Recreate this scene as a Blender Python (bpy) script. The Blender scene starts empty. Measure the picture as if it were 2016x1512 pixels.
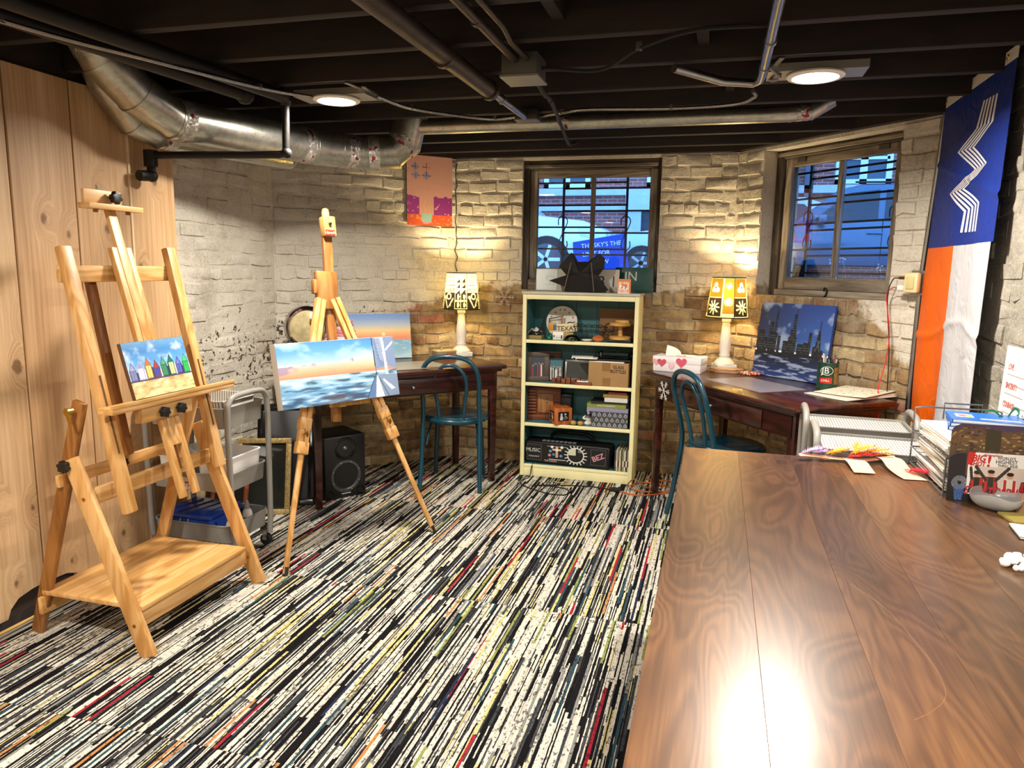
import bpy, bmesh, math, random
import numpy as np
from mathutils import Vector, Matrix
random.seed(7)
S = bpy.context.scene
COL = S.collection
R = math.radians
# ------------------------------------------------------------------ camera, sky, exposure
cd = bpy.data.cameras.new('camera'); cam = bpy.data.objects.new('camera', cd); COL.objects.link(cam)
cd.sensor_width = 36.0; cd.lens = 1440.0 / 2016 * 36.0; cd.clip_start = 0.05; cd.clip_end = 200
cam.matrix_world = Matrix.Translation((0, 0, 1.40)) @ Matrix.Rotation(R(15.5), 4, 'Z') @ Matrix.Rotation(R(90 - 9.0), 4, 'X') @ Matrix.Rotation(R(.92), 4, 'Z')
S.camera = cam
S.view_settings.view_transform = 'Standard'; S.view_settings.look = 'None'
S.view_settings.gamma = 1.0; S.view_settings.use_curve_mapping = False
S.view_settings.exposure = 0.8
w = bpy.data.worlds.new('dusk_sky'); S.world = w; w.use_nodes = True
bg = w.node_tree.nodes['Background']
bg.inputs[0].default_value = (0.17, 0.44, 1.0, 1); bg.inputs[1].default_value = 3.0
# room lamps: warm-white LED discs (position, watts); two in view, the others further back in the same rows
LED_WATTS = 26.0
LED_SPOTS = [(-1.66, 3.03), (0.30, 3.03), (-1.66, 0.75), (0.30, 0.75), (-1.66, -1.2), (0.30, -1.2)]
LAMP_WATTS = 15.0
# ------------------------------------------------------------------ helpers
def lin(h):
    h = h.lstrip('#'); c = [int(h[i:i+2], 16) / 255 for i in (0, 2, 4)]
    return [x / 12.92 if x <= .04045 else ((x + .055) / 1.055) ** 2.4 for x in c]
def rgba(h): return tuple(lin(h)) + (1.0,)
MW = {}
def tag(o, label=None, cat=None, group=None, kind=None):
    if label: o['label'] = label
    if cat: o['category'] = cat
    if group: o['group'] = group
    if kind: o['kind'] = kind
    return o
def thing(name, label, cat, loc=(0, 0, 0), rz=0.0, group=None, rot=None):
    o = bpy.data.objects.new(name, None); COL.objects.link(o); o.empty_display_size = .05
    m = Matrix.Translation(loc) @ (rot.to_4x4() if rot is not None else Matrix.Rotation(rz, 4, 'Z'))
    o.matrix_world = m; MW[o.name] = m
    tag(o, label, cat, group)
    return o
def wm(o):
    return MW.get(o.name, Matrix.Identity(4)) if o is not None else Matrix.Identity(4)
class MB:
    def __init__(s): s.v = []; s.f = []
    def add(s, vs, fs):
        b = len(s.v); s.v += [Vector(v) for v in vs]; s.f += [tuple(i + b for i in f) for f in fs]; return s
    def box(s, c, d, rz=0.0, rot=None):
        m = rot.to_3x3() if rot is not None else Matrix.Rotation(rz, 3, 'Z')
        h = [x / 2 for x in d]; c = Vector(c)
        vs = [c + m @ Vector((sx * h[0], sy * h[1], sz * h[2])) for sx, sy, sz in
              ((-1,-1,-1),(1,-1,-1),(1,1,-1),(-1,1,-1),(-1,-1,1),(1,-1,1),(1,1,1),(-1,1,1))]
        return s.add(vs, [(0,3,2,1),(4,5,6,7),(0,1,5,4),(1,2,6,5),(2,3,7,6),(3,0,4,7)])
    def bx(s, x0, x1, y0, y1, z0, z1):
        return s.box(((x0+x1)/2, (y0+y1)/2, (z0+z1)/2), (abs(x1-x0), abs(y1-y0), abs(z1-z0)))
    def beam(s, p0, p1, w, d, up=(0, 0, 1), w1=None):
        p0 = Vector(p0); p1 = Vector(p1); a = (p1 - p0).normalized(); up = Vector(up)
        if abs(a.dot(up)) > .98: up = Vector((0, 1, 0))
        sd = a.cross(up).normalized(); n = sd.cross(a)
        vs = []
        for p, ww in ((p0, w), (p1, w1 or w)):
            for i, j in ((-1,-1),(1,-1),(1,1),(-1,1)): vs.append(p + sd*(i*ww/2) + n*(j*d/2))
        return s.add(vs, [(0,1,2,3)[::-1],(4,5,6,7),(0,1,5,4),(1,2,6,5),(2,3,7,6),(3,0,4,7)])
    def tube(s, pts, r, n=8, closed=False, caps=True):
        P = [Vector(p) for p in pts]; L = len(P); rr = r if isinstance(r, (list, tuple)) else [r]*L
        vs = []; nrm = None; fs = []
        for i, p in enumerate(P):
            if closed: t = P[(i+1) % L] - P[i-1]
            else: t = P[min(i+1, L-1)] - P[max(i-1, 0)]
            t = t.normalized() if t.length > 1e-9 else Vector((0,0,1))
            if nrm is None:
                a = Vector((0,0,1)) if abs(t.z) < .9 else Vector((1,0,0))
                nrm = (a - t*a.dot(t)).normalized()
            else:
                nrm = (nrm - t*nrm.dot(t)); nrm = nrm.normalized() if nrm.length > 1e-6 else t.orthogonal().normalized()
            b = t.cross(nrm)
            for k in range(n):
                q = 2*math.pi*k/n; vs.append(p + (nrm*math.cos(q) + b*math.sin(q))*rr[i])
        m = L if closed else L-1
        for i in range(m):
            j = (i+1) % L
            for k in range(n):
                k2 = (k+1) % n; fs.append((i*n+k, i*n+k2, j*n+k2, j*n+k))
        if caps and not closed:
            fs.append(tuple(range(n))[::-1]); fs.append(tuple((L-1)*n+k for k in range(n)))
        return s.add(vs, fs)
    def cyl(s, p0, p1, r0, r1=None, n=16):
        return s.tube([p0, p1], [r0, r0 if r1 is None else r1], n)
    def lathe(s, prof, c=(0,0,0), n=24, rot=None, cap=True):
        m = rot.to_3x3() if rot is not None else Matrix.Identity(3); c = Vector(c); vs = []; fs = []
        for r, z in prof:
            for k in range(n):
                q = 2*math.pi*k/n; vs.append(c + m @ Vector((r*math.cos(q), r*math.sin(q), z)))
        L = len(prof)
        for i in range(L-1):
            for k in range(n):
                k2 = (k+1) % n; fs.append((i*n+k, i*n+k2, (i+1)*n+k2, (i+1)*n+k))
        if cap:
            fs.append(tuple(range(n))[::-1]); fs.append(tuple((L-1)*n+k for k in range(n)))
        return s.add(vs, fs)
    def ball(s, c, r, n=12, sc=(1,1,1)):
        c = Vector(c); m = n//2; vs = [c + Vector((0,0,-r*sc[2]))]; fs = []
        for i in range(1, m):
            a = math.pi*i/m
            for k in range(n):
                q = 2*math.pi*k/n
                vs.append(c + Vector((r*sc[0]*math.sin(a)*math.cos(q), r*sc[1]*math.sin(a)*math.sin(q), -r*sc[2]*math.cos(a))))
        vs.append(c + Vector((0,0,r*sc[2]))); t = len(vs)-1
        for k in range(n): fs.append((0, 1+(k+1)%n, 1+k)); fs.append((t, t-n+k, t-n+(k+1)%n))
        for i in range(m-2):
            for k in range(n): a = 1+i*n; fs.append((a+k, a+(k+1)%n, a+n+(k+1)%n, a+n+k))
        return s.add(vs, fs)
    def prism(s, poly, d, M=None):
        M = M or Matrix.Identity(4); n = len(poly)
        vs = [M @ Vector((x, y, -d/2)) for x, y in poly] + [M @ Vector((x, y, d/2)) for x, y in poly]
        fs = [tuple(range(n))[::-1], tuple(range(n, 2*n))] + [(i, (i+1) % n, n+(i+1) % n, n+i) for i in range(n)]
        return s.add(vs, fs)
    def grid(s, fn, nu, nv):
        vs = [fn(i/nu, j/nv) for j in range(nv+1) for i in range(nu+1)]
        fs = [(j*(nu+1)+i, j*(nu+1)+i+1, (j+1)*(nu+1)+i+1, (j+1)*(nu+1)+i) for j in range(nv) for i in range(nu)]
        return s.add(vs, fs)
    def mesh(s, name, M=None):
        me = bpy.data.meshes.new(name)
        me.from_pydata([tuple(M @ v) if M else tuple(v) for v in s.v], [], s.f); me.update()
        return me
    def build(s, name, mat, parent=None, bev=0.0, smooth=False, world=True, solid=0.0, seg=2):
        M = wm(parent).inverted() if (world and parent is not None) else None
        me = s.mesh(name, M)
        bm = bmesh.new(); bm.from_mesh(me)
        if solid:
            bmesh.ops.solidify(bm, geom=bm.faces[:], thickness=solid)
        bmesh.ops.recalc_face_normals(bm, faces=bm.faces[:])
        if bev > 0:
            es = [e for e in bm.edges if len(e.link_faces) == 2 and e.calc_face_angle(0) > .5]
            bmesh.ops.bevel(bm, geom=es, offset=bev, segments=seg, profile=.5, affect='EDGES', clamp_overlap=True)
        bm.to_mesh(me); bm.free()
        if smooth or bev > 0:
            me.polygons.foreach_set('use_smooth', [True]*len(me.polygons))
            me.set_sharp_from_angle(angle=R(45 if smooth else 25))
        return link(name, me, mat, parent)
def link(name, me, mat, parent=None):
    o = bpy.data.objects.new(name, me); COL.objects.link(o)
    if mat is not None and not me.materials: me.materials.append(mat)
    if parent is not None: o.parent = parent; MW[o.name] = wm(parent)
    return o
def copy_tree(o, parent=None, M=None):
    c = o.copy(); COL.objects.link(c); c.parent = parent
    if M is not None: c.matrix_world = M; MW[c.name] = M
    for ch in [x for x in bpy.data.objects if x.parent == o and x is not c]: copy_tree(ch, c)
    return c
def bez(P, n=12):
    """Catmull-Rom through points"""
    P = [Vector(p) for p in P]; Q = [P[0]*2-P[1]] + P + [P[-1]*2-P[-2]]; out = []
    for i in range(1, len(Q)-2):
        for k in range(n):
            t = k/n; a, b, c, d = Q[i-1], Q[i], Q[i+1], Q[i+2]
            out.append(.5*((2*b) + (c-a)*t + (2*a-5*b+4*c-d)*t*t + (3*b-a-3*c+d)*t**3))
    out.append(P[-1]); return out
def frame(o, x, z):
    """matrix with local x along x, local y along z(up in plane), local z = x cross y"""
    x = Vector(x).normalized(); z = Vector(z); z = (z - x*z.dot(x)).normalized(); n = x.cross(z)
    return Matrix(((x.x, z.x, n.x, o[0]), (x.y, z.y, n.y, o[1]), (x.z, z.z, n.z, o[2]), (0, 0, 0, 1)))
# ------------------------------------------------------------------ materials
class NT:
    def __init__(s, name):
        s.m = bpy.data.materials.new(name); s.m.use_nodes = True; s.t = s.m.node_tree
        s.b = s.t.nodes['Principled BSDF']; s.out = s.t.nodes['Material Output']
    def n(s, typ, **kw):
        nd = s.t.nodes.new('ShaderNode' + typ)
        for k, v in kw.items(): setattr(nd, k, v)
        return nd
    def put(s, sock, v):
        if isinstance(v, bpy.types.NodeSocket): s.t.links.new(v, sock)
        else: sock.default_value = v
    def math(s, op, a, b=0.0, c=None, clamp=False):
        nd = s.n('Math', operation=op, use_clamp=clamp); s.put(nd.inputs[0], a); s.put(nd.inputs[1], b)
        if c is not None: s.put(nd.inputs[2], c)
        return nd.outputs[0]
    def mix(s, f, a, b, typ='MIX'):
        nd = s.n('Mix', data_type='RGBA', blend_type=typ); s.put(nd.inputs[0], f)
        s.put(nd.inputs[6], a); s.put(nd.inputs[7], b); return nd.outputs[2]
    def noise(s, vec, scale, detail=3.0, rough=.55, dist=0.0):
        nd = s.n('TexNoise'); s.put(nd.inputs['Vector'], vec); s.put(nd.inputs['Scale'], scale)
        s.put(nd.inputs['Detail'], detail); s.put(nd.inputs['Roughness'], rough); s.put(nd.inputs['Distortion'], dist)
        return nd.outputs[0]
    def ramp(s, f, stops, interp='LINEAR'):
        nd = s.n('ValToRGB'); cr = nd.color_ramp; cr.interpolation = interp
        while len(cr.elements) < len(stops): cr.elements.new(.5)
        for e, (p, c) in zip(cr.elements, stops):
            e.position = p; e.color = c if not isinstance(c, str) else rgba(c)
        s.put(nd.inputs[0], f); return nd.outputs[0]
    def obj(s): return s.n('TexCoord').outputs['Object']
    def scale(s, vec, sc):
        nd = s.n('Mapping'); s.put(nd.inputs[0], vec); nd.inputs['Scale'].default_value = sc; return nd.outputs[0]
    def bump(s, h, strength=.3, dist=.01):
        nd = s.n('Bump'); nd.inputs['Strength'].default_value = strength; nd.inputs['Distance'].default_value = dist
        s.put(nd.inputs['Height'], h); s.put(s.b.inputs['Normal'], nd.outputs[0])
    def set(s, **kw):
        nm = dict(col='Base Color', rough='Roughness', metal='Metallic', emi='Emission Color', es='Emission Strength',
                  spec='Specular IOR Level', trans='Transmission Weight', ior='IOR', coat='Coat Weight', alpha='Alpha', cr='Coat Roughness', sheen='Sheen Weight')
        for k, v in kw.items():
            if isinstance(v, str): v = rgba(v)
            s.put(s.b.inputs[nm[k]], v)
        return s.m
_mc = {}
def plain(h, rough=.5, metal=0.0, name=None, bump=0.0, bscale=60, var=.0, **kw):
    key = (h, rough, metal, bump, bscale, var, tuple(sorted(kw.items())))
    if key in _mc: return _mc[key]
    t = NT(name or 'paint_' + h.strip('#')); t.set(rough=rough, metal=metal, **kw)
    if var or bump:
        nz = t.noise(t.obj(), bscale, 4)
        c = lin(h); d = [x*(1-var) for x in c]; e = [min(1, x*(1+var)) for x in c]
        t.set(col=t.ramp(nz, [(.3, tuple(d)+(1,)), (.7, tuple(e)+(1,))]))
        if bump: t.bump(nz, bump, .004)
    else: t.set(col=h)
    _mc[key] = t.m; return t.m
def wood(name, c1, c2, c3=None, ax='Z', rough=.45, fine=1.0, knots=False, coat=0.0, rnd=True):
    t = NT(name); v = t.obj()
    if rnd:
        oi = t.n('ObjectInfo'); cmb = t.n('CombineXYZ')
        for i in range(3): t.put(cmb.inputs[i], t.math('MULTIPLY', oi.outputs['Random'], 7.0 + 3*i))
        ad = t.n('VectorMath', operation='ADD'); t.put(ad.inputs[0], v); t.put(ad.inputs[1], cmb.outputs[0]); v = ad.outputs[0]
    s = {'X': (.12, 1, 1), 'Y': (1, .12, 1), 'Z': (1, 1, .12)}[ax]
    sv = t.scale(v, s)
    a = t.noise(sv, 9*fine, 3, .5, .6); b = t.noise(sv, 70*fine, 3, .6)
    rings = t.math('SINE', t.math('MULTIPLY', a, 34.0))
    f = t.math('ADD', t.math('MULTIPLY', rings, .13), t.math('ADD', t.math('MULTIPLY', a, .55), t.math('MULTIPLY', b, .38)))
    col = t.ramp(f, [(.28, c2), (.55, c1), (.78, c3 or c1)])
    if knots:
        vo = t.n('TexVoronoi'); t.put(vo.inputs['Vector'], t.scale(v, {'Z': (0, 1, .5), 'Y': (1, .5, 0), 'X': (.5, 1, 0)}[ax])); vo.inputs['Scale'].default_value = 4.2
        d = t.math('ADD', vo.outputs['Distance'], t.math('MULTIPLY', t.noise(v, 40, 2), .03))
        k = t.math('SUBTRACT', 1.0, t.math('MULTIPLY', d, 9.0), clamp=True)
        rg = t.math('MULTIPLY', t.math('SINE', t.math('MULTIPLY', d, 150.0)), t.math('SUBTRACT', .55, t.math('MULTIPLY', d, 3.6), clamp=True))
        col = t.mix(t.math('MULTIPLY', rg, .5, clamp=True), col, rgba(c2))
        col = t.mix(t.math('MULTIPLY', k, 1.3, clamp=True), col, rgba('#5d3a20'))
    t.set(col=col, rough=rough)
    if coat: t.set(coat=coat, cr=.15)
    t.bump(b, .08, .002)
    return t.m
M_PINE = wood('easel_beech', '#cf9f63', '#b5803f', '#dcb27a', 'Z', .42)
M_PINEY = wood('easel_beech_cross', '#d2a469', '#b98746', '#dfb680', 'Y', .42)
M_OAK = wood('easel_dark_beech', '#94602c', '#774818', '#a8753a', 'Z', .42)
def cedar():
    t = NT('cedar_boards'); oi = t.n('ObjectInfo').outputs['Random']; cmb = t.n('CombineXYZ'); t.put(cmb.inputs[1], t.math('MULTIPLY', oi, 9.0)); t.put(cmb.inputs[2], t.math('MULTIPLY', oi, 17.0))
    ad = t.n('VectorMath', operation='ADD'); t.put(ad.inputs[0], t.obj()); t.put(ad.inputs[1], cmb.outputs[0]); v = t.scale(ad.outputs[0], (0, 1, 1))
    vo = t.n('TexVoronoi', voronoi_dimensions='2D'); s3 = t.n('SeparateXYZ'); t.put(s3.inputs[0], v); c3 = t.n('CombineXYZ'); t.put(c3.inputs[0], s3.outputs[1]); t.put(c3.inputs[1], t.math('MULTIPLY', s3.outputs[2], .62)); t.put(vo.inputs['Vector'], c3.outputs[0]); vo.inputs['Scale'].default_value = 5.0
    wn = t.noise(v, 30, 2); d = t.math('ADD', vo.outputs['Distance'], t.math('MULTIPLY', t.math('SUBTRACT', wn, .5), .11))
    sc = t.n('SeparateColor'); t.put(sc.inputs[0], vo.outputs['Color']); on = t.math('GREATER_THAN', sc.outputs[0], .42)
    near = t.math('MULTIPLY', on, t.math('SUBTRACT', 1.0, t.math('MULTIPLY', d, 3.2), clamp=True))
    bend = t.n('CombineXYZ'); t.put(bend.inputs[1], t.math('MULTIPLY', near, .09))
    av = t.n('VectorMath', operation='ADD'); t.put(av.inputs[0], v); t.put(av.inputs[1], bend.outputs[0])
    fine = t.noise(t.scale(av.outputs[0], (0, 1, .022)), 85, 4, .6); broad = t.noise(t.scale(av.outputs[0], (0, 1, .08)), 9, 3)
    f = t.math('ADD', t.math('MULTIPLY', fine, .55), t.math('MULTIPLY', broad, .45))
    col = t.ramp(f, [(.32, '#a5825a'), (.5, '#c3a27a'), (.68, '#d6ba94')])
    col = t.mix(.5, col, t.ramp(oi, [(0, '#e2cdb2'), (.5, '#ffffff'), (1, '#d8b894')]), 'MULTIPLY')
    rg = t.math('MULTIPLY', t.math('POWER', near, 2.0), t.math('ADD', .5, t.math('MULTIPLY', t.math('SINE', t.math('MULTIPLY', d, 210.0)), .5)))
    col = t.mix(t.math('MULTIPLY', rg, .55), col, rgba('#8a6038'))
    core = t.math('MULTIPLY', on, t.math('MULTIPLY', t.math('SUBTRACT', t.math('ADD', .035, t.math('MULTIPLY', sc.outputs[1], .085)), d), 24.0, clamp=True)); col = t.mix(t.math('MULTIPLY', core, .75), col, rgba('#5a3a20'))
    t.set(col=col, rough=.55); t.bump(fine, .15, .003); return t.m
M_CEDAR = cedar()
M_CHERRY = wood('cherry_stain', '#3d1a12', '#230d09', '#52251a', 'X', .28, coat=.4)
M_JOIST = wood('dark_joist', '#1c0d08', '#0c0604', '#25110a', 'X', .75)
def walnut():
    t = NT('walnut_top'); oi = t.n('ObjectInfo').outputs['Random']; cmb = t.n('CombineXYZ'); t.put(cmb.inputs[0], t.math('MULTIPLY', oi, 13.0)); t.put(cmb.inputs[1], t.math('MULTIPLY', oi, 7.0))
    ad = t.n('VectorMath', operation='ADD'); t.put(ad.inputs[0], t.obj()); t.put(ad.inputs[1], cmb.outputs[0]); v = ad.outputs[0]
    a = t.noise(t.scale(v, (1, .28, 1)), 4.2, 2, .45, .8); ring = t.math('SINE', t.math('MULTIPLY', a, 130.0)); fine = t.noise(t.scale(v, (1, .03, 1)), 170, 3, .6); bl = t.noise(t.scale(v, (1, .4, 1)), 3.0, 2)
    f = t.math('ADD', t.math('MULTIPLY', a, .5), t.math('ADD', t.math('MULTIPLY', ring, .055), t.math('ADD', t.math('MULTIPLY', fine, .25), t.math('MULTIPLY', bl, .25))))
    col = t.ramp(f, [(.3, '#3e2817'), (.48, '#61422a'), (.62, '#7a5636'), (.75, '#8d6742')])
    col = t.mix(.6, col, t.ramp(oi, [(0, '#cfc0b4'), (.5, '#ffffff'), (1, '#b8a498')]), 'MULTIPLY')
    t.set(col=col, rough=t.math('ADD', .24, t.math('MULTIPLY', bl, .14)), coat=.4, cr=.22); t.bump(fine, .05, .001); return t.m
M_WALNUT = walnut()
M_FRAMEW = wood('weathered_frame', '#8b8070', '#5a5045', '#aaa090', 'Z', .75)
M_FRAMEWX = wood('weathered_rail', '#8b8070', '#5a5045', '#aaa090', 'X', .75)
M_FRAMEDX = wood('weathered_dark_rail', '#4d443a', '#2b251f', '#6d6255', 'X', .8)
M_FRAMED = wood('weathered_dark', '#4d443a', '#2b251f', '#6d6255', 'Z', .8)
M_REDWOOD = wood('redwood', '#7a3f20', '#552812', '#935230', 'X', .5)
M_TRAYW = wood('turned_wood', '#c9994f', '#a87a36', '#d9b274', 'X', .4)
M_TEAL = plain('#093a4a', .3, coat=.3)
M_TEALIN = plain('#38696c', .55, var=.06, bscale=12)
M_CREAM = plain('#e9e2ae', .5, var=.05, bscale=8)
M_WHITE = plain('#e8e4da', .45)
M_PAPER = plain('#efece4', .7)
M_BLACK = plain('#0c0c0d', .45)
M_RUBBER = plain('#141414', .7)
M_GLOSSBLK = plain('#0a0a0b', .2)
M_CART = plain('#8b8882', .42, name='cart_grey_enamel')
M_CHROME = plain('#c8c8ca', .12, 1.0)
M_STEEL = plain('#9a9a98', .32, 1.0, bump=.05, var=.12, bscale=14, name='conduit_steel')
M_BRASS = plain('#b08a3c', .3, 1.0)
M_IRON = plain('#17120f', .55, .3, bump=.2, name='black_iron')
def galv():
    t = NT('galvanised_duct'); v = t.obj()
    vo = t.n('TexVoronoi'); t.put(vo.inputs['Vector'], v); vo.inputs['Scale'].default_value = 70
    a = t.noise(v, 6, 3)
    f = t.math('ADD', t.math('MULTIPLY', vo.outputs['Color'], .25), t.math('MULTIPLY', a, .8))
    t.set(col=t.ramp(f, [(.2, '#8a8a80'), (.8, '#c6c5b8')]), metal=.9, rough=t.math('ADD', .2, t.math('MULTIPLY', a, .25)))
    t.bump(a, .05, .01); return t.m
M_GALV = galv()
def foil():
    t = NT('foil_tape'); v = t.obj(); a = t.noise(v, 45, 4, .6, .8)
    w_ = t.noise(t.scale(v, (1, 1, 1)), 28, 1)
    mk = t.math('GREATER_THAN', w_, .62)
    t.set(col=t.mix(mk, t.ramp(a, [(.3, '#8f8c86'), (.7, '#d8d4cc')]), rgba('#8c3038')), metal=.75, rough=.28); t.bump(a, .9, .01); return t.m
M_FOIL = foil()
def attr_mat(name, rough=.55, translucent=0.0, coat=0.0, bump=0.0):
    t = NT(name); a = t.n('Attribute', attribute_name='Col'); t.set(col=a.outputs['Color'], rough=rough)
    if coat: t.set(coat=coat)
    if bump: t.bump(t.noise(t.obj(), 160, 3), bump, .002)
    if translucent:
        tr = t.n('BsdfTranslucent'); t.put(tr.inputs[0], a.outputs['Color'])
        mx = t.n('MixShader'); mx.inputs[0].default_value = translucent
        t.t.links.new(t.b.outputs[0], mx.inputs[1]); t.t.links.new(tr.outputs[0], mx.inputs[2]); t.t.links.new(mx.outputs[0], t.out.inputs[0])
    return t.m
M_PRINT = attr_mat('printed_colour', .45)
M_OIL = attr_mat('oil_paint', .38, bump=.25)
M_CRAYON = attr_mat('crayon_paper', .75)
M_SHADE = attr_mat('printed_lamp_shade', .8, translucent=.17)
def glass(name='window_glass', tint=(1, 1, 1, 1), rough=0.0):
    t = NT(name); tr = t.n('BsdfTransparent'); tr.inputs[0].default_value = tint; gl = t.n('BsdfGlossy'); gl.inputs['Roughness'].default_value = rough
    fr = t.n('Fresnel'); fr.inputs[0].default_value = 1.45; mx = t.n('MixShader')
    t.t.links.new(fr.outputs[0], mx.inputs[0]); t.t.links.new(tr.outputs[0], mx.inputs[1]); t.t.links.new(gl.outputs[0], mx.inputs[2]); t.t.links.new(mx.outputs[0], t.out.inputs[0])
    return t.m
M_GLASS = glass()
M_CLEAR = glass('clear_glassware', (.86, .88, .87, 1), .05)
def emis(h, st, name):
    t = NT(name); t.set(col='#ffffff', emi=h, es=st); return t.m
# ------------------------------------------------------------------ a small canvas painter for pictures and print
def vnoise(h, w, fy, fx, seed=0, octv=3):
    rs = np.random.RandomState(seed); out = np.zeros((h, w)); amp = 1.0; tot = 0
    for o in range(octv):
        ny, nx = max(2, int(fy*2**o)+2), max(2, int(fx*2**o)+2); g = rs.rand(ny, nx)
        yy = np.linspace(0, ny-1.001, h); xx = np.linspace(0, nx-1.001, w)
        y0 = yy.astype(int); x0 = xx.astype(int); ty = (yy-y0)[:, None]; tx = (xx-x0)[None, :]
        ty = ty*ty*(3-2*ty); tx = tx*tx*(3-2*tx)
        a = g[y0][:, x0]; b = g[y0][:, x0+1]; c = g[y0+1][:, x0]; d = g[y0+1][:, x0+1]
        out += amp*((a*(1-tx)+b*tx)*(1-ty) + (c*(1-tx)+d*tx)*ty); tot += amp; amp *= .55
    return out/tot
class Canvas:
    """u to the right, v upwards, both 0..1"""
    def __init__(s, w, h, base='#ffffff'):
        s.w = w; s.h = h; s.a = np.ones((h, w, 3))*np.array(lin(base))
        s.U, s.V = np.meshgrid((np.arange(w)+.5)/w, (np.arange(h)+.5)/h); s.asp = w/h
    def mask(s, m, c, al=1.0):
        c = np.array(lin(c)) if isinstance(c, str) else np.array(c); m = np.clip(m*al, 0, 1)[..., None] if m.dtype != bool else (m*al)[..., None]
        s.a = s.a*(1-m) + c*m
    def poly(s, pts, c, al=1.0):
        x, y = s.U, s.V; ins = np.zeros(x.shape, bool); n = len(pts)
        for i in range(n):
            (x0, y0), (x1, y1) = pts[i], pts[(i+1) % n]
            if y0 == y1: continue
            k = ((y0 > y) != (y1 > y)) & (x < (x1-x0)*(y-y0)/(y1-y0)+x0); ins ^= k
        s.mask(ins, c, al)
    def disc(s, u, v, r, c, al=1.0, rv=None):
        rv = rv if rv is not None else r*s.asp
        s.mask(((s.U-u)/r)**2 + ((s.V-v)/rv)**2 < 1, c, al)
    def ring(s, u, v, r, w, c):
        d = np.sqrt((s.U-u)**2 + ((s.V-v)/s.asp)**2); s.mask(np.abs(d-r) < w, c)
    def line(s, p, q, w, c, al=1.0):
        ax, ay = p[0], p[1]/s.asp; bx_, by = q[0], q[1]/s.asp; x, y = s.U, s.V/s.asp
        L = (bx_-ax)**2+(by-ay)**2 + 1e-12; t = np.clip(((x-ax)*(bx_-ax)+(y-ay)*(by-ay))/L, 0, 1)
        s.mask((x-ax-t*(bx_-ax))**2 + (y-ay-t*(by-ay))**2 < w*w, c, al)
    def lines(s, P, w, c, al=1.0):
        for p, q in zip(P, P[1:]): s.line(p, q, w, c, al)
    def rect(s, u0, v0, u1, v1, c, al=1.0): s.mask((s.U >= u0) & (s.U < u1) & (s.V >= v0) & (s.V < v1), c, al)
    def vgrad(s, v0, v1, stops, u0=0, u1=1):
        m = (s.V >= v0) & (s.V < v1) & (s.U >= u0) & (s.U < u1); t = np.clip((s.V-v0)/(v1-v0), 0, 1)
        P = [p for p, _ in stops]; C = np.array([lin(c) for _, c in stops])
        col = np.stack([np.interp(t, P, C[:, i]) for i in range(3)], -1); s.a = np.where(m[..., None], col, s.a)
    def shade(s, n, amt): s.a = np.clip(s.a*(1+amt*(n-.5)[..., None]*2), 0, 1)
    def obj(s, name, fn, mat, parent=None, world=True):
        """fn(u, v) -> point; one quad per cell, one flat colour each"""
        w, h = s.w, s.h; M = wm(parent).inverted() if (world and parent is not None) else Matrix.Identity(4)
        co = np.empty(((h+1)*(w+1), 3)); k = 0
        for j in range(h+1):
            for i in range(w+1): co[k] = M @ Vector(fn(i/w, j/h)); k += 1
        idx = (np.arange(h)[:, None]*(w+1) + np.arange(w)[None, :]).ravel()
        q = np.stack([idx, idx+1, idx+w+2, idx+w+1], 1).astype(np.int32)
        me = bpy.data.meshes.new(name); me.vertices.add(len(co)); me.vertices.foreach_set('co', co.ravel())
        me.loops.add(q.size); me.loops.foreach_set('vertex_index', q.ravel()); me.polygons.add(len(q))
        me.polygons.foreach_set('loop_start', np.arange(len(q), dtype=np.int32)*4); me.update(calc_edges=True)
        at = me.color_attributes.new('Col', 'FLOAT_COLOR', 'CORNER')
        c4 = np.concatenate([s.a.reshape(-1, 3), np.ones((w*h, 1))], 1); at.data.foreach_set('color', np.repeat(c4, 4, 0).ravel().astype(np.float32))
        me.polygons.foreach_set('use_smooth', [True]*len(me.polygons))
        return link(name, me, mat, parent)
def quadmap(M, w, h, off=0.0):
    return lambda u, v: M @ Vector(((u-.5)*w, v*h, off))
def letters(txt, size, mat, M, parent=None, name='lettering', ext=.0006, align='CENTER', sx=1.0, shear=0.0, weight=0.0):
    cu = bpy.data.curves.new('t', 'FONT'); cu.body = txt; cu.size = size; cu.extrude = ext; cu.align_x = align; cu.align_y = 'CENTER'; cu.shear = shear; cu.offset = weight
    cu.resolution_u = 3
    o = bpy.data.objects.new('t', cu); COL.objects.link(o); bpy.context.view_layer.update()
    me = bpy.data.meshes.new_from_object(o.evaluated_get(bpy.context.evaluated_depsgraph_get()))
    bpy.data.objects.remove(o); bpy.data.curves.remove(cu); me.materials.clear()
    P = (wm(parent).inverted() if parent is not None else Matrix.Identity(4)) @ M @ Matrix.Diagonal((sx, 1, 1, 1))
    me.transform(P); me.name = name
    return link(name, me, mat, parent)
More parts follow.
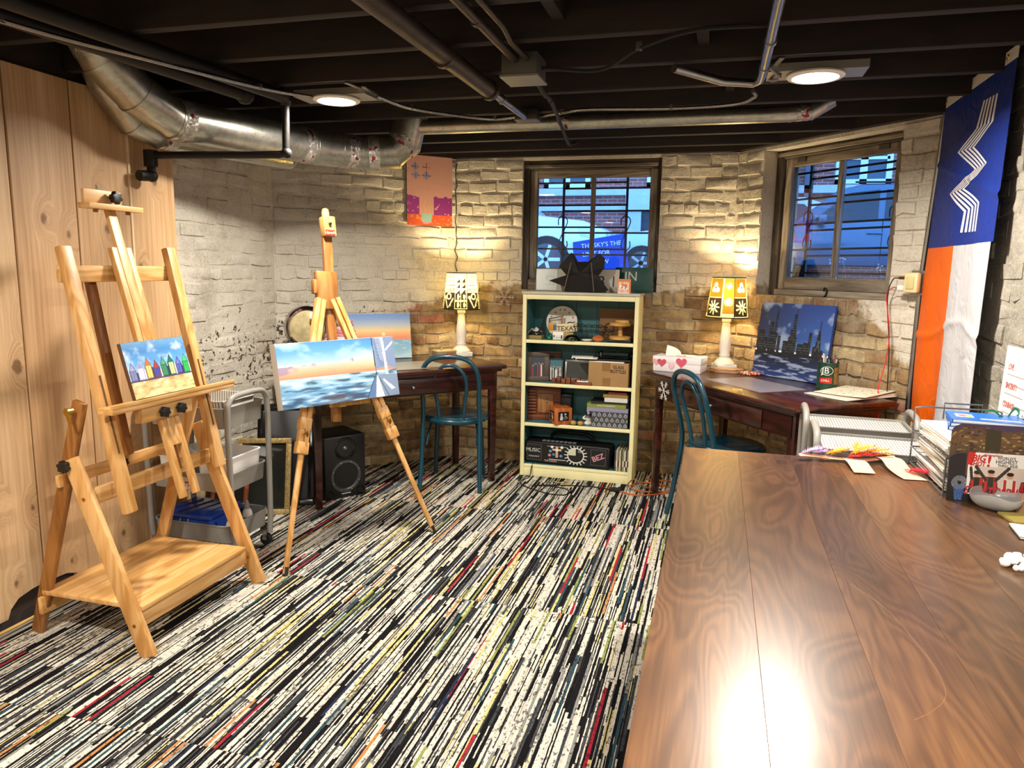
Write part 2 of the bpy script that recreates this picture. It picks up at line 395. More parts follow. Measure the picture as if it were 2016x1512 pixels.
# ------------------------------------------------------------------ floor, carpet tiles
C1 = Vector((-1.83, 5.02, 0)); C2 = Vector((.084, 5.02, 0)); P3 = Vector((-2.72, 4.12, 0)); PR = Vector((1.023, 3.977, 0))
ROOM = [(-2.72, 2.9), (P3.x, P3.y), (C1.x, C1.y), (C2.x, C2.y), (PR.x, PR.y), (1.023, -2.4), (-2.56, -2.4), (-2.56, 2.9)]
def inroom(x, y):
    ins = False; n = len(ROOM)
    for i in range(n):
        (x0, y0), (x1, y1) = ROOM[i], ROOM[(i+1) % n]
        if (y0 > y) != (y1 > y) and x < (x1-x0)*(y-y0)/(y1-y0)+x0: ins = not ins
    return ins
M_CONC = plain('#8d877c', .8, bump=.3, var=.2, bscale=22, name='concrete')
floor = MB().prism([(x, y) for x, y in ROOM], .1, Matrix.Translation((0, 0, -.06))).build('floor', M_CONC)
tag(floor, 'grey concrete basement floor under the striped carpet', kind='structure')
def carpet():
    t = NT('striped_carpet'); sp = t.n('SeparateXYZ'); o = t.obj(); t.put(sp.inputs[0], o); x, y = sp.outputs[0], sp.outputs[1]
    rnd = t.n('ObjectInfo').outputs['Random']
    wob = t.math('MULTIPLY', t.math('SUBTRACT', t.noise(t.scale(o, (1, .25, 1)), 90, 2), .5), .004)
    xw = t.math('ADD', x, wob)
    def layer(w, L, k):
        i = t.math('FLOOR', t.math('ADD', t.math('DIVIDE', xw, w), t.math('MULTIPLY', rnd, 311.0*k)))
        wn = t.n('TexWhiteNoise', noise_dimensions='1D'); t.put(wn.inputs['W'], i)
        j = t.math('FLOOR', t.math('ADD', t.math('DIVIDE', y, L), t.math('MULTIPLY', wn.outputs['Value'], 19.0)))
        c = t.n('CombineXYZ'); t.put(c.inputs[0], i); t.put(c.inputs[1], j); t.put(c.inputs[2], k)
        w2 = t.n('TexWhiteNoise', noise_dimensions='3D'); t.put(w2.inputs['Vector'], c.outputs[0])
        s2 = t.n('SeparateColor'); t.put(s2.inputs[0], w2.outputs['Color']); return s2.outputs[0], s2.outputs[1]
    a, a2 = layer(.0098, .42, 1.0); b, b2 = layer(.0046, .22, 2.0)
    A = t.ramp(a, [(0, '#e4ddcd'), (.30, '#d3ccbe'), (.46, '#17161a'), (.62, '#3d4246'), (.69, '#33505c'), (.76, '#e0cf8c'), (.82, '#8f8f8a'), (.88, '#c98a55'), (.92, '#b02a3c'), (.955, '#2b3450'), (.98, '#98a05a')], 'CONSTANT')
    B = t.ramp(b, [(0, '#121114'), (.42, '#e6dfd0'), (.72, '#4b4b4e'), (.86, '#d9c98a'), (.91, '#1b1a1e')], 'CONSTANT')
    col = t.mix(t.math('GREATER_THAN', a2, .52), A, B)
    dash = t.math('MULTIPLY', t.math('GREATER_THAN', t.noise(t.scale(o, (1, .5, 1)), 130, 2), .60), .75)
    col = t.mix(dash, col, rgba('#1c1b1e'))
    lp = t.noise(o, 420, 2); col = t.mix(.85, col, t.ramp(lp, [(.3, '#767676'), (.62, '#ffffff')]), 'MULTIPLY')
    t.set(col=col, rough=.95, spec=.1); t.bump(lp, .6, .004); return t.m
M_CARPET = carpet()
TW, TL = .565, 1.13
tile_me = MB().box((TW/2, TL/2, .006), (TW-.0015, TL-.002, .012)).mesh('carpet_tile'); tile_me.materials.append(M_CARPET)
k = 0
for i in range(7):
    x0 = -2.47 + i*TW
    for j in range(-5, 3):
        y0 = 2.76 + j*TL
        cnt = sum(inroom(x0+.5*TW+dx, y0+.5*TL+dy) for dx in (-.27, .27) for dy in (-.55, 0, .55))
        if cnt < 1: continue
        if cnt == 6:
            me = tile_me
        else:   # cut to the wall line: rows of narrow strips keep the outline of the room
            mb = MB(); n = 10
            for a in range(n):
                ys = [y0 + (b+.5)*TL/40 for b in range(40) if inroom(x0 + (a+.5)*TW/n, y0 + (b+.5)*TL/40)]
                if ys: mb.bx(a*TW/n, (a+1)*TW/n, min(ys)-y0-.012, max(ys)-y0+.012, 0, .012)
            if not mb.v: continue
            me = mb.mesh('carpet_tile'); me.materials.append(M_CARPET)
        o = bpy.data.objects.new('carpet_tile', me); COL.objects.link(o); o.location = (x0, y0, 0); o.parent = floor
# ------------------------------------------------------------------ ceiling: subfloor, joists, rim timbers
ceil = MB().bx(-3.2, 1.5, -2.7, 5.4, 2.38, 2.46).build('ceiling', M_JOIST)
tag(ceil, 'black-brown open joist ceiling', kind='structure')
def joist(x0, x1, y, z0=2.15, d=.046):
    MB().bx(x0, x1, y-d/2, y+d/2, z0, 2.385).build('joist', M_JOIST, ceil, bev=.004)
for n in range(19):
    y = 4.73 - n*.37
    xl = -2.70 if y < 4.12 else C1.x - (5.02-y)*.99
    if y < 3.06: xl = -2.6
    xr = 1.02 if y < 3.95 else C2.x + (5.02-y)*.9
    joist(xl+.03, xr-.03, y)
def rim(A, B, inw=.05, z0=2.15):
    d = (B-A).normalized(); nrm = Vector((d.y, -d.x, 0))
    MB().beam(A + nrm*(inw/2-.14) - d*.05 + Vector((0, 0, (z0+2.4)/2)), B + nrm*(inw/2-.14) + d*.05 + Vector((0, 0, (z0+2.4)/2)), .28+inw, 2.4-z0).build('rim_timber', M_JOIST, ceil)
rim(C1, C2); rim(P3, C1, .04); rim(C2, PR, .05); rim(Vector((-2.72, 2.9, 0)), P3, .02); rim(PR, Vector((1.023, -2.4, 0)), .02, 2.27)
rim(Vector((-2.6, -2.4, 0)), Vector((-2.6, 3.1, 0)), .02, 2.13)
# blocking between joists
for x, y in ((-.55, 2.33), (-.1, 2.7), (.0, 3.45), (-.3, 4.18), (-1.1, 1.97)):
    MB().bx(x-.02, x+.02, y-.16, y+.16, 2.2, 2.38).build('joist_blocking', M_JOIST, ceil)
# ------------------------------------------------------------------ brick walls
def brickmat(name, kind, zb, bx=0.0, x0=-99.0, chip=None, amp=.45, pal=None):
    t = NT(name); g = t.n('NewGeometry').outputs['Position']; sp = t.n('SeparateXYZ'); t.put(sp.inputs[0], g)
    x, y, z = sp.outputs
    n1 = t.noise(g, 4.5, 4, .6); n2 = t.noise(g, 24, 4, .65); nf = t.noise(g, 75, 3, .6)
    if kind == 'brick':
        r = t.n('ObjectInfo').outputs['Random']
        base = t.ramp(r, [(0, '#b59c78'), (.14, '#a58865'), (.3, '#c0aa84'), (.45, '#927558'), (.6, '#b8a17e'), (.72, '#a98f6e'), (.86, '#b98372'), (.91, '#cfbf9c'), (.97, '#80664e')], 'CONSTANT')
        base = t.mix(.7, base, t.ramp(n2, [(.25, '#77684f'), (.7, '#f4ecdc')]), 'MULTIPLY')
        base = t.mix(t.math('MULTIPLY', t.math('SUBTRACT', n1, .48), 4.0, clamp=True), base, t.ramp(nf, [(.3, '#8c7d66'), (.7, '#ab9c82')]))
    else:
        base = t.ramp(n2, [(.3, '#7c6d58'), (.7, '#a39479')])
    line = t.math('ADD', zb, t.math('MULTIPLY', t.math('MAXIMUM', t.math('SUBTRACT', x, x0), 0.0) if x0 > -50 else x, bx))
    zz = t.math('ADD', z, t.math('MULTIPLY', t.math('SUBTRACT', t.math('ADD', t.math('MULTIPLY', n1, .7), t.math('MULTIPLY', n2, .3)), .5), amp))
    paint = t.math('MULTIPLY', t.math('SUBTRACT', zz, line), 22.0, clamp=True)
    wcol = t.ramp(t.math('ADD', t.math('MULTIPLY', n1, .6), t.math('MULTIPLY', nf, .4)), pal or [(.3, '#a59c8b'), (.5, '#cbc4b5'), (.75, '#dad4c7')])
    col = t.mix(paint, base, wcol)
    if chip:
        zc, half, dens = chip
        th = t.math('ADD', dens, t.math('MULTIPLY', t.math('ABSOLUTE', t.math('SUBTRACT', z, zc)), .22/half))
        th = t.math('SUBTRACT', th, t.math('MULTIPLY', t.math('SUBTRACT', n1, .5), .45))
        nc = t.noise(g, 34, 3, .6)
        m = t.math('MULTIPLY', t.math('SUBTRACT', nc, th), 30.0, clamp=True)
        col = t.mix(t.math('MULTIPLY', m, paint), col, t.ramp(nf, [(.4, '#2f2a24'), (.6, '#6a5c48')]))
    t.set(col=col, rough=.85, spec=.25)
    t.bump(t.math('ADD', t.math('ADD', t.math('MULTIPLY', n2, .8), t.math('MULTIPLY', t.noise(g, 11, 2), .9)), t.math('MULTIPLY', nf, .5)), .6, .012)
    return t.m
def brick_meshes(k=8):
    out = []
    for i in range(k):
        rs = random.Random(50+i); j = lambda a: rs.uniform(-a, a)
        
        vs = [(x, .5, z) for z in (-.5, .5) for x in (-.5, .5)]                       # back
        ring0 = [(-.5, -.1, -.5), (.0+j(.1), -.1, -.5+j(.08)), (.5, -.1, -.5), (.5, -.1, .5), (.0+j(.1), -.1, .5+j(.08)), (-.5, -.1, .5)]
        ring0 = [(x+j(.018), y+j(.1), z+j(.06)) for x, y, z in ring0]
        ring1 = [(x*.965+j(.012), -.40+j(.16), z*.80+j(.08)) for x, y, z in ring0]
        vs = ring0 + ring1 + [(j(.1), -.5+j(.1), j(.1))] + [(x, .5, z) for x, _, z in ring0]
        fs = [(a, (a+1) % 6, 6+(a+1) % 6, 6+a) for a in range(6)] + [(6+a, 6+(a+1) % 6, 12) for a in range(6)] + [(13+a, 13+(a+1) % 6, (a+1) % 6, a) for a in range(6)]
        me = MB().add(vs, fs).mesh('brick'); bm = bmesh.new(); bm.from_mesh(me); bmesh.ops.recalc_face_normals(bm, faces=bm.faces[:]); bm.to_mesh(me); bm.free()
        me.polygons.foreach_set('use_smooth', [True]*len(me.polygons)); me.set_sharp_from_angle(angle=R(50)); out.append(me)
    return out
def brick_wall(name, label, A, B, H, opening, paint, chip=None, seed=1, soldier=None, smin=0.0, smax=None, proud=.011, amp=.45, zmax=9, pal=None, gap=.007):
    d = (B-A).normalized(); L = (B-A).length; M = frame(A, d, Vector((0, 0, 1))) ; rz = math.atan2(d.y, d.x)
    Mw = Matrix.Translation(A) @ Matrix.Rotation(rz, 4, 'Z'); T = .30
    mb = MB(); e0 = e1 = .12
    if opening:
        s0, s1, z0, z1 = opening
        mb.bx(-e0, s0, 0, T, -.05, H); mb.bx(s1, L+e1, 0, T, -.05, H); mb.bx(s0, s1, 0, T, -.05, z0)
        if H > z1: mb.bx(s0, s1, 0, T, z1, H)
    else: mb.bx(-e0, L+e1, 0, T, -.05, H)
    mo = brickmat(name+'_mortar', 'mortar', *paint, chip=chip, amp=amp, pal=pal); br = brickmat(name+'_brick', 'brick', *paint, chip=chip, amp=amp, pal=pal)
    me = mb.mesh(name); o = link(name, me, mo); o.matrix_world = Mw; MW[o.name] = Mw
    tag(o, label, kind='structure')
    rs = random.Random(seed); base = [m.copy() for m in BRICKS]
    for m in base: m.materials.clear(); m.materials.append(br)
    def put(sx, z, w_, h_):
        b = bpy.data.objects.new('brick', rs.choice(base)); COL.objects.link(b); b.parent = o
        dp = .03; b.scale = (w_, dp, h_); b.location = (sx, dp/2 - proud + rs.uniform(-.004, .004), z)
        b.rotation_euler = (rs.uniform(-.03, .03), rs.uniform(-.012, .012), rs.uniform(-.015, .015))
    ch = .0765; row = 0; z = .008; smax = smax or L-.004; smin = max(smin, .004); n = 0
    while z + .06 < min(H, zmax):
        hd = (row % 6 == 5); bl = .098 if hd else .207
        s = smin - (bl*.5 if row % 2 else 0) + rs.uniform(-.02, .02)
        while s < smax:
            ww = bl*rs.uniform(.93, 1.05); a, b = max(s, smin), min(s+ww-gap, smax)
            spans = [(a, b)]
            if opening and z+.066 > opening[2] and z < opening[3]:
                spans = [(x0, x1) for x0, x1 in ((a, min(b, opening[0])), (max(a, opening[1]), b))]
            if soldier and z+.066 > soldier[2] and z < soldier[3]:
                spans = [q for x0, x1 in spans for q in ((x0, min(x1, soldier[0])), (max(x0, soldier[1]), x1))]
            for x0, x1 in spans:
                if x1-x0 > .035: put((x0+x1)/2, z+.033, x1-x0, .066*rs.uniform(.93, 1.04)); n += 1
            s += ww
        z += ch; row += 1
    if soldier:
        s = soldier[0]+.006
        while s+.05 < soldier[1]:
            put(s+.032, (soldier[2]+soldier[3])/2, .058*rs.uniform(.9, 1.08), (soldier[3]-soldier[2])*.92); s += .074
    return o
BRICKS = brick_meshes()
W1 = (.495, 1.43, 1.255, 2.13); W2 = (.217, 1.14, 1.262, 2.13)
wall_c = brick_wall('wall_back', 'whitewashed brick wall over bare tan bricks holding the middle window', C1, C2, 2.16, W1, (1.27, 0), seed=3, soldier=(1.40, 1.62, 1.16, 1.255))
wall_dl = brick_wall('wall_back_left', 'angled brick wall behind the left desk, whitewashed above', P3, C1, 2.16, None, (2.35, .62), chip=(.98, .35, .57), seed=5, proud=.008)
wall_l = brick_wall('wall_left_rear', 'white painted peeling brick wall beside the cedar boards', Vector((-2.72, 2.87, 0)), P3, 2.16, None, (.12, 0), chip=(.85, .42, .55), seed=7, proud=.006)
wall_dr = brick_wall('wall_back_right', 'angled brick wall around the right window', C2, PR, 2.16, W2, (1.285, -1.6, .70), seed=9, soldier=(.16, 1.0, 1.165, 1.262))
wall_r = brick_wall('wall_right', 'rough whitewashed masonry wall behind the flag', PR, Vector((1.023, -2.4, 0)), 2.30, None, (.35, 0), seed=11, smax=2.1, proud=.005, amp=1.2, pal=[(.3, '#6f6a60'), (.5, '#8f897d'), (.75, '#a8a296')])
rs = random.Random(77); cz = [2.12-.05*i for i in range(16)]
MB().tube([(-1.818+rs.uniform(-.012, .012), 5.004, z) for z in cz], [.002+.0022*rs.random() for z in cz], 5).build('wall_crack', plain('#2a2118', .95), wall_c)
M_OFFW = plain('#b9b3a4', .8, bump=.2, var=.1, bscale=9)
wf = MB().bx(-3.0, 1.4, -2.7, -2.4, -.05, 2.4).build('wall_front', M_OFFW); tag(wf, 'plain off-white wall behind the viewer', kind='structure')
# ------------------------------------------------------------------ cedar board wall
wl = MB().bx(-2.9, -2.585, -2.45, 3.06, -.05, 2.15).build('wall_left', plain('#3a2c20', .9)); tag(wl, 'knotty cedar board wall on the left', kind='structure')
ys = [-2.4 + .2925*i for i in range(19)]
ys = [3.066 - .2895*i for i in range(19)]
for i in range(18):
    y1, y0 = ys[i], ys[i+1]; g = .0032
    poly = [(y0+g, .03), (y1-g, .03), (y1-g, 2.118), (y0+g, 2.118)]
    if i == 3: poly = [(y0+g, .03), (y1-.17, .03), (y1-.155, .065), (y1-.12, .095), (y1-.06, .108), (y1-g, .112), (y1-g, 2.118), (y0+g, 2.118)]
    if i == 2: poly = [(y0+g, .112), (y0+.1, .108), (y0+.15, .09), (y0+.165, .03), (y1-g, .03), (y1-g, 2.118), (y0+g, 2.118)]
    M = Matrix(((0, 0, 1, -2.572 + (i % 3)*.0012), (1, 0, 0, 0), (0, 1, 0, 0), (0, 0, 0, 1)))
    MB().prism(poly, .024, M).build('cedar_board', M_CEDAR, wl, bev=.002, seg=1)
# narrow cover strip between the last boards
MB().bx(-2.562, -2.552, 2.772, 2.782, .03, 2.118).build('cover_strip', plain('#e2c9a2', .5), wl)
# ------------------------------------------------------------------ windows with panes and outside guards
def window(nm, wall, op, rec, gl, mun, label):
    s0, s1, z0, z1 = op; g0, g1, h0, h1 = gl
    w_ = bpy.data.objects.new(nm, None); COL.objects.link(w_); w_.matrix_world = wm(wall); MW[nm] = wm(wall); tag(w_, label, kind='structure')
    B = lambda n, m, *b: MB().bx(*b).build(n, m, w_, bev=.004, world=False, seg=1)
    st = .052; y0, y1 = rec, rec+.13
    B('casing', M_FRAMED, s0, g0-st, y0, y1, z0, z1); B('casing', M_FRAMED, g1+st, s1, y0, y1, z0, z1)
    B('casing', M_FRAMEDX, g0-st, g1+st, y0, y1, h1+st, z1)
    B('casing_moulding', M_FRAMEWX, s0+.004, g1+st, y0-.012, y0, h1+st+.012, h1+st+.034)
    B('window_sill', M_FRAMEWX, g0-st, g1+st, y0-.01, y1, z0, h0-.075)
    y2, y3 = rec+.02, rec+.062
    B('sash_stile', M_FRAMEW, g0-st, g0, y2, y3, h0-.075, h1+st); B('sash_stile', M_FRAMEW, g1, g1+st, y2, y3, h0-.075, h1+st)
    B('sash_rail', M_FRAMEWX, g0, g1, y2, y3, h1, h1+st); B('sash_rail', M_FRAMEWX, g0, g1, y2, y3, h0-.075, h0)
    B('muntin', M_FRAMEW, mun-.014, mun+.014, y2+.004, y3, h0, h1)
    for a, b in ((g0, mun-.014), (mun+.014, g1)):
        MB().bx(a, b, rec+.04, rec+.044, h0, h1).build('pane', M_GLASS, w_, world=False)
    hg = MB()
    return w_
win1 = window('window_1', wall_c, W1, .02, (.59, 1.357, 1.40, 2.015), .975, 'weathered grey two-pane window above the bookcase')
win2 = window('window_2', wall_dr, W2, .10, (.325, 1.02, 1.373, 2.03), .672, 'weathered grey two-pane window above the right desk')
for s in (.40, .95): MB().bx(s-.03, s+.03, .108, .122, 2.052, 2.078).build('hinge', plain('#4a4034', .8), win2, world=False)
MB().tube(bez([(.66, .085, 1.30), (.675, .07, 1.315), (.69, .075, 1.30), (.675, .08, 1.27), (.655, .085, 1.262)]), .005, 6).build('latch', M_IRON, win2, world=False)
def guard(wall, s0, s1, v1, v2, off, label, zs=(2.004, 1.849, 1.696, 1.543, 1.40)):
    Mw = wm(wall); t = thing('window_guard', label, 'window guard', Mw @ Vector((0, off, 0)), Mw.to_euler().z, 'window guards')
    for v in (v1, v2):
        MB().bx(v-.008, v+.008, -.008, .008, 1.30, 2.05).build('upright_bar', M_BLACK, t, world=False)
        MB().tube(bez([(v-.035, .0, 1.71), (v-.034, 0, 1.755), (v, 0, 1.775), (v+.03, 0, 1.74), (v+.01, 0, 1.68), (v-.015, 0, 1.63), (v-.032, 0, 1.57), (v, 0, 1.535), (v+.03, 0, 1.56), (v+.028, 0, 1.60)], 6), .004, 5).build('scroll', M_BLACK, t, world=False)
    for z in zs:
        MB().bx(s0, v2, -.004, .004, z-.006, z+.006).build('crossbar', M_BLACK, t, world=False)
        MB().bx(v1, s1, .004, .012, z-.045, z-.033).build('crossbar', M_BLACK, t, world=False)
guard(wall_c, .50, 1.43, .733, 1.183, .245, 'black iron guard bars outside the middle window')
guard(wall_dr, .22, 1.14, .36, .95, .25, 'black iron guard bars outside the right window')
# ------------------------------------------------------------------ the street outside
GZ = 1.18
street = MB().prism([(-30, 60), (-30, 5.42), (C1.x-.1, 5.36), (C2.x+.12, 5.36), (1.33, 4.21), (1.36, 3.9), (30, 3.9), (30, 60)], .12, Matrix.Translation((0, 0, GZ-.06))).build('ground', plain('#6c7076', .9, bump=.2, var=.15, bscale=3))
tag(street, 'grey street and pavement outside the windows', kind='structure')
def facade():
    t = NT('far_brick_facade'); v = t.obj(); bt = t.n('TexBrick'); t.put(bt.inputs['Vector'], t.scale(v, (1, 1, 1)))
    mp = t.n('Mapping'); t.put(mp.inputs[0], v); mp.inputs['Rotation'].default_value = (R(90), 0, 0); t.put(bt.inputs['Vector'], mp.outputs[0])
    bt.inputs['Color1'].default_value = rgba('#a8584c'); bt.inputs['Color2'].default_value = rgba('#8c463f'); bt.inputs['Mortar'].default_value = rgba('#9a8f88')
    bt.inputs['Scale'].default_value = 1.0; bt.inputs['Brick Width'].default_value = .22; bt.inputs['Row Height'].default_value = .075; bt.inputs['Mortar Size'].default_value = .008
    t.set(col=bt.outputs['Color'], rough=.9); return t.m
bld = thing('brick_building', 'red brick apartment building across the street', 'building', (0, 17, GZ))
MB().bx(-14, 14, 17, 20, GZ, 11).build('facade_wall', facade(), bld)
M_STONE = plain('#b9bcc0', .8, bump=.1, var=.08, bscale=4)
MB().bx(-14, 14, 16.9, 17, 3.06, 3.22).build('stone_band', M_STONE, bld); MB().bx(-14, 14, 16.93, 17, 2.72, 2.86).build('stone_band', M_STONE, bld)
for xc, ww in ((-3.47, .95), (-1.15, .9), (2.75, .95), (.9, .9), (-6.0, .95), (5.0, .95)):
    f = MB()
    for a, b, c_, d_ in ((xc-ww/2-.06, xc+ww/2+.06, 3.24, 3.33), (xc-ww/2-.06, xc+ww/2+.06, 4.7, 4.8), (xc-ww/2-.06, xc-ww/2+.05, 3.24, 4.8), (xc+ww/2-.05, xc+ww/2+.06, 3.24, 4.8), (xc-.07, xc+.07, 3.24, 4.8), (xc-ww/2, xc+ww/2, 3.72, 3.78)):
        f.bx(a, b, 16.93, 17.02, c_, d_)
    fo = f.build('window_frame', plain('#d8dcde', .6), bld)
    for s in (-1, 1): MB().bx(xc+s*.07 if s > 0 else xc-ww/2, xc+ww/2 if s > 0 else xc-.07, 16.985, 16.995, 3.3, 4.7).build('pane', plain('#3c4a58', .15), fo)
MB().bx(-2.05, -1.75, 16.85, 17, GZ, 2.75).build('door_surround', M_STONE, bld); MB().bx(-1.0, -.7, 16.85, 17, GZ, 2.75).build('door_surround', M_STONE, bld)
MB().bx(-2.1, -.65, 16.8, 17, 2.72, 3.05).build('door_lintel', M_STONE, bld); MB().bx(-1.75, -1.0, 16.96, 17, GZ, 2.72).build('entrance_door', plain('#2b3036', .4), bld)
MB().bx(1.62, 1.72, 16.9, 17.0, GZ, 8).build('downpipe', plain('#5a5f68', .5), bld)
def suv(label, xf, yn, col, face=1, name='parked_suv'):
    """front bumper at xf, near side at yn, facing +x when face=1"""
    t = thing(name, label, 'car', (xf-2.3*face, yn+.9, GZ)); X = lambda x: xf - face*x
    paint = plain(col, .25, .2, coat=.6)
    def prof(pts, y0, y1, n, m, par=t, bev=.05):
        M = Matrix(((1, 0, 0, 0), (0, 0, 1, (y0+y1)/2), (0, 1, 0, 0), (0, 0, 0, 1)))
        return MB().prism([(X(a), GZ+b) for a, b in pts], y1-y0, M).build(n, m, par, bev=bev)
    bd = prof([(0.02, .35), (0, .6), (.08, .82), (.35, .93), (1.15, 1.02), (2.4, 1.06), (4.3, 1.06), (4.62, 1.0), (4.68, .5), (4.6, .32)], yn, yn+1.8, 'body', paint)
    prof([(1.15, 1.0), (1.85, 1.56), (2.2, 1.64), (3.9, 1.64), (4.3, 1.5), (4.6, 1.04)], yn+.14, yn+1.66, 'cabin', paint)
    for pts in (((1.48, 1.06), (1.98, 1.5), (2.45, 1.55), (2.45, 1.06)), ((2.55, 1.06), (2.55, 1.55), (3.4, 1.55), (3.48, 1.06)), ((3.58, 1.06), (3.52, 1.53), (3.9, 1.5), (4.3, 1.1))):
        prof(pts, yn+.125, yn+.15, 'side_window', plain('#1c2733', .08), t, .0)
    for x in (2.5, 3.45): prof([(x, .45), (x, 1.05), (x+.012, 1.05), (x+.012, .45)], yn-.002, yn+.01, 'door_seam', M_BLACK, t, 0)
    for x in (2.28, 3.24): MB().beam((X(x), yn-.015, GZ+.86), (X(x+.24), yn-.015, GZ+.86), .03, .03).build('door_handle', paint, t, bev=.01)
    for x in (.9, 3.65):
        for yy in (yn-.01, yn+1.6):
            wl_ = MB().lathe([(.2, 0), (.335, .0), (.36, .03), (.36, .18), (.335, .21), (.2, .21)], (X(x), yy+.2, GZ+.36), 24, Matrix.Rotation(R(90), 3, 'X')).build('tyre', M_RUBBER, t, smooth=True)
            rm = MB().lathe([(.235, 0), (.235, .02), (.05, .035)], (X(x), yy-.005, GZ+.36), 24, Matrix.Rotation(R(90), 3, 'X'))
            rm.build('wheel_rim', plain('#4a4d52', .4, .6), t)
            sp = MB()
            for q in range(5):
                a = q*2*math.pi/5; sp.beam((X(x), yy-.03, GZ+.36), (X(x)+.22*math.cos(a), yy-.03, GZ+.36+.22*math.sin(a)), .05, .02, (0, 1, 0))
            sp.build('spoke', plain('#c8ccd0', .3, .7), t)
    prof([(.0, .62), (.02, .78), (.45, .86), (.4, .7)], yn-.004, yn+.2, 'headlight', plain('#dfe6ea', .1), t, .01)
    MB().box((X(1.6), yn-.08, GZ+1.08), (.12, .2, .14)).build('wing_mirror', paint, t, bev=.03)
    MB().beam((X(2.1), yn+.3, GZ+1.69), (X(3.9), yn+.3, GZ+1.67), .03, .03).build('roof_rail', M_BLACK, t, bev=.008)
suv('white car parked behind the blue lettered yard sign', -1.62, 10.9, '#e4e8ea')
suv('dark blue car filling the right window', -.05, 13.0, '#3a5570', -1)
suv('pale grey car parked beyond the yard sign', -2.42, 15.0, '#b9c4cc', -1)
sg = thing('yard_sign', 'blue yard sign with white lettering seen through the middle window', 'sign', (-1.24, 8.0, GZ))
Ms = frame((-1.235, 8.0, 1.40), (1, 0, .1), (0, 0, 1))
MB().prism([(-.30, 0), (.30, -.02), (.28, .36), (-.29, .32)], .012, Ms).build('panel', plain('#1a3f9c', .5), sg)
for i, (tx, xx) in enumerate((("THE SKY'S THE", -.01), ('LIMIT FOR', -.06), ('LN     W', -.04))):
    letters(tx, .066, plain('#e6ebf0', .5), Ms @ Matrix.Translation((xx, .265-.095*i, -.0075)) @ Matrix.Rotation(math.pi, 4, 'Y') if False else frame((-1.235+xx, 7.99, 1.40+.265-.095*i), (1, 0, .1), (0, 0, 1)), sg)
for s in (-.2, .2): MB().cyl((-1.235+s, 8.01, GZ), (-1.235+s, 8.01, 1.45), .004, n=6).build('stake', M_STEEL, sg)
for q in range(6):
    rs = random.Random(q); s = (.40, .46, .52, .80, .86, .90)[q]; p = wm(wall_dr) @ Vector((s, .36+rs.uniform(0, .1), 0)); h = rs.uniform(.09, .2)
    w_ = thing('weed', ('left', 'left', 'left', 'right', 'right', 'right')[q] + ' side pale weed outside the right window, ' + ('tallest stem nearest the sash', 'second stem along', 'third stem along')[q % 3], 'weed', (p.x, p.y, GZ), group='weeds outside the right window')
    tip = Vector((p.x+rs.uniform(-.05, .05), p.y, GZ+.12+h)); MB().tube([Vector((p.x, p.y, GZ)), (Vector((p.x, p.y, GZ))+tip)/2+Vector((.01, 0, .01)), tip], .0016, 4).build('stem', plain('#9aa58a', .7), w_)
    fl = MB()
    for k in range(5): fl.ball(tip+Vector((rs.uniform(-.015, .015), rs.uniform(-.01, .01), rs.uniform(-.03, .01))), .005, 6)
    fl.build('flower', plain('#dfe4e8', .7), w_)
# ------------------------------------------------------------------ studio easel
def star_knob(name, c, axis, r, parent, depth=.02, mat=None):
    a = Vector(axis).normalized(); x = a.orthogonal().normalized(); M = frame(c, x, a.cross(x))
    poly = []
    for i in range(30):
        q = 2*math.pi*i/30; rr = r*(1+.16*math.cos(6*q)); poly.append((rr*math.cos(q), rr*math.sin(q)))
    mb = MB().prism(poly, depth, M); mb.cyl(Vector(c)-a*.001, Vector(c)-a*.03*(1 if True else 0), r*.4, n=10)
    return mb.build(name, mat or M_BLACK, parent, bev=.003)
ez = thing('studio_easel', 'large blond wood studio easel with a lower shelf by the cedar wall', 'easel', (-2.12, 2.33, .012))
Zf = .012
for yy, sd in ((1.99, 0), (2.645, 1)):
    MB().beam((-1.875, yy, Zf), (-2.155, yy, .715), .066, .024, (0, 1, 0)).build('front_leg', M_PINE, ez, bev=.006)
    MB().beam((-2.405, yy+(.028 if sd == 0 else -.028), Zf), (-2.125, yy+(.028 if sd == 0 else -.028), .915), .052, .024, (0, 1, 0)).build('back_leg', M_OAK if sd == 0 else M_PINE, ez, bev=.006)
for yy, z0, z1 in ((2.085, .50, 1.452), (2.60, .54, 1.46)):
    f = lambda z: -2.01 - (z-.51)*.222
    MB().beam((f(z0), yy, z0), (f(z1), yy, z1), .050, .034, (1, 0, 0)).build('upright', M_PINE, ez, bev=.007)
    MB().beam((f(.72)+.018, yy, .72), (f(1.0)+.018, yy, 1.0), .006, .004, (1, 0, 0)).build('slot', plain('#5d3a17', .8), ez)
MB().bx(-2.232, -2.212, 2.06, 2.625, 1.325, 1.385).build('top_crossbar', M_PINEY, ez, bev=.004)
MB().bx(-2.105, -2.085, 1.99, 2.65, .545, .605).build('middle_crossbar', M_PINEY, ez, bev=.004)
MB().bx(-2.235, -2.215, 1.99, 2.65, .60, .645).build('middle_crossbar', M_PINEY, ez, bev=.004)
MB().bx(-1.945, -1.925, 1.99, 2.65, .10, .165).build('base_rail', M_PINEY, ez, bev=.004)
MB().bx(-2.365, -2.345, 1.99, 2.65, .10, .165).build('base_rail', M_PINEY, ez, bev=.004)
MB().bx(-2.36, -1.905, 2.005, 2.60, .172, .19).build('shelf_board', M_PINEY, ez, bev=.003)
g = lambda z: -1.965 - (z-.55)*.272
for s in (-1, 1):
    MB().beam((g(.50), 2.33+s*.036, .50), (g(1.452), 2.33+s*.036, 1.452), .028, .022, (1, 0, 0)).build('mast_rail', M_PINE, ez, bev=.003)
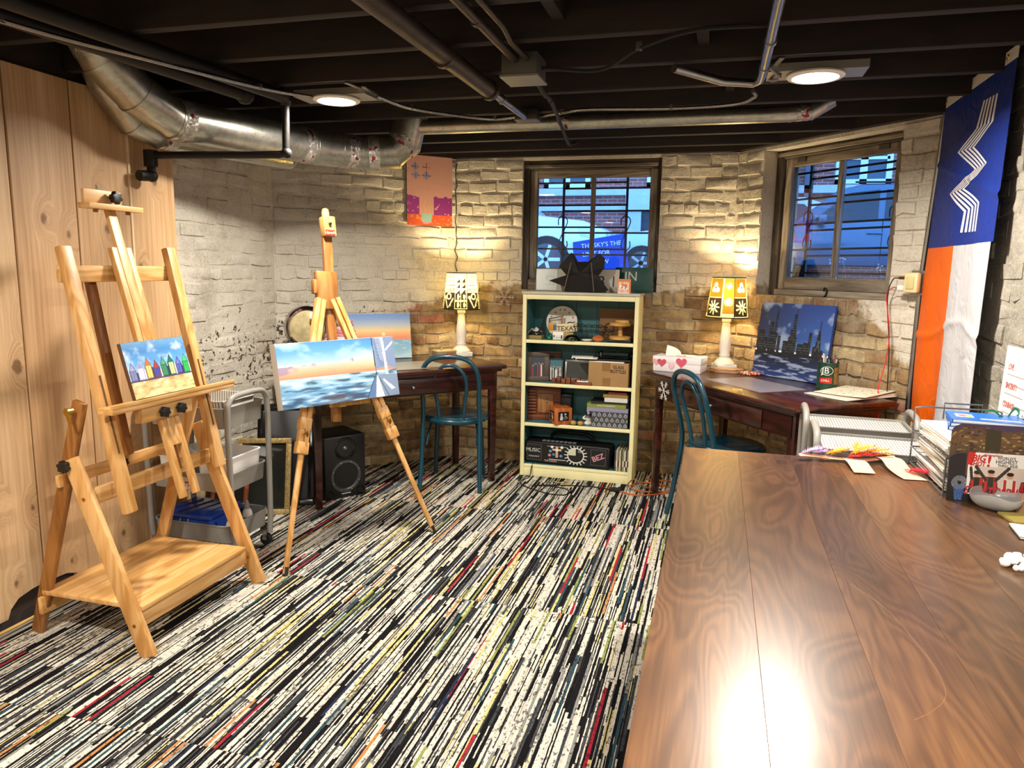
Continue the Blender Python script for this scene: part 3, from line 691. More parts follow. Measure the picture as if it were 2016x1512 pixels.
MB().beam((g(.70)+.004, 2.33, .70), (g(1.615)+.004, 2.33, 1.615), .042, .016, (1, 0, 0)).build('sliding_mast', M_PINE, ez, bev=.002)
MB().beam((g(.60)-.02, 2.33, .60), (g(.9)-.02, 2.33, .9), .03, .014, (1, 0, 0)).build('mast_backer', M_OAK, ez)
MB().beam((-2.265, 2.235, 1.33), (-2.17, 2.265, .66), .036, .024, (1, 0, 0)).build('prop_strut', M_OAK, ez, bev=.004)
tr = MB().bx(-2.058, -1.992, 2.02, 2.69, .872, .895).build('canvas_tray', M_PINEY, ez, bev=.004)
MB().bx(-2.0, -1.99, 2.02, 2.69, .895, .905).build('tray_lip', M_PINEY, tr)
bk_ = MB().box((-2.02, 2.30, .842), (.034, .27, .058)).build('tray_block', M_PINEY, ez, bev=.006)
for y in (2.265, 2.355): star_knob('star_knob', (-1.988, y, .842), (1, 0, 0), .019, ez)
cl = MB().bx(-2.262, -2.205, 2.20, 2.46, 1.592, 1.612).build('top_clamp', M_PINEY, ez, bev=.002)
MB().bx(-2.262, -2.25, 2.22, 2.40, 1.612, 1.665).build('clamp_backplate', M_PINEY, ez, bev=.004)
for y in (2.25, 2.405): MB().cyl((-2.23, y, 1.592), (-2.23, y, 1.58), .009, n=10).build('clamp_peg', M_OAK, ez)
star_knob('star_knob', (-2.225, 2.345, 1.64), (1, 0, 0), .022, ez)
star_knob('star_knob', (-2.165, 1.965, .69), (0, -1, 0), .02, ez)
star_knob('star_knob', (-2.20, 2.27, .625), (1, 0, 0), .016, ez)
MB().cyl((-2.135, 1.99, .885), (-2.135, 1.965, .885), .012, n=12).build('wing_bolt', M_BRASS, ez)
MB().beam((-2.135, 1.965, .90), (-2.12, 1.965, .845), .012, .005, (0, 1, 0)).build('wing_lever', M_BRASS, ez)
for yy, ss in ((1.977, -1), (2.632, -1)):
    for x, z in ((-1.92, .128), (-2.10, .575)): MB().cyl((x, yy, z), (x, yy-.003, z), .006, n=10).build('bolt', M_BRASS, ez)
# beach-hut painting on its tray
def stretched(name, label, Mx, w, h, dep, cv, edge, mat=None, cat='painting'):
    t = thing(name, label, cat, Mx.translation, rot=Mx.to_3x3() @ Matrix.Rotation(R(-90), 3, 'X').inverted() if False else None)
    mb = MB(); V = lambda x, y, z: Mx @ Vector((x, y, z))
    mb.add([V(x, y, z) for z in (-dep, -.0008) for x, y in ((-w/2, 0), (w/2, 0), (w/2, h), (-w/2, h))], [(0, 1, 2, 3), (4, 5, 6, 7), (0, 1, 5, 4), (1, 2, 6, 5), (2, 3, 7, 6), (3, 0, 4, 7)])
    mb.build('canvas_edge', edge, t, bev=.002)
    cv.obj('painted_face', lambda u, v: V((u-.5)*(w-.002), v*(h-.002)+.001, .0006), mat or M_OIL, t)
    return t
def cv_beach():
    c = Canvas(150, 120, '#cfb98c'); n = vnoise(120, 150, 5, 6, 1, 4); n2 = vnoise(120, 150, 14, 10, 2, 3)
    c.vgrad(.33, 1.0, [(0, '#a9c6e0'), (.4, '#5f9fd6'), (.75, '#4a86c4'), (1, '#6d9cc4')]); c.mask((c.V > .4)*np.clip((n-.52)*3, 0, 1), '#d6e4ee', .8)
    c.vgrad(0, .33, [(0, '#d9c48e'), (1, '#c8ab74')]); c.mask((c.V < .33)*np.clip((n2-.5)*4, 0, 1), '#efe2b8', .8); c.mask((c.V < .3)*np.clip((.42-n2)*5, 0, 1), '#a88a5c', .7)
    cols = [('#7d84a8', '#9a9ec4', '#5b5f86'), ('#d8d9e8', '#8f94c0', '#a8a4c8'), ('#e8d07a', '#c06a4a', '#8a6a3a'), ('#2f4fae', '#a03c48', '#7a3a44'), ('#3f8a5c', '#5aa06a', '#1f5a48'), ('#eadf90', '#1f6a68', '#17504a'), ('#5a62b4', '#6d74c8', '#2c2f6a'), ('#2fae58', '#49cf70', '#1f7a40')]
    for i, (a, b, d) in enumerate(cols):
        x = .015+i*.124; w_ = .105; h0 = .31; h1 = .50+.03*(i % 3)
        c.poly([(x, h0), (x+w_, h0), (x+w_, h1), (x+w_/2, h1+.15), (x, h1)], d); c.poly([(x+.012, h1), (x+w_-.012, h1), (x+w_/2, h1+.12)], b)
        c.rect(x+.016, h0+.02, x+w_-.016, h1-.01, a); c.rect(x+w_/2-.004, h0+.02, x+w_/2+.004, h1-.01, d)
        c.rect(x+w_, h0, x+w_+.018, h1-.04, '#e8e6ea' if i % 2 else '#34305a')
    c.rect(0, .295, 1, .315, '#4a4262'); c.shade(n2, .12); return c
Mb = frame((-2.042, 2.345, .897), (0, 1, 0), (-.272, 0, 1))
stretched('beach_hut_painting', 'small painting of colourful beach huts on the large studio easel', Mb, .325, .215, .016, cv_beach(), plain('#5a3a24', .6))
# ------------------------------------------------------------------ utility carts
def meshmat(name, a, b, sc, ribs=False):
    t = NT(name); sp = t.n('SeparateXYZ'); t.put(sp.inputs[0], t.obj())
    sx = t.math('SINE', t.math('MULTIPLY', sp.outputs[0], sc)); sy = t.math('SINE', t.math('MULTIPLY', sp.outputs[1], sc*1.2))
    f = t.math('GREATER_THAN', sx if ribs else t.math('ADD', sx, sy), .1 if ribs else .55)
    t.set(col=t.mix(f, rgba(a), rgba(b)), rough=.45); return t.m
M_MESH = meshmat('perforated_steel', '#c9c7c2', '#3d3c3a', 560)
M_RIB = meshmat('ribbed_wire', '#e6e3dc', '#8b8880', 480, True)
def tray_mb(x0, x1, y0, y1, z0, z1, r=.04, th=.004):
    def ring(i, z):
        out = []
        for cx, cy, a0 in ((x1-r, y1-r, 0), (x0+r, y1-r, 90), (x0+r, y0+r, 180), (x1-r, y0+r, 270)):
            for k in range(5): a = R(a0+k*22.5); out.append(Vector((cx+(r-i)*math.cos(a), cy+(r-i)*math.sin(a), z)))
        return out
    rs = [ring(.008, z0), ring(0, z1), ring(-.005, z1), ring(-.005, z1+.005), ring(th, z1+.005), ring(.008+th, z0+th)]
    n = 20; vs = [v for q in rs for v in q]; fs = []
    for i in range(len(rs)-1):
        for k in range(n): fs.append((i*n+k, i*n+(k+1) % n, (i+1)*n+(k+1) % n, (i+1)*n+k))
    fs.append(tuple(range(n))[::-1]); fs.append(tuple(5*n+k for k in range(n)))
    return MB().add(vs, fs)
def make_cart(label, loc, lid, rz=0.0, hx=.21, hy=.155):
    t = thing('utility_cart', label, 'cart', loc, rz, 'grey three-tier utility carts'); B = lambda mb, n, m, p=t, **k: mb.build(n, m, p, world=False, **k)
    for z0, z1 in ((.12, .20), (.36, .44), (.655, .745)):
        tr_ = B(tray_mb(-hx, hx, -hy, hy, z0, z1), 'tray', M_CART, smooth=True)
    if lid: B(MB().bx(-hx+.012, hx-.012, -hy+.012, hy-.012, .738, .742), 'mesh_top', M_MESH)
    for s in (-1, 1):
        x = s*(hx+.012)
        pts = [(x, -hy+.02, .08), (x, -hy+.01, .2), (x, -hy+.005, .5), (x, -hy+.005, .72), (x, -hy+.02, .775), (x, -hy+.07, .80), (x, hy-.07, .80), (x, hy-.02, .775), (x, hy-.005, .72), (x, hy-.005, .5), (x, hy-.01, .2), (x, hy-.02, .08)]
        B(MB().tube(bez(pts, 5), .0135, 10), 'handle_frame', M_CART, smooth=True)
    for sx in (-1, 1):
        for sy in (-1, 1):
            c = Vector((sx*(hx-.01), sy*(hy-.02), 0))
            w_ = B(MB().lathe([(.012, -.011), (.028, -.011), (.03, -.006), (.03, .006), (.028, .011), (.012, .011)], c+Vector((0, 0, .045)), 18, Matrix.Rotation(R(90), 3, 'X')), 'caster_wheel', M_RUBBER, smooth=True)
            f = MB().bx(c.x-.012, c.x+.012, c.y-.018, c.y-.014, .045, .09).bx(c.x-.012, c.x+.012, c.y+.014, c.y+.018, .045, .09).bx(c.x-.02, c.x+.02, c.y-.02, c.y+.02, .09, .122)
            B(f, 'caster_fork', M_CHROME)
    return t
cartL = make_cart('grey three-tier cart holding bins and paints behind the large easel', (-2.285, 2.875, .012), False)
make_cart('grey cart with perforated top standing nearer the right desk', (.612, 3.395, .012), True, R(-3), .20, .14)
make_cart('grey cart with perforated top pushed against the end of the big table', (.605, 2.985, .012), True, R(-3), .20, .15)
wb = thing('wire_basket', 'white ribbed basket in the top tray of the left cart', 'basket', (-2.285, 2.875, .68))
tray_mb(-2.47, -2.10, 2.745, 3.005, .682, .785).build('basket_wall', M_RIB, wb, smooth=True)
for nm, lb, c, d in (('storage_bin', 'white ribbed plastic bin in the middle tray of the left cart', (-2.17, 2.87, .372), (.17, .25, .15)), ('storage_bin', 'white plastic bin at the wall side of the left cart', (-2.38, 2.87, .372), (.17, .25, .14))):
    t = thing(nm, lb, 'bin', c); tray_mb(c[0]-d[0]/2, c[0]+d[0]/2, c[1]-d[1]/2, c[1]+d[1]/2, c[2], c[2]+d[2], .02).build('bin_wall', plain('#dedcd8', .4), t, smooth=True)
    MB().bx(c[0]-d[0]/2+.02, c[0]+d[0]/2-.02, c[1]-d[1]/2+.02, c[1]+d[1]/2-.02, c[2]+.09, c[2]+.1).build('ribbed_liner', M_RIB, t)
bb = thing('storage_box', 'blue latching plastic box in the bottom tray of the left cart', 'box', (-2.33, 2.86, .137))
tray_mb(-2.46, -2.2, 2.745, 2.98, .137, .215, .02).build('box_base', plain('#2f55b8', .35), bb, smooth=True)
MB().bx(-2.465, -2.195, 2.74, 2.985, .222, .245).build('box_lid', plain('#1e3a8c', .25), bb, bev=.006)
for i in range(4): MB().beam((-2.44+i*.06, 2.76, .247), (-2.40+i*.06, 2.96, .247), .004, .004).build('lid_rib', plain('#16296a', .3), bb)
MB().tube(bez([(-2.35, 2.738, .225), (-2.35, 2.728, .2), (-2.31, 2.728, .2), (-2.31, 2.738, .225)], 5), .003, 6).build('latch', M_CHROME, bb)
for x, y, h, col, lb in ((-2.125, 2.80, .12, '#a33a44', 'small white paint bottle with red label in the left cart'), (-2.13, 2.93, .14, '#6c7076', 'grey capped jar in the bottom tray of the left cart')):
    t = thing('paint_bottle', lb, 'bottle', (x, y, .137))
    MB().lathe([(.022, 0), (.024, .004), (.024, h*.5), (.020, h*.62), (.012, h*.7)], (x, y, .137), 16).build('bottle_body', plain('#d8d4cc', .4), t, smooth=True)
    MB().lathe([(.0245, h*.18), (.0245, h*.42)], (x, y, .137), 16).build('bottle_label', plain(col, .5), t, smooth=True)
    MB().lathe([(.013, h*.7), (.012, h*.85), (.005, h)], (x, y, .137), 12).build('bottle_cap', plain('#8d8d90', .4), t, smooth=True)
pal = thing('paint_palette', 'round paint-smeared lid hanging on the left cart tray', 'palette', (-2.3, 2.714, .40))
cv = Canvas(30, 30, '#d8cfc4'); n = vnoise(30, 30, 5, 5, 3, 2); cv.mask(n > .6, '#4a4a7a'); cv.mask(n < .36, '#a86a3a')
cv.obj('smeared_paint', lambda u, v: Vector((-2.3+.034*(2*u-1)*math.sqrt(max(0, 1-.5*(2*v-1)**2)), 2.711, .40+.034*(2*v-1)*math.sqrt(max(0, 1-.5*(2*u-1)**2)))), M_PRINT, pal)
MB().lathe([(.036, 0), (.036, .004)], (-2.3, 2.7155, .40), 20, Matrix.Rotation(R(90), 3, 'X')).build('palette_disc', M_WHITE, pal)
# ------------------------------------------------------------------ field easel with the seascape
fe = thing('field_easel', 'folding wooden tripod easel holding the seascape', 'easel', (-1.82, 3.25, .012))
hub = Vector((-1.885, 3.30, 1.21)); ux = Vector((.517, .856, 0)); nn = Vector((.856, -.517, 0))
for foot, hs in ((Vector((-1.809, 2.743, .02)), -1), (Vector((-1.377, 3.461, .02)), 1), (Vector((-2.259, 3.548, .02)), 0)):
    top = hub + ux*(.045*hs) + nn*(.012 if hs else -.05); mid = top.lerp(foot, .55); side = (top-foot).normalized().cross(nn if hs else ux)
    a = top.lerp(foot, -.02)
    up_ = nn if hs else ux
    for q in (-1, 1): MB().beam(a + side*(.0155*q), mid + side*(.0155*q), .023, .03, up_).build('leg_rail', M_PINE, fe, bev=.003)
    MB().beam(top.lerp(foot, .42), foot, .024, .014, up_).build('leg_extension', M_PINE, fe, bev=.002)
    for f in ((.47, .56) if hs else (.38, .55)): MB().beam(top.lerp(foot, f-.025), top.lerp(foot, f+.02), .060, .038, up_).build('leg_collar', M_PINE, fe, bev=.004)
    p = top.lerp(foot, .50) + up_*.02; MB().cyl(p, p + up_*.022, .006, n=8).build('wing_nut', M_BRASS, fe); MB().beam(p+up_*.018-Vector((0, 0, .014)), p+up_*.018+Vector((0, 0, .014)), .008, .003, up_).build('wing_nut_lever', M_BRASS, fe)
    dn = (foot-top).normalized(); MB().cyl(foot - dn*.03, foot + dn*.008, .013, .011, 10).build('foot_cap', M_RUBBER, fe)
mt0, mt1 = Vector((-1.815, 3.245, .62)), Vector((-1.93, 3.385, 1.64))
md = (mt1-mt0).normalized()
MB().beam(mt0, mt1, .050, .022, nn).build('mast', M_OAK, fe, bev=.004)
MB().beam(hub-md*.03+nn*.0, hub+md*.16, .115, .034, nn).build('hub_block', M_OAK, fe, bev=.006)
MB().beam(hub+md*.05-ux*.06, hub+md*.12-ux*.06, .03, .03, nn).build('hub_ear', M_OAK, fe, bev=.004)
for s in (-1, 1):
    p = hub - md*.09 + ux*(.06*s); MB().cyl(p, p+ux*(.04*s), .005, n=8).build('hub_bolt', M_BRASS, fe); MB().beam(p+ux*(.035*s)-Vector((0, 0, .016)), p+ux*(.035*s)+Vector((0, 0, .016)), .008, .004, nn).build('hub_wing', M_BRASS, fe)
top = mt1; Mt = frame(top + md*.04 + nn*.02, ux, md)
MB().lathe([(.018, 0), (.02, .02), (.016, .04), (.0, .046)], top-md*.0, 14, Matrix(((ux.x, nn.x, md.x), (ux.y, nn.y, md.y), (ux.z, nn.z, md.z)))).build('mast_finial', M_PINE, fe, smooth=True)
MB().prism([(-.033, -.10), (.033, -.10), (.033, -.0), (-.033, -.0)], .05, frame(top+nn*.012, ux, md)).build('canvas_clip', M_PINE, fe, bev=.005)
lab = MB().prism([(-.026+0, -.014), (.026, -.014), (.026, .014), (-.026, .014)], .002, frame(top-md*.08+nn*.0385, ux, md)).build('maker_label', plain('#6a2418', .5), fe)
letters('Utrecht', .019, plain('#e8c8a0', .5), frame(top-md*.08+nn*.0402, ux, md), lab, shear=.3)
MB().cyl(top-md*.035+nn*.037, top-md*.035+nn*.05, .007, n=10).build('clip_screw', M_BLACK, fe)
mb_ = mt0 + md*.10
MB().beam(mb_+nn*.05-ux*.06, mb_+nn*.05+ux*.17, .028, .016, nn).build('canvas_rest', M_PINE, fe, bev=.003)
MB().beam(mb_+nn*.0, mb_+nn*.07, .04, .03).build('rest_bracket', M_PINE, fe, bev=.003)
MB().cyl(mb_+nn*.066-ux*.06+Vector((0, 0, .016)), mb_+nn*.066+ux*.17+Vector((0, 0, .016)), .004, n=8).build('rest_rod', M_CHROME, fe)
def cv_sea():
    w_, h_ = 220, 112; c = Canvas(w_, h_, '#6fa6d8'); n = vnoise(h_, w_, 4, 5, 11, 4); st = vnoise(h_, w_, 22, 7, 12, 3); sb = vnoise(h_, w_, 9, 4, 15, 3)
    c.vgrad(.45, 1.0, [(0, '#f08a6a'), (.12, '#f2a27c'), (.25, '#e9b79a'), (.42, '#9fc0d8'), (.7, '#5f9fd8'), (1, '#4a86c8')])
    c.mask((c.V > .5)*np.clip((c.U-.45)*1.5, 0, 1)*np.clip(1-np.abs(c.V-.66)*5, 0, 1), '#f4e0a8', .8)
    c.mask((c.V > .6)*np.clip((n-.55)*4, 0, 1), '#bcd8e6', .6)
    c.mask(np.clip((n+.2*st-.55)*8, 0, 1)*(np.abs(c.V-.57-.1*c.U) < .06)*(c.U < .62), '#8d7f9c', .85); c.mask(np.clip((st-.5)*8, 0, 1)*(np.abs(c.V-.51-.05*c.U) < .025)*(c.U < .45), '#8a7a96', .8)
    sea = c.V < .45
    c.vgrad(0, .45, [(0, '#4f7ea8'), (.5, '#6ba0c8'), (1, '#9cc4da')]); c.mask(sea*np.clip((st-.52)*6, 0, 1), '#c2dcea', .8); c.mask(sea*np.clip((.43-st)*8, 0, 1), '#2f4a66', .85); c.mask((c.V < .25)*np.clip((.4-sb)*6, 0, 1), '#4c4a58', .8)
    c.poly([(.80, 1), (1, 1), (1, .45), (.93, .5), (.81, .47)], '#8093b4'); c.poly([(.82, 1), (.9, 1), (.9, .55), (.86, .62)], '#a9b8d2')
    for q in range(5): c.line((.815+.012*q, .98), (.85+.015*q, .52), .0025, '#5d6f96')
    c.poly([(.885, 1), (.905, 1), (.925, .22), (.895, .22)], '#bfcade'); c.line((.92, .78), (.985, .9), .008, '#d2dbe8')
    c.poly([(.70, 0), (.80, .38), (1, .36), (1, 0)], '#7f93ae'); c.poly([(.78, 0), (.805, .36), (.82, .36), (.86, 0)], '#dbe2ea'); c.poly([(.70, 0), (.80, .38), (.81, .36), (.77, 0)], '#5b7ba8')
    c.line((.80, 1), (.808, .38), .004, '#2c3a52'); c.line((.70, 0), (.80, .38), .003, '#24344e'); c.line((.825, .34), (.90, 0), .003, '#33425c'); c.poly([(.87, .3), (.97, .12), (.93, .1), (.86, .28)], '#c8d2e0')
    c.shade(n, .08); return c
Ms2 = frame((-1.722, 3.168, .742), (.47, .883, 0), (-.054, .027, .305))
stretched('seascape_painting', 'wide seascape painting with sunset and sailboat deck on the tripod easel', Ms2, .665, .305, .05, cv_sea(), plain('#cfcac2', .6))
# ------------------------------------------------------------------ desks
def make_desk(label, loc, rz, L, D, H=.79, knob=True):
    t = thing('writing_desk', label, 'desk', loc, rz, 'dark cherry writing desks'); B = lambda mb, n, m=M_CHERRY, p=t, **k: mb.build(n, m, p, world=False, **k)
    ov = .045
    B(MB().bx(-ov, L+ov, -ov, D+ov, H-.028, H), 'desk_top', bev=.008)
    B(MB().bx(-ov*.5, L+ov*.5, -ov*.5, D+ov*.5, H-.045, H-.028), 'top_moulding', bev=.006)
    B(MB().bx(.02, L-.02, .0, .02, H-.16, H-.045), 'apron'); B(MB().bx(.02, L-.02, D-.02, D, H-.16, H-.045), 'apron')
    for x in (.0, L-.02): B(MB().bx(x, x+.02, .02, D-.02, H-.16, H-.045), 'apron')
    dr = B(MB().bx(L*.18, L*.82, -.008, .0, H-.15, H-.06), 'drawer_front', bev=.003)
    if knob: B(MB().ball((L*.5, -.024, H-.105), .012, 12).cyl((L*.5, -.008, H-.105), (L*.5, -.022, H-.105), .006), 'drawer_knob', M_CHROME, dr, smooth=True)
    for x in (.024, L-.024):
        for y in (.024, D-.024): B(MB().beam((x, y, .012), (x, y, H-.045), .036, .036, (0, 1, 0), .052), 'leg', bev=.003)
    return t
make_desk('dark cherry desk on the left with the sunset painting and lamp', (-2.142, 3.575, 0), R(47.8), 1.20, .55)
make_desk('dark cherry desk on the right under the window with the skyline painting', (-.345, 4.52, 0), R(-53), 1.20, .54)
def on_desk(x, y, z=.79, o=(-2.142, 3.575), a=47.8):
    c, s = math.cos(R(a)), math.sin(R(a)); return Vector((o[0]+c*x-s*y, o[1]+s*x+c*y, z))
DR = dict(o=(-.345, 4.52), a=-53)
# ------------------------------------------------------------------ table lamps with printed shades
def cv_shade(kind):
    c = Canvas(168, 56, '#d9cc92' if kind == 0 else '#e6da9e'); dk = '#241c10'
    for s in range(4):
        u0 = s*.25; W_ = .25
        if kind == 0:
            for r in range(4):
                v = .93-.11*r
                for q in range(6):
                    uu = u0+.01+q*.02
                    if r < 2: c.line((uu, v), (uu, v-.06), .0032, dk)
                    else: c.poly([(uu, v-.07), (uu+.016, v-.07), (uu+.008, v)], dk)
                c.line((u0, v-.09), (u0+.13, v-.09), .0012, dk)
            c.rect(u0, 0, u0+.13, .46, dk); c.ring(u0+.065, .36, .025, .006, '#e9dca0'); c.line((u0+.02, .3), (u0+.06, .05), .006, '#e9dca0'); c.line((u0+.075, .08), (u0+.115, .3), .006, '#e9dca0'); c.disc(u0+.02, .33, .014, '#e9dca0'); c.disc(u0+.09, .12, .008, '#e9dca0')
            for r in range(3):
                for q in range(2): c.poly([(u0+.145+.05*q, .74-.15*r), (u0+.18+.05*q, .74-.15*r), (u0+.18+.05*q, .86-.15*r)], dk); c.disc(u0+.148+.05*q, .86-.15*r, .004, dk)
            for r in range(2):
                for q in range(2): c.rect(u0+.138+.055*q, .04+.22*r, u0+.185+.055*q, .22+.22*r, dk); c.disc(u0+.164+.055*q, .13+.22*r, .012, '#e9dca0', rv=.07)
        else:
            c.rect(u0, .52, u0+.14, .98, '#6a4a12'); c.rect(u0+.155, .1, u0+.245, .98, '#8a6a20')
            for q in range(3): a = R(90+120*q); c.disc(u0+.07+.026*math.cos(a), .74+.08*math.sin(a), .022, '#f4ecc0')
            c.disc(u0+.07, .76, .008, dk)
            c.rect(u0, .03, u0+.14, .5, dk)
            for q in range(9): a = R(40*q); c.line((u0+.07, .26), (u0+.07+.055*math.cos(a), .26+.055*3*math.sin(a)), .006, '#f0e4a4')
            c.disc(u0+.07, .26, .008, dk)
            for q in range(12): a = R(30*q); c.line((u0+.2, .8), (u0+.2+.03*math.cos(a), .8+.03*3*math.sin(a)), .0022, '#f4ecc0')
            c.ring(u0+.2, .4, .03, .004, '#f4ecc0'); c.ring(u0+.2, .4, .016, .004, '#f4ecc0'); c.disc(u0+.2, .4, .008, '#f4ecc0')
        c.line((u0+.247, 0), (u0+.247, 1), .0018, dk)
    return c
def table_lamp(label, p, kind, rz):
    t = thing('table_lamp', label, 'lamp', p, 0, 'white baluster table lamps'); x, y, z = p
    MB().box((x, y, z+.016), (.125, .125, .03), rz).build('plinth', M_WHITE, t, bev=.004)
    MB().lathe([(.062, .03), (.064, .036), (.056, .05), (.040, .066), (.030, .076), (.034, .084), (.034, .09), (.029, .10), (.036, .14), (.034, .19), (.026, .26), (.022, .295), (.028, .30), (.028, .318), (.018, .322), (.012, .36), (.012, .38)], (x, y, z), 28).build('baluster_stem', M_WHITE, t, smooth=True)
    r0, r1, z0, z1 = .128, .100, z+.328, z+.572
    c = cv_shade(kind)
    c.obj('lamp_shade', lambda u, v: Vector((x + (r0+(r1-r0)*v)*math.cos(2*math.pi*u+rz), y + (r0+(r1-r0)*v)*math.sin(2*math.pi*u+rz), z0+(z1-z0)*v)), M_SHADE, t)
    for r, zz in ((r0, z0), (r1, z1)):
        MB().tube([(x+r*math.cos(q*math.pi/18), y+r*math.sin(q*math.pi/18), zz) for q in range(36)], .0035, 6, closed=True).build('shade_trim', plain('#2a1c10', .7), t)
    for q in range(3): a = q*2.094; MB().cyl((x, y, z1-.03), (x+r1*math.cos(a), y+r1*math.sin(a), z1-.004), .0015, n=5).build('shade_spider', M_BRASS, t)
    MB().ball((x, y, z+.43), .028, 14).build('bulb', emis('#ffd98a', 12, 'warm_bulb'), t, smooth=True)
    ld = bpy.data.lights.new('bulb_light', 'POINT'); ld.energy = LAMP_WATTS; ld.color = (1.0, .78, .44); ld.shadow_soft_size = .03
    lo = bpy.data.objects.new('bulb_light', ld); COL.objects.link(lo); lo.parent = t; lo.location = (0, 0, .475)
table_lamp('white table lamp with triangle-patterned shade on the left desk', (-1.70, 4.79, .79), 0, R(40))
table_lamp('white table lamp with flower-patterned shade on the right desk', (.062, 4.80, .79), 1, R(-70))
# ------------------------------------------------------------------ bentwood chairs
def make_chair(label, mid, rz):
    """mid: point between the rear feet, facing local +y"""
    f = Vector((-math.sin(rz), math.cos(rz), 0)); c = Vector(mid) + f*.24
    t = thing('bentwood_chair', label, 'chair', (c.x, c.y, .012), rz, 'teal bentwood chairs'); B = lambda mb, n, **k: mb.build(n, M_TEAL, t, world=False, smooth=True, **k)
    Ls = [(-.19, -.24, 0), (-.182, -.205, .2), (-.178, -.175, .43), (-.175, -.19, .55), (-.178, -.225, .68), (-.165, -.25, .77), (-.11, -.262, .835), (0, -.266, .855)]
    path = bez(Ls + [(-x, y, z) for x, y, z in Ls[-2::-1]], 8)
    B(MB().tube(path, .0145, 10), 'back_hoop')
    Ls = [(-.075, -.165, .44), (-.085, -.185, .55), (-.10, -.215, .66), (-.09, -.238, .735), (-.05, -.248, .785), (0, -.251, .80)]
    B(MB().tube(bez(Ls + [(-x, y, z) for x, y, z in Ls[-2::-1]], 8), .0115, 10), 'inner_hoop')
    B(MB().tube([(.195*math.cos(q*math.pi/20), .195*math.sin(q*math.pi/20), .435) for q in range(40)], .019, 10, closed=True), 'seat_ring')
    MB().lathe([(0, .445), (.17, .443), (.193, .452), (.19, .458), (0, .452)], (0, 0, 0), 40, cap=False).build('seat', M_TEAL, t, world=False, smooth=True)
    for s in (-1, 1): B(MB().tube(bez([(s*.135, .125, .43), (s*.15, .14, .25), (s*.165, .17, 0)], 6), [.017]*7+[.015]*3+[.013]*3, 10), 'front_leg')
    B(MB().tube([(.15*math.cos(q*math.pi/20), .15*math.sin(q*math.pi/20)-.02, .24) for q in range(40)], .009, 8, closed=True), 'leg_ring') if False else None
    for s in (-1, 1): B(MB().tube(bez([(s*.16, -.16, .28), (s*.155, -.10, .36), (s*.14, -.06, .42)], 5), .008, 8), 'seat_brace')
    return t
make_chair('teal bentwood chair pulled up to the left desk', (-1.544, 4.145, 0), R(10.8))
make_chair('teal bentwood chair pulled up to the right desk', (-.118, 3.993, 0), R(-60))
# ------------------------------------------------------------------ things on and under the left desk
def cv_sunset():
    w_, h_ = 140, 100; c = Canvas(w_, h_); n = vnoise(h_, w_, 6, 4, 21, 4); st = vnoise(h_, w_, 26, 8, 22, 3)
    c.vgrad(.42, 1, [(0, '#f08c64'), (.15, '#f4a272'), (.35, '#f2cf8c'), (.55, '#b9c2c4'), (.8, '#7f9fcc'), (1, '#6a8fc8')]); c.disc(.55, .545, .03, '#fbe0a8')
    c.vgrad(0, .42, [(0, '#b9dbe6'), (.5, '#8fc0d8'), (1, '#7fb2cc')]); c.mask((c.V < .42)*np.clip((st-.5)*5, 0, 1), '#cfe6ec', .6)
    c.mask((c.V < .42)*np.clip(1-np.abs(c.U-.55)/(.14-.14*c.V), 0, 1)*np.clip(st*2-.2, 0, 1), '#f0d8a0', .95); c.shade(n, .08); return c
Mz = frame(on_desk(.635, .555, .792), (.752, .66, 0), (-.03, .035, .3))
stretched('sunset_painting', 'sunset over water painting leaning on the wall at the left desk', Mz, .42, .30, .02, cv_sunset(), plain('#d9d4cc', .6))
p = on_desk(1.03, .42); t = thing('keepsake_box', 'small wooden box with a red painted side beside the left lamp', 'box', p, R(47.8))
MB().bx(-.07, .07, -.045, .045, 0, .045).build('box_body', plain('#8a7a58', .5, var=.1, bscale=20), t, world=False, bev=.002)
MB().bx(-.072, .072, -.047, .047, .045, .056).build('box_lid', plain('#b9a878', .45), t, world=False, bev=.002)
MB().prism([(-.03, -.014), (.045, -.016), (.052, .004), (.03, .016), (-.01, .014), (-.035, 0)], .001, frame((0.005, -.0458, .024), (1, 0, 0), (0, 0, 1))).build('red_mark', plain('#c8321c', .5), t, world=False)
MB().ball((-.02, .0, .066), .011, 10).build('clasp_ring', M_CHROME, t, world=False, smooth=True)
p = on_desk(.62, .17); t = tag(MB().box((p.x, p.y, p.z+.002), (.5, .32, .003), R(47.8)).build('desk_mat', plain('#a8a290', .35)), 'translucent grey writing mat on the left desk', 'mat')
# chrome headlamp and cone
p = on_desk(.12, .50); t = thing('headlamp', 'round chrome-rimmed vintage headlamp at the end of the left desk', 'lamp', (p.x, p.y, .79))
ax = Vector((.72, -.69, .06)).normalized(); xr = ax.orthogonal().normalized(); Mr = Matrix((xr, ax.cross(xr), ax)).transposed(); cc = Vector((p.x, p.y, 1.02))
MB().lathe([(.02, -.13), (.07, -.11), (.105, -.05), (.118, .0)], cc, 32, Mr).build('shell', M_STEEL, t, smooth=True)
MB().lathe([(.118, -.02), (.13, -.015), (.135, 0), (.13, .03), (.118, .038), (.108, .03)], cc, 40, Mr, cap=False).build('chrome_rim', M_CHROME, t, smooth=True)
MB().lathe([(0, .034), (.06, .03), (.11, .02)], cc, 32, Mr, cap=False).build('lens', plain('#c3b488', .2, var=.35, bscale=14, name='lens_cream'), t, smooth=True)
MB().tube([cc-Vector((0, 0, .1))-ax*.03, Vector((p.x, p.y, .80))], .016, 10).build('stand_post', M_STEEL, t); MB().cyl((p.x, p.y, .791), (p.x, p.y, .803), .07, n=24).build('stand_base', M_STEEL, t)
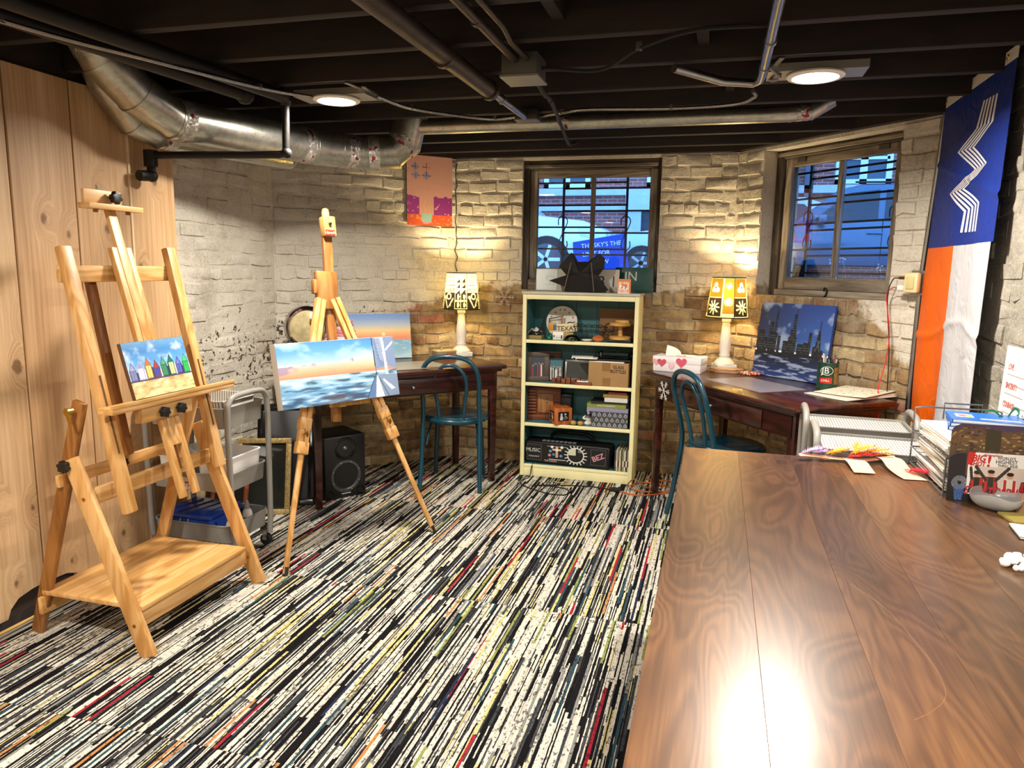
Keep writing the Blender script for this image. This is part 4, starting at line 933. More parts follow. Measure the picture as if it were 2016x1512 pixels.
p = on_desk(.36, .47); t = thing('yarn_cone', 'pink and white wound yarn cone behind the tripod easel', 'yarn', p)
for i in range(13):
    a, b = i/13, (i+1)/13; col = '#e8dcdc' if (i % 3 == 1) else ('#c8485c' if i < 5 else '#d98a98')
    MB().tube([(p.x+(.10-.072*a)*math.cos(q*math.pi/12), p.y+(.10-.072*a)*math.sin(q*math.pi/12), p.z+.012+.27*a) for q in range(24)], .0125, 6, closed=True).build('yarn_turn', plain(col, .9, bump=.5, bscale=300), t, smooth=True)
MB().lathe([(.095, 0), (.02, .29), (.012, .29)], p, 20).build('cone_core', plain('#d8c0c0', .8), t, smooth=True)
# studio monitor
t = thing('studio_speaker', 'black two-way studio speaker on the floor under the left desk', 'speaker', (-2.096, 3.845, .012), R(55.7)); B = lambda mb, n, m, p=t, **k: mb.build(n, m, p, world=False, **k)
B(MB().bx(-.135, .135, 0, .27, 0, .385), 'cabinet', M_BLACK, bev=.012)
fr = Matrix.Rotation(R(90), 3, 'X')
B(MB().lathe([(.098, -.004), (.098, .004), (.084, .006), (.08, .0)], (.0, 0, .135), 36, fr, cap=False), 'woofer_ring', plain('#3a3a3c', .4), smooth=True)
B(MB().lathe([(.082, .002), (.07, -.004), (.04, -.025), (.026, -.03)], (0, -.001, .135), 36, fr, cap=False), 'woofer_cone', plain('#1d1d20', .35), smooth=True)
B(MB().lathe([(.03, -.026), (.018, -.012), (0, -.008)], (0, 0, .135), 24, fr, cap=False), 'dust_cap', M_GLOSSBLK, smooth=True)
B(MB().lathe([(.07, .0), (.066, .003), (.03, -.006), (.018, -.004)], (0, -.001, .305), 32, fr, cap=False), 'tweeter_guide', M_GLOSSBLK, smooth=True)
B(MB().lathe([(.018, -.006), (.01, .006), (0, .009)], (0, -.001, .305), 20, fr, cap=False), 'tweeter_dome', plain('#55585c', .2, .5), smooth=True)
for i in range(8):
    a = R(22.5+45*i); B(MB().cyl((.091*math.cos(a), -.004, .135+.091*math.sin(a)), (.091*math.cos(a), -.008, .135+.091*math.sin(a)), .004, n=8), 'screw', M_CHROME)
for s in (-1, 1): B(MB().lathe([(.024, .003), (.02, .004), (.015, -.004)], (s*.1, 0, .035), 20, fr, cap=False), 'bass_port', M_GLOSSBLK, smooth=True)
B(MB().bx(-.03, .03, -.002, 0, .026, .032), 'name_strip', plain('#9a9a9a', .4))
# pictures leaning under the desk
def lean_frame(name, label, a, b, h, lean, fcol, pcol, fw=.03, th=.025):
    a = Vector(a); b = Vector(b); x = b-a; w_ = x.length; M = frame((a+b)/2, x, Vector((0, 0, 1)) + Vector(lean)); t = thing(name, label, 'picture frame', (a+b)/2)
    V = lambda x0, x1, y0, y1, z0, z1: MB().add([M @ Vector(q) for q in ((x0, y0, z0), (x1, y0, z0), (x1, y1, z0), (x0, y1, z0), (x0, y0, z1), (x1, y0, z1), (x1, y1, z1), (x0, y1, z1))], [(0, 3, 2, 1), (4, 5, 6, 7), (0, 1, 5, 4), (1, 2, 6, 5), (2, 3, 7, 6), (3, 0, 4, 7)])
    for q in ((-w_/2, w_/2, 0, fw), (-w_/2, w_/2, h-fw, h), (-w_/2, -w_/2+fw, fw, h-fw), (w_/2-fw, w_/2, fw, h-fw)): V(*q, -th, 0).build('frame_rail', fcol, t, bev=.004)
    V(-w_/2+fw, w_/2-fw, fw, h-fw, -th*.8, -th*.4).build('picture', pcol, t)
    return t
M_GOLD = plain('#a8905a', .4, .3, bump=.8, var=.35, bscale=90, name='antique_gold')
lean_frame('framed_picture', 'ornate gold frame with a dark picture leaning beneath the left desk', (-2.53, 3.36, .013), (-2.25, 3.47, .013), .43, (-.12, .3, 0), M_GOLD, plain('#20221f', .2))
lean_frame('framed_picture', 'plain black frame leaning behind the ornate gold one', (-2.50, 3.52, .013), (-2.2, 3.66, .013), .60, (-.12, .3, 0), M_GLOSSBLK, plain('#15161a', .3), .04)
lean_frame('framed_picture', 'thin dark wooden frame leaning by the cart wheels', (-2.62, 3.26, .013), (-2.42, 3.30, .013), .36, (-.1, .3, 0), M_REDWOOD, plain('#1c1a18', .3), .02)
# ------------------------------------------------------------------ bookcase
BX, BY = -.85, 4.672
bc = thing('bookcase', 'cream bookcase with teal back standing under the middle window', 'bookcase', (BX, BY, .012)); bcp = lambda x, y, z: Vector((BX+x, BY+y, z))
Bb = lambda n, m, x0, x1, y0, y1, z0, z1, **k: MB().bx(BX+x0, BX+x1, BY+y0, BY+y1, z0, z1).build(n, m, bc, **k)
BW, BD, BH = .378, .265, 1.252
for s in (-1, 1):
    Bb('side_panel', M_CREAM, s*BW, s*(BW-.018), 0, BD, .012, BH-.018, bev=.002, seg=1)
    Bb('side_lining', M_TEALIN, s*(BW-.018), s*(BW-.0195), .02, BD-.01, .1, BH-.06)
    Bb('front_stile', M_CREAM, s*BW, s*(BW-.026), -.012, .0, .012, BH-.018, bev=.002, seg=1)
Bb('top_board', plain('#b9b6a4', .5, var=.1, bscale=12), -BW-.006, BW+.006, -.018, BD, BH-.018, BH, bev=.003)
Bb('top_rail', M_CREAM, -BW+.026, BW-.026, -.010, .012, BH-.05, BH-.018, bev=.003)
for i in range(5):
    w_ = (2*BW-.036)/5; Bb('back_board', M_TEALIN, -BW+.018+i*w_+.0012, -BW+.018+(i+1)*w_-.0012, BD-.012, BD-.004, .05, BH-.018)
SH = (.937, .651, .378, .092)
for z in SH:
    s_ = Bb('shelf', M_TEALIN, -BW+.019, BW-.019, .012, BD-.012, z-.018, z); MB().bx(BX-BW+.026, BX+BW-.026, BY-.008, BY+.012, z-.022, z).build('shelf_lip', M_CREAM, s_, bev=.003)
Bb('plinth', M_CREAM, -BW+.026, BW-.026, -.006, .012, .012, .07, bev=.002)
def on(name, label, cat, x, y, z, rz=0, group=None):
    return thing(name, label, cat, (BX+x, BY+y, z), rz, group)
def lb(t, n, m, mb, **k): return mb.build(n, m, t, world=False, **k)
# --- on top
T = BH
def plate_cv(txt): pass
def licence(label, x, y, rz, base, ink, txt, lean=.12, w_=.30, h_=.15):
    t = on('licence_plate', label, 'licence plate', x, y, T, rz, 'licence plates on the bookcase'); M = frame((0, 0, 0), (1, 0, 0), (0, lean, 1))
    MB().prism([(-w_/2, 0), (w_/2, 0), (w_/2, h_), (-w_/2, h_)], .003, M).build('plate', base, t, world=False, bev=.001)
    MB().prism([(-w_/2+.006, .006), (w_/2-.006, .006), (w_/2-.006, h_-.006), (-w_/2+.006, h_-.006)], .001, M @ Matrix.Translation((0, 0, .002))).build('plate_border', base, t, world=False)
    if txt: 
        o = letters(txt, .10, ink, wm(t) @ M @ Matrix.Translation((0, h_*.45, .0035)), t)
    return t
licence('silver embossed licence plate at the left end of the bookcase top', -.19, .228, R(4), plain('#a9aca6', .35, .5), plain('#9fa29c', .3, .5), 'SH 1', w_=.32)
licence('pale licence plate behind the dark hat shape', -.05, .19, R(-2), plain('#b5aea0', .45), plain('#3a2c2a', .5), '7 3', w_=.30)
licence('pale licence plate with a dark number 3 beside the green sign', .125, .15, R(-3), plain('#b9b2a6', .45), plain('#3a2c2a', .5), '63 1', w_=.20)
ht = on('dark_hat', 'crumpled black hat-like sculpture on top of the bookcase', 'hat', -.01, .07, T)
pts = [(-.205, .068), (-.095, .105), (-.145, .16), (-.068, .25), (-.03, .19), (.045, .195), (.115, .245), (.155, .215), (.15, .155), (.115, .11), (.135, .07), (.185, .012), (.10, .0), (-.11, .0), (-.10, .03)]
mb = MB(); N = len(pts); f_ = [Vector((x, -.03+.02*math.sin(5*x+9*z), z+.004)) for x, z in pts]; b_ = [Vector((x*.9+.0, .06, z*.95+.004)) for x, z in pts]
mb.add(f_ + b_ + [Vector((.0, -.075, .12)), Vector((0, .08, .1))], [(i, (i+1) % N, 2*N) for i in range(N)] + [(N+(i+1) % N, N+i, 2*N+1) for i in range(N)] + [(i, N+i, N+(i+1) % N, (i+1) % N) for i in range(N)])
lb(ht, 'folded_felt', plain('#120d0c', .7), mb)
for x0, x1 in ((-.055, -.10), (.075, .095)): lb(ht, 'pale_seam', plain('#6a5f56', .6), MB().beam((x0, -.078, .19), (x1, -.062, .006), .004, .004))
gs = on('street_sign', 'green street sign with white letters on the bookcase top', 'sign', .315, .19, T, R(-5)); Mg = frame((0, 0, 0), (1, 0, 0), (0, .1, 1))
MB().prism([(-.125, .0), (.125, 0), (.125, .165), (-.125, .165)], .004, Mg).build('sign_panel', plain('#063d36', .45), gs, world=False, bev=.001)
letters('IN', .085, plain('#b9c4bc', .5), wm(gs) @ Mg @ Matrix.Translation((-.02, .105, .0035)), gs)
tn = on('number_tent', 'small orange striped table number 79 on the bookcase top', 'number card', .275, .03, T)
cv = Canvas(48, 54, '#f2e9de')
for i in range(9): cv.rect(.08+i*.1, .06, .13+i*.1, .9, '#d8743a')
cv.rect(0, .82, 1, 1, '#e0803c'); cv.rect(0, 0, .07, 1, '#e0803c'); cv.rect(.93, 0, 1, 1, '#e0803c'); cv.rect(.18, .28, .82, .70, '#f2e9de')
cv.obj('card_face', lambda u, v: bcp(.275+(u-.5)*.082, .012+.012*v, T+.001+v*.09), M_PRINT, tn)
lb(tn, 'card_body', plain('#e0803c', .5), MB().add([(-.041, -.017, 0), (.041, -.017, 0), (.041, .03, 0), (-.041, .03, 0), (-.041, -.005, .089), (.041, -.005, .089), (.041, .002, .089), (-.041, .002, .089)], [(0, 3, 2, 1), (4, 5, 6, 7), (0, 1, 5, 4), (1, 2, 6, 5), (2, 3, 7, 6), (3, 0, 4, 7)]))
letters('79', .042, plain('#d2601c', .5), frame(bcp(.275, .0165, T+.044), (1, 0, 0), (0, .13, 1)), tn, weight=.0012)
# --- first shelf
z = SH[0]
pl_ = on('dinner_plate', 'white plate with red floral rim standing on the top shelf', 'plate', -.155, .215, z)
cv = Canvas(64, 64, '#cfcac0'); 
for q in range(14): a = q*.45; cv.disc(.5+.4*math.cos(a), .5+.4*math.sin(a), .035, '#a0584a' if q % 2 else '#6a7a4a')
Mp = frame((BX-.155, BY+.20, z+.108), (1, 0, 0), (0, .18, 1))
def dsk(u, v, r=.106):
    x, y = 2*u-1, 2*v-1; return Mp @ Vector((x*math.sqrt(1-y*y/2)*r, y*math.sqrt(1-x*x/2)*r, .004+.012*(x*x*(1-y*y/2)+y*y*(1-x*x/2))))
cv.obj('glazed_face', dsk, M_PRINT, pl_)
MB().lathe([(.05, -.008), (.07, -.004), (.107, .0145), (.105, .016)], Mp.translation, 36, Mp.to_3x3(), cap=False).build('plate_back', plain('#d8d4ca', .3), pl_, smooth=True)
tx = on('wooden_word_sign', 'cream and yellow TEXAS word block on the top shelf', 'sign', -.13, .115, z)
lb(tx, 'word_block', plain('#d9c9a0', .5), MB().box((0, 0, .075), (.19, .014, .056), rot=Matrix.Rotation(R(-5), 3, 'Y')), bev=.002); lb(tx, 'yellow_end', plain('#c8902c', .5), MB().box((-.072, -.003, .082), (.05, .014, .05), rot=Matrix.Rotation(R(-5), 3, 'Y')), bev=.002)
lb(tx, 'blue_patch', plain('#3f5f9a', .5), MB().box((-.055, -.0105, .078), (.02, .002, .034)))
lb(tx, 'easel_foot', plain('#b09860', .5), MB().bx(-.06, .07, -.01, .02, 0, .047))
letters('TEXAS', .045, plain('#2a2018', .5), frame((BX-.105, BY+.1065, z+.072), (1, 0, .05), (0, 0, 1)), tx)
mn = on('mini_easel_frame', 'dark slanted picnic-style wire frame above the TEXAS block', 'ornament', -.18, .165, z)
lb(mn, 'slanted_bar', M_BLACK, MB().beam((-.06, 0, .128), (.04, 0, .152), .006, .006)); lb(mn, 'post', M_BLACK, MB().beam((-.055, 0, 0), (-.055, 0, .13), .005, .005)); lb(mn, 'post', M_OAK, MB().beam((.03, 0, 0), (.03, 0, .15), .012, .012))
def cvquad(t, nm, cv, c, w_, h_, xd=(1, 0, 0), up=(0, 0, 1), mat=None):
    M = frame(c, xd, up); return cv.obj(nm, lambda u, v: M @ Vector(((u-.5)*w_, v*h_, 0)), mat or M_PRINT, t)
wbk = on('wire_basket', 'oval black wire basket with scrolled rim on the top shelf', 'basket', .045, .135, z)
for zz, rx in ((.09, .12), (.055, .105), (.012, .085)): lb(wbk, 'wire_hoop', M_IRON, MB().tube([(rx*math.cos(q*.1963), .062*rx/.12*math.sin(q*.1963), zz) for q in range(32)], .002, 5, closed=True))
for q in range(20):
    a = q*.314; lb(wbk, 'wire_rib', M_STEEL, MB().tube([(.12*math.cos(a), .062*math.sin(a), .09), (.105*math.cos(a), .054*math.sin(a), .05), (.085*math.cos(a), .044*math.sin(a), .012)], .0013, 4))
for x in (-.13, .13): lb(wbk, 'scroll_handle', M_IRON, MB().tube([(x+.03*math.cos(q*.349), -.0, .085+.028*math.sin(q*.349)) for q in range(18)], .0035, 6, closed=True))
for q in range(5): lb(wbk, 'scroll', M_IRON, MB().tube([(-.08+q*.04+.018*math.cos(k*.524), -.045, .098+.009*math.sin(k*.524)) for k in range(12)], .0018, 5, closed=True))
gb = on('photo_book', 'tan graduation photo frame standing on the top shelf', 'picture frame', .215, .225, z); cv = Canvas(60, 50, '#a87a44')
cv.rect(0, .3, .3, .7, '#c09a5c'); cv.rect(.25, .1, .85, .72, '#3a2c2a')
for q in range(4): cv.disc(.34+q*.14, .45+.05*(q % 2), .055, '#c8a890', rv=.1)
cvquad(gb, 'printed_cover', cv, bcp(.215, .2135, z+.001), .23, .205, up=(0, .08, 1)); lb(gb, 'cover_board', plain('#7a5228', .6), MB().box((0, 0, .1), (.232, .018, .206), rot=Matrix.Rotation(R(-4.5), 3, 'X')))
letters('Graduation', .036, plain('#5a3410', .6), frame(bcp(.18, .2265-.001, z+.186), (1, 0, 0), (0, .08, 1)), gb)
ck = on('cake_stand', 'small turned wooden cake stand on the right of the top shelf', 'stand', .255, .085, z)
lb(ck, 'base_disc', M_TRAYW, MB().lathe([(.07, .018), (.072, .024), (.072, .034), (.066, .038)], n=32), smooth=True); lb(ck, 'post', M_TRAYW, MB().lathe([(.018, .036), (.014, .05), (.014, .09), (.018, .106)], n=20), smooth=True)
lb(ck, 'top_disc', M_TRAYW, MB().lathe([(.066, .104), (.072, .108), (.072, .122), (.066, .126)], n=32), smooth=True); lb(ck, 'upper_knob', M_TRAYW, MB().lathe([(.05, .126), (.052, .13), (.05, .14), (.02, .143)], (.012, .02, 0), 28), smooth=True)
lb(ck, 'dark_pad', M_BLACK, MB().bx(-.075, .075, -.055, .055, 0, .018), bev=.003)
bxo = on('kraft_box', 'flat brown lidless box with a black cloth at the left of the top shelf', 'box', -.31, .07, z); lb(bxo, 'box_body', plain('#8a7848', .7), MB().bx(-.052, .052, -.035, .05, 0, .024), bev=.002)
cl_ = on('cloth', 'bunched black and white cloth on the brown box', 'cloth', -.315, .08, z+.024); rs = random.Random(3)
lb(cl_, 'folds', plain('#d0ccc6', .8), MB().grid(lambda u, v: Vector((-.045+.1*u, -.03+.07*v, .003+.05*abs(math.sin(5*u+3*v))*(1-abs(u-.5)))), 14, 8), smooth=True, solid=.002); lb(cl_, 'dark_fold', plain('#1c1a1c', .8), MB().grid(lambda u, v: Vector((-.04+.11*u, -.034+.02*v, .004+.06*u*(1-v)+.012*math.sin(8*u))), 10, 4), smooth=True, solid=.002)
mt = on('display_card', 'small white card with dark figures in front of the TEXAS block', 'card', -.15, .055, z); cv = Canvas(36, 30, '#d9d6d0'); cv.rect(.05, .3, .18, .95, '#2c2a2a'); cv.rect(.78, .1, .92, .9, '#2c2a2a'); cv.line((.3, .3), (.5, .25), .02, '#444444'); cv.line((.55, .25), (.7, .3), .02, '#444444')
cvquad(mt, 'printed_face', cv, bcp(-.15, .049, z+.001), .07, .052, up=(0, .1, 1)); lb(mt, 'card_back', M_PAPER, MB().box((0, 0, .026), (.07, .006, .052)))
gt = on('green_figurine', 'tiny green toy figure on the top shelf', 'toy', -.205, .03, z); lb(gt, 'figure', plain('#1f7a50', .4), MB().ball((0, 0, .012), .012, 10).ball((.008, 0, .028), .008, 8).ball((-.012, 0, .02), .005, 6), smooth=True)
gd = on('glass_dome', 'low clear glass dome at the front of the top shelf', 'glass', -.055, .04, z); lb(gd, 'dome', M_CLEAR, MB().lathe([(.055, .0), (.053, .012), (.042, .028), (.022, .038), (0, .041)], n=28, cap=False), smooth=True, solid=.002); lb(gd, 'dome_rim', M_CLEAR, MB().tube([(.056*math.cos(q*.262), .056*math.sin(q*.262), .003) for q in range(24)], .003, 6, closed=True), smooth=True)
oc = on('orange_pouch', 'orange leather pouch in front of the wire basket', 'pouch', .12, .02, z); lb(oc, 'pouch_body', plain('#b8642c', .5), MB().ball((0, 0, .022), .036, 14, (1, .35, .62)), smooth=True); lb(oc, 'pouch_flap', plain('#9a5022', .5), MB().ball((0.005, -.006, .032), .03, 12, (1, .3, .3)), smooth=True)
sd_ = on('saucer', 'small white dish lying in front of the wire basket', 'dish', .05, .015, z); lb(sd_, 'dish', M_WHITE, MB().lathe([(0, .004), (.022, .004), (.036, .012), (.035, .014), (.02, .007), (0, .006)], n=24, cap=False), smooth=True)
# --- second shelf
z = SH[1]
def photo_frame(label, x, y, rz, w_, h_, fm, cv, bar=.022, lean=.15, dep=.014):
    t = on('framed_photo', label, 'picture frame', x, y, z, rz, 'photo frames on the bookcase'); M = frame((0, 0, .001), (1, 0, 0), (0, lean, 1))
    for a, b, c_, d_ in ((-w_/2, w_/2, 0, bar), (-w_/2, w_/2, h_-bar, h_), (-w_/2, -w_/2+bar, bar, h_-bar), (w_/2-bar, w_/2, bar, h_-bar)):
        MB().prism([(a, c_), (b, c_), (b, d_), (a, d_)], dep, M).build('frame_rail', fm, t, world=False, bev=.002)
    W_ = wm(t) @ M; cv.obj('photo', lambda u, v: W_ @ Vector(((u-.5)*(w_-2*bar), bar+v*(h_-2*bar), .001)), M_PRINT, t)
    MB().prism([(-w_/2+bar, bar), (w_/2-bar, bar), (w_/2-bar, h_-bar), (-w_/2+bar, h_-bar)], .003, M @ Matrix.Translation((0, 0, -.003))).build('backing', M_BLACK, t, world=False)
    return t
def cv_people(seed, bgc, cols):
    c = Canvas(40, 40, bgc); r_ = random.Random(seed)
    for q in range(9): u = .08+.1*q; v = .45+.18*r_.random(); c.rect(u-.045, 0, u+.045, v, r_.choice(cols)); c.disc(u, v+.06, .035, '#b98a70')
    return c
photo_frame('dark wood picture frame with a group photo at the left of the second shelf', -.285, .07, R(18), .15, .195, plain('#4a3c30', .5), cv_people(1, '#2c3440', ['#8a2a30', '#1c1c20', '#c8c4c0', '#23303f']), .032)
photo_frame('thin dark frame with a couple photo between the other frames', -.172, .125, R(20), .10, .15, plain('#1a1a1c', .4), cv_people(2, '#2f6a78', ['#e0dcd8', '#20242c', '#b8b0a8']), .008)
photo_frame('silver picture frame with a dark photo in the middle of the second shelf', -.03, .15, R(-3), .185, .145, plain('#8d9090', .3, .6), Canvas(8, 8, '#30352f'), .016)
photo_frame('tall brown frame standing at the back of the second shelf', -.24, .20, R(8), .16, .19, M_REDWOOD, Canvas(8, 8, '#3a2a22'), .02)
tb = on('wooden_train', 'row of redwood toy blocks at the front of the second shelf', 'toy', -.06, .045, z, R(-6))
for i in range(7): lb(tb, 'block', M_REDWOOD, MB().bx(-.125+i*.034, -.097+i*.034, -.016, .016, 0, .03+.012*(i % 2)), bev=.002)
tb2 = on('wooden_tray', 'small redwood tray with white slips in front of the cardboard box', 'tray', .035, .02, z); lb(tb2, 'tray_base', M_REDWOOD, MB().bx(-.055, .055, -.025, .02, 0, .02), bev=.003); lb(tb2, 'white_slip', M_PAPER, MB().box((-.004, -.006, .024), (.075, .02, .006), R(6)))
cb = on('cardboard_box', 'cardboard box marked glass bottles on the second shelf', 'box', .2, .125, z, R(-2)); M_KRAFT = plain('#a07c50', .8, var=.06, bscale=6)
lb(cb, 'box_body', M_KRAFT, MB().bx(-.13, .13, -.115, .1, 0, .155), bev=.002); lb(cb, 'box_flap', plain('#d9d4ca', .7), MB().bx(-.128, .1, -.116, -.03, .155, .164), bev=.001); lb(cb, 'packing_tape', plain('#8a6236', .35), MB().bx(-.035, .015, -.1165, -.115, 0, .055)); lb(cb, 'packing_tape', plain('#8a6236', .35), MB().bx(-.04, .012, -.1165, -.115, .10, .155))
for i, tt in enumerate(('GLASS', 'BOTTLES')): letters(tt, .03, M_BLACK, wm(cb) @ frame((.065, -.1168, .128-.028*i), (1, 0, -.02), (0, 0, 1)), cb, sx=.85)
gy = on('glass_dish', 'clear rectangular glass baking dish on top of the cardboard box', 'dish', .225, .125, z+.178); tray_mb(BX+.225-.1, BX+.225+.1, BY+.125-.08, BY+.125+.08, z+.178, z+.212, .02).build('dish_wall', M_CLEAR, gy, smooth=True)
for s in (-1, 1): lb(gy, 'dish_handle', M_CLEAR, MB().bx(s*.1, s*.115, -.04, .04, .028, .034), bev=.002)
pk = on('black_tray', 'flat black tray between the cardboard box and glass dish', 'tray', .19, .115, z+.165); lb(pk, 'tray_body', M_BLACK, MB().bx(-.14, .14, -.1, .09, 0, .008), bev=.003); lb(pk, 'tray_rim', M_BLACK, MB().bx(-.144, .144, -.104, -.098, .0, .0125))
for i, (x, zz, r_) in enumerate(((.06, .175, 4), (.03, .18, 9))):
    s_ = on('plastic_plate', ('lower' if i == 0 else 'upper') + ' white plastic lid jutting out beside the glass dish', 'lid', x, .04, z+zz, R(r_)); lb(s_, 'lid_top', M_WHITE, MB().bx(-.075, .06, -.05, .05, 0, .005), bev=.002); lb(s_, 'lid_rim', M_WHITE, MB().bx(-.079, -.073, -.052, .052, -.004, .006))
# --- third shelf
z = SH[2]
wp = on('wooden_plaque', 'redwood slatted keepsake plaque at the left of the third shelf', 'plaque', -.25, .13, z, R(12)); lb(wp, 'back_panel', M_REDWOOD, MB().bx(-.11, .11, 0, .012, 0, .225), bev=.002); lb(wp, 'front_panel', wood('plaque_face', '#9a6a3c', '#7a4c26', '#ac7c4a', 'Z', .5), MB().bx(-.045, .06, -.012, 0, .05, .18), bev=.002)
for i in range(8): lb(wp, 'slat', M_REDWOOD, MB().bx(-.11, -.055, -.016, 0, .045+i*.021, .06+i*.021), bev=.003)
lb(wp, 'base_strip', M_REDWOOD, MB().bx(-.11, .11, -.018, 0, 0, .035), bev=.003)
for zz in (.145, .12): lb(wp, 'peg_hole', M_BLACK, MB().cyl((.02, -.012, zz), (.02, -.0135, zz), .004, n=8))
bk2 = on('black_box', 'small black box behind the orange photo cube', 'box', -.115, .20, z); lb(bk2, 'box_body', M_BLACK, MB().bx(-.045, .045, -.04, .04, 0, .155), bev=.003); lb(bk2, 'box_lid', M_GLOSSBLK, MB().bx(-.047, .047, -.042, .042, .155, .178), bev=.003)
pc = on('photo_cube', 'orange wooden photo cube with black and white pictures on the third shelf', 'photo cube', -.12, .055, z, R(32)); M_ORW = wood('orange_wood', '#b8642a', '#94481a', '#c87a3c', 'Z', .4)
lb(pc, 'cube', M_ORW, MB().bx(-.06, .06, -.06, .06, 0, .112), bev=.003)
def cv_bw(s):
    c = Canvas(28, 34, '#0c0c0c'); r_ = random.Random(s)
    for q in range(2): u = .3+.36*q; c.disc(u, .75, .09, '#cfc8c4', rv=.08); c.poly([(u-.14, .1), (u+.14, .1), (u+.08, .66), (u-.08, .66)], '#c9c3bf' if (q+s) % 2 else '#4a4648'); c.line((u, .55), (u+.2, .3), .03, '#b9b0aa')
    return c
W_ = wm(pc); cv_bw(1).obj('photo', lambda u, v: W_ @ Vector((.0+(u-.5)*.075, -.0606, .025+v*.062)), M_PRINT, pc); cv_bw(2).obj('photo', lambda u, v: W_ @ Vector((-.0606, -(u-.5)*.075, .025+v*.062)), M_PRINT, pc)
for i in range(2):
    s_ = on('wooden_clog', ('left' if i == 0 else 'right') + ' one of two tiny tan clogs on the third shelf', 'shoe', -.025+.048*i, .02, z, R(4), 'tiny clogs'); M_CL = plain('#b08a48', .45)
    lb(s_, 'sole', plain('#4a3420', .6), MB().ball((0, .012, .005), .022, 12, (.85, 1.5, .22)), smooth=True); lb(s_, 'upper', M_CL, MB().ball((0, .0, .016), .021, 14, (1, 1.15, .85)), smooth=True); lb(s_, 'strap', plain('#3a2818', .5), MB().box((0, -.006, .0325), (.03, .008, .004)), bev=.001); lb(s_, 'opening', M_BLACK, MB().ball((0, .018, .022), .013, 10, (.9, 1, .8)), smooth=True)
fg = on('white_figurine', 'white porcelain figurine behind the clogs', 'figurine', .065, .09, z); lb(fg, 'body', M_WHITE, MB().lathe([(.03, 0), (.032, .006), (.02, .02), (.024, .05), (.012, .07), (.008, .078)], n=18), smooth=True); lb(fg, 'head', M_WHITE, MB().ball((0, -.004, .092), .015, 12), smooth=True); lb(fg, 'arm', M_WHITE, MB().tube(bez([(-.02, 0, .055), (-.035, -.012, .04), (-.015, -.025, .035)], 4), .006, 6), smooth=True); lb(fg, 'dark_shawl', plain('#3a3638', .5), MB().lathe([(.026, .045), (.016, .068), (.012, .072)], n=18, cap=False), smooth=True)
dm = on('damask_box', 'grey damask-patterned box on the third shelf under the books', 'box', .215, .11, z); cv = Canvas(110, 46, '#3c3f44')
for i in range(7):
    for j in range(3):
        u = .07+i*.145+(.07 if j % 2 else 0); v = .16+j*.34; cv.disc(u, v, .03, '#9a9da2', rv=.12); cv.disc(u, v, .016, '#3c3f44', rv=.07); cv.disc(u, v+.13, .012, '#9a9da2', rv=.05); cv.line((u-.05, v-.1), (u-.03, v+.08), .006, '#9a9da2'); cv.line((u+.05, v-.1), (u+.03, v+.08), .006, '#9a9da2')
cvquad(dm, 'patterned_front', cv, bcp(.215, .0085, z+.001), .236, .098); lb(dm, 'box_body', plain('#4a4d52', .6), MB().bx(-.118, .118, -.1, .1, 0, .082), bev=.001); lb(dm, 'box_lid', plain('#3a3d42', .6), MB().bx(-.12, .12, -.1008, .102, .082, .1), bev=.001)
def book(label, x, y, zz, w_, d, h_, col, rz=0, pages='#d8d2c2', txt=None, tcol='#d8d4cc', group='stacked books on the third shelf'):
    t = on('book', label, 'book', x, y, zz, rz, group); cm = plain(col, .45)
    lb(t, 'cover', cm, MB().bx(-w_/2, w_/2, -d/2, -d/2+.002, 0, h_).bx(-w_/2, w_/2, -d/2+.002, d/2, 0, .0018).bx(-w_/2, w_/2, -d/2+.002, d/2, h_-.0018, h_)); lb(t, 'pages', plain(pages, .8), MB().bx(-w_/2+.003, w_/2-.003, -d/2+.002, d/2-.003, .0018, h_-.0018))
    if txt: letters(txt, h_*.62, plain(tcol, .5), wm(t) @ frame((0, -d/2-.0004, h_/2), (1, 0, 0), (0, 0, 1)), t)
    return t
zz = z+.1
for lb_, w_, h_, col, x, r_, txt in (('wide lavender book lying directly on the damask box', .27, .026, '#8e8aa8', .195, 1, None), ('olive green book with pale spine lettering in the third-shelf stack', .255, .026, '#7c8a38', .19, -1, 'PHOTOGRAPHY'), ('thin black book in the middle of the third-shelf stack', .23, .014, '#1e221e', .20, 3, None), ('pair-spined white book high in the third-shelf stack', .15, .028, '#d2d0cc', .25, 0, None), ('mustard brown book near the top of the third-shelf stack', .16, .022, '#8a7232', .245, 1, None), ('slim red book on top of the third-shelf stack', .12, .014, '#9a3a2a', .262, -2, None)):
    book(lb_, x, .115, zz, w_, .17, h_, col, R(r_), txt=txt); zz += h_+.0006
# --- bottom shelf: painted boombox and a row of records
z = SH[3]
bo = on('boombox', 'black portable stereo painted with doodles on the bottom shelf', 'stereo', -.065, .105, z, R(-3)); W_ = wm(bo)
lb(bo, 'casing', M_BLACK, MB().bx(-.30, .30, -.085, .085, 0, .155), bev=.022); lb(bo, 'carry_handle', M_BLACK, MB().tube(bez([(-.14, .05, .14), (-.12, .05, .19), (-.05, .05, .20), (.08, .05, .20), (.14, .05, .185), (.16, .05, .14)], 6), .012, 8), smooth=True)
cv = Canvas(200, 50, '#0e0e10')
cv.ring(.62, .5, .095, .008, '#d8d8d4'); cv.disc(.62, .5, .09, '#141416'); cv.poly([(.62, .5), (.62, .86), (.58, .84), (.545, .72), (.53, .5)], '#c9ccb0')
for q in range(18):
    a = R(20*q); cv.line((.62+.108*math.cos(a), .5+.108*4*math.sin(a)), (.62+.135*math.cos(a), .5+.135*4*math.sin(a)), .006, '#dcdcd8')
cv.rect(.29, .16, .5, .2, '#bcbcb8'); cv.rect(.27, .86, .52, .9, '#8a8a86')
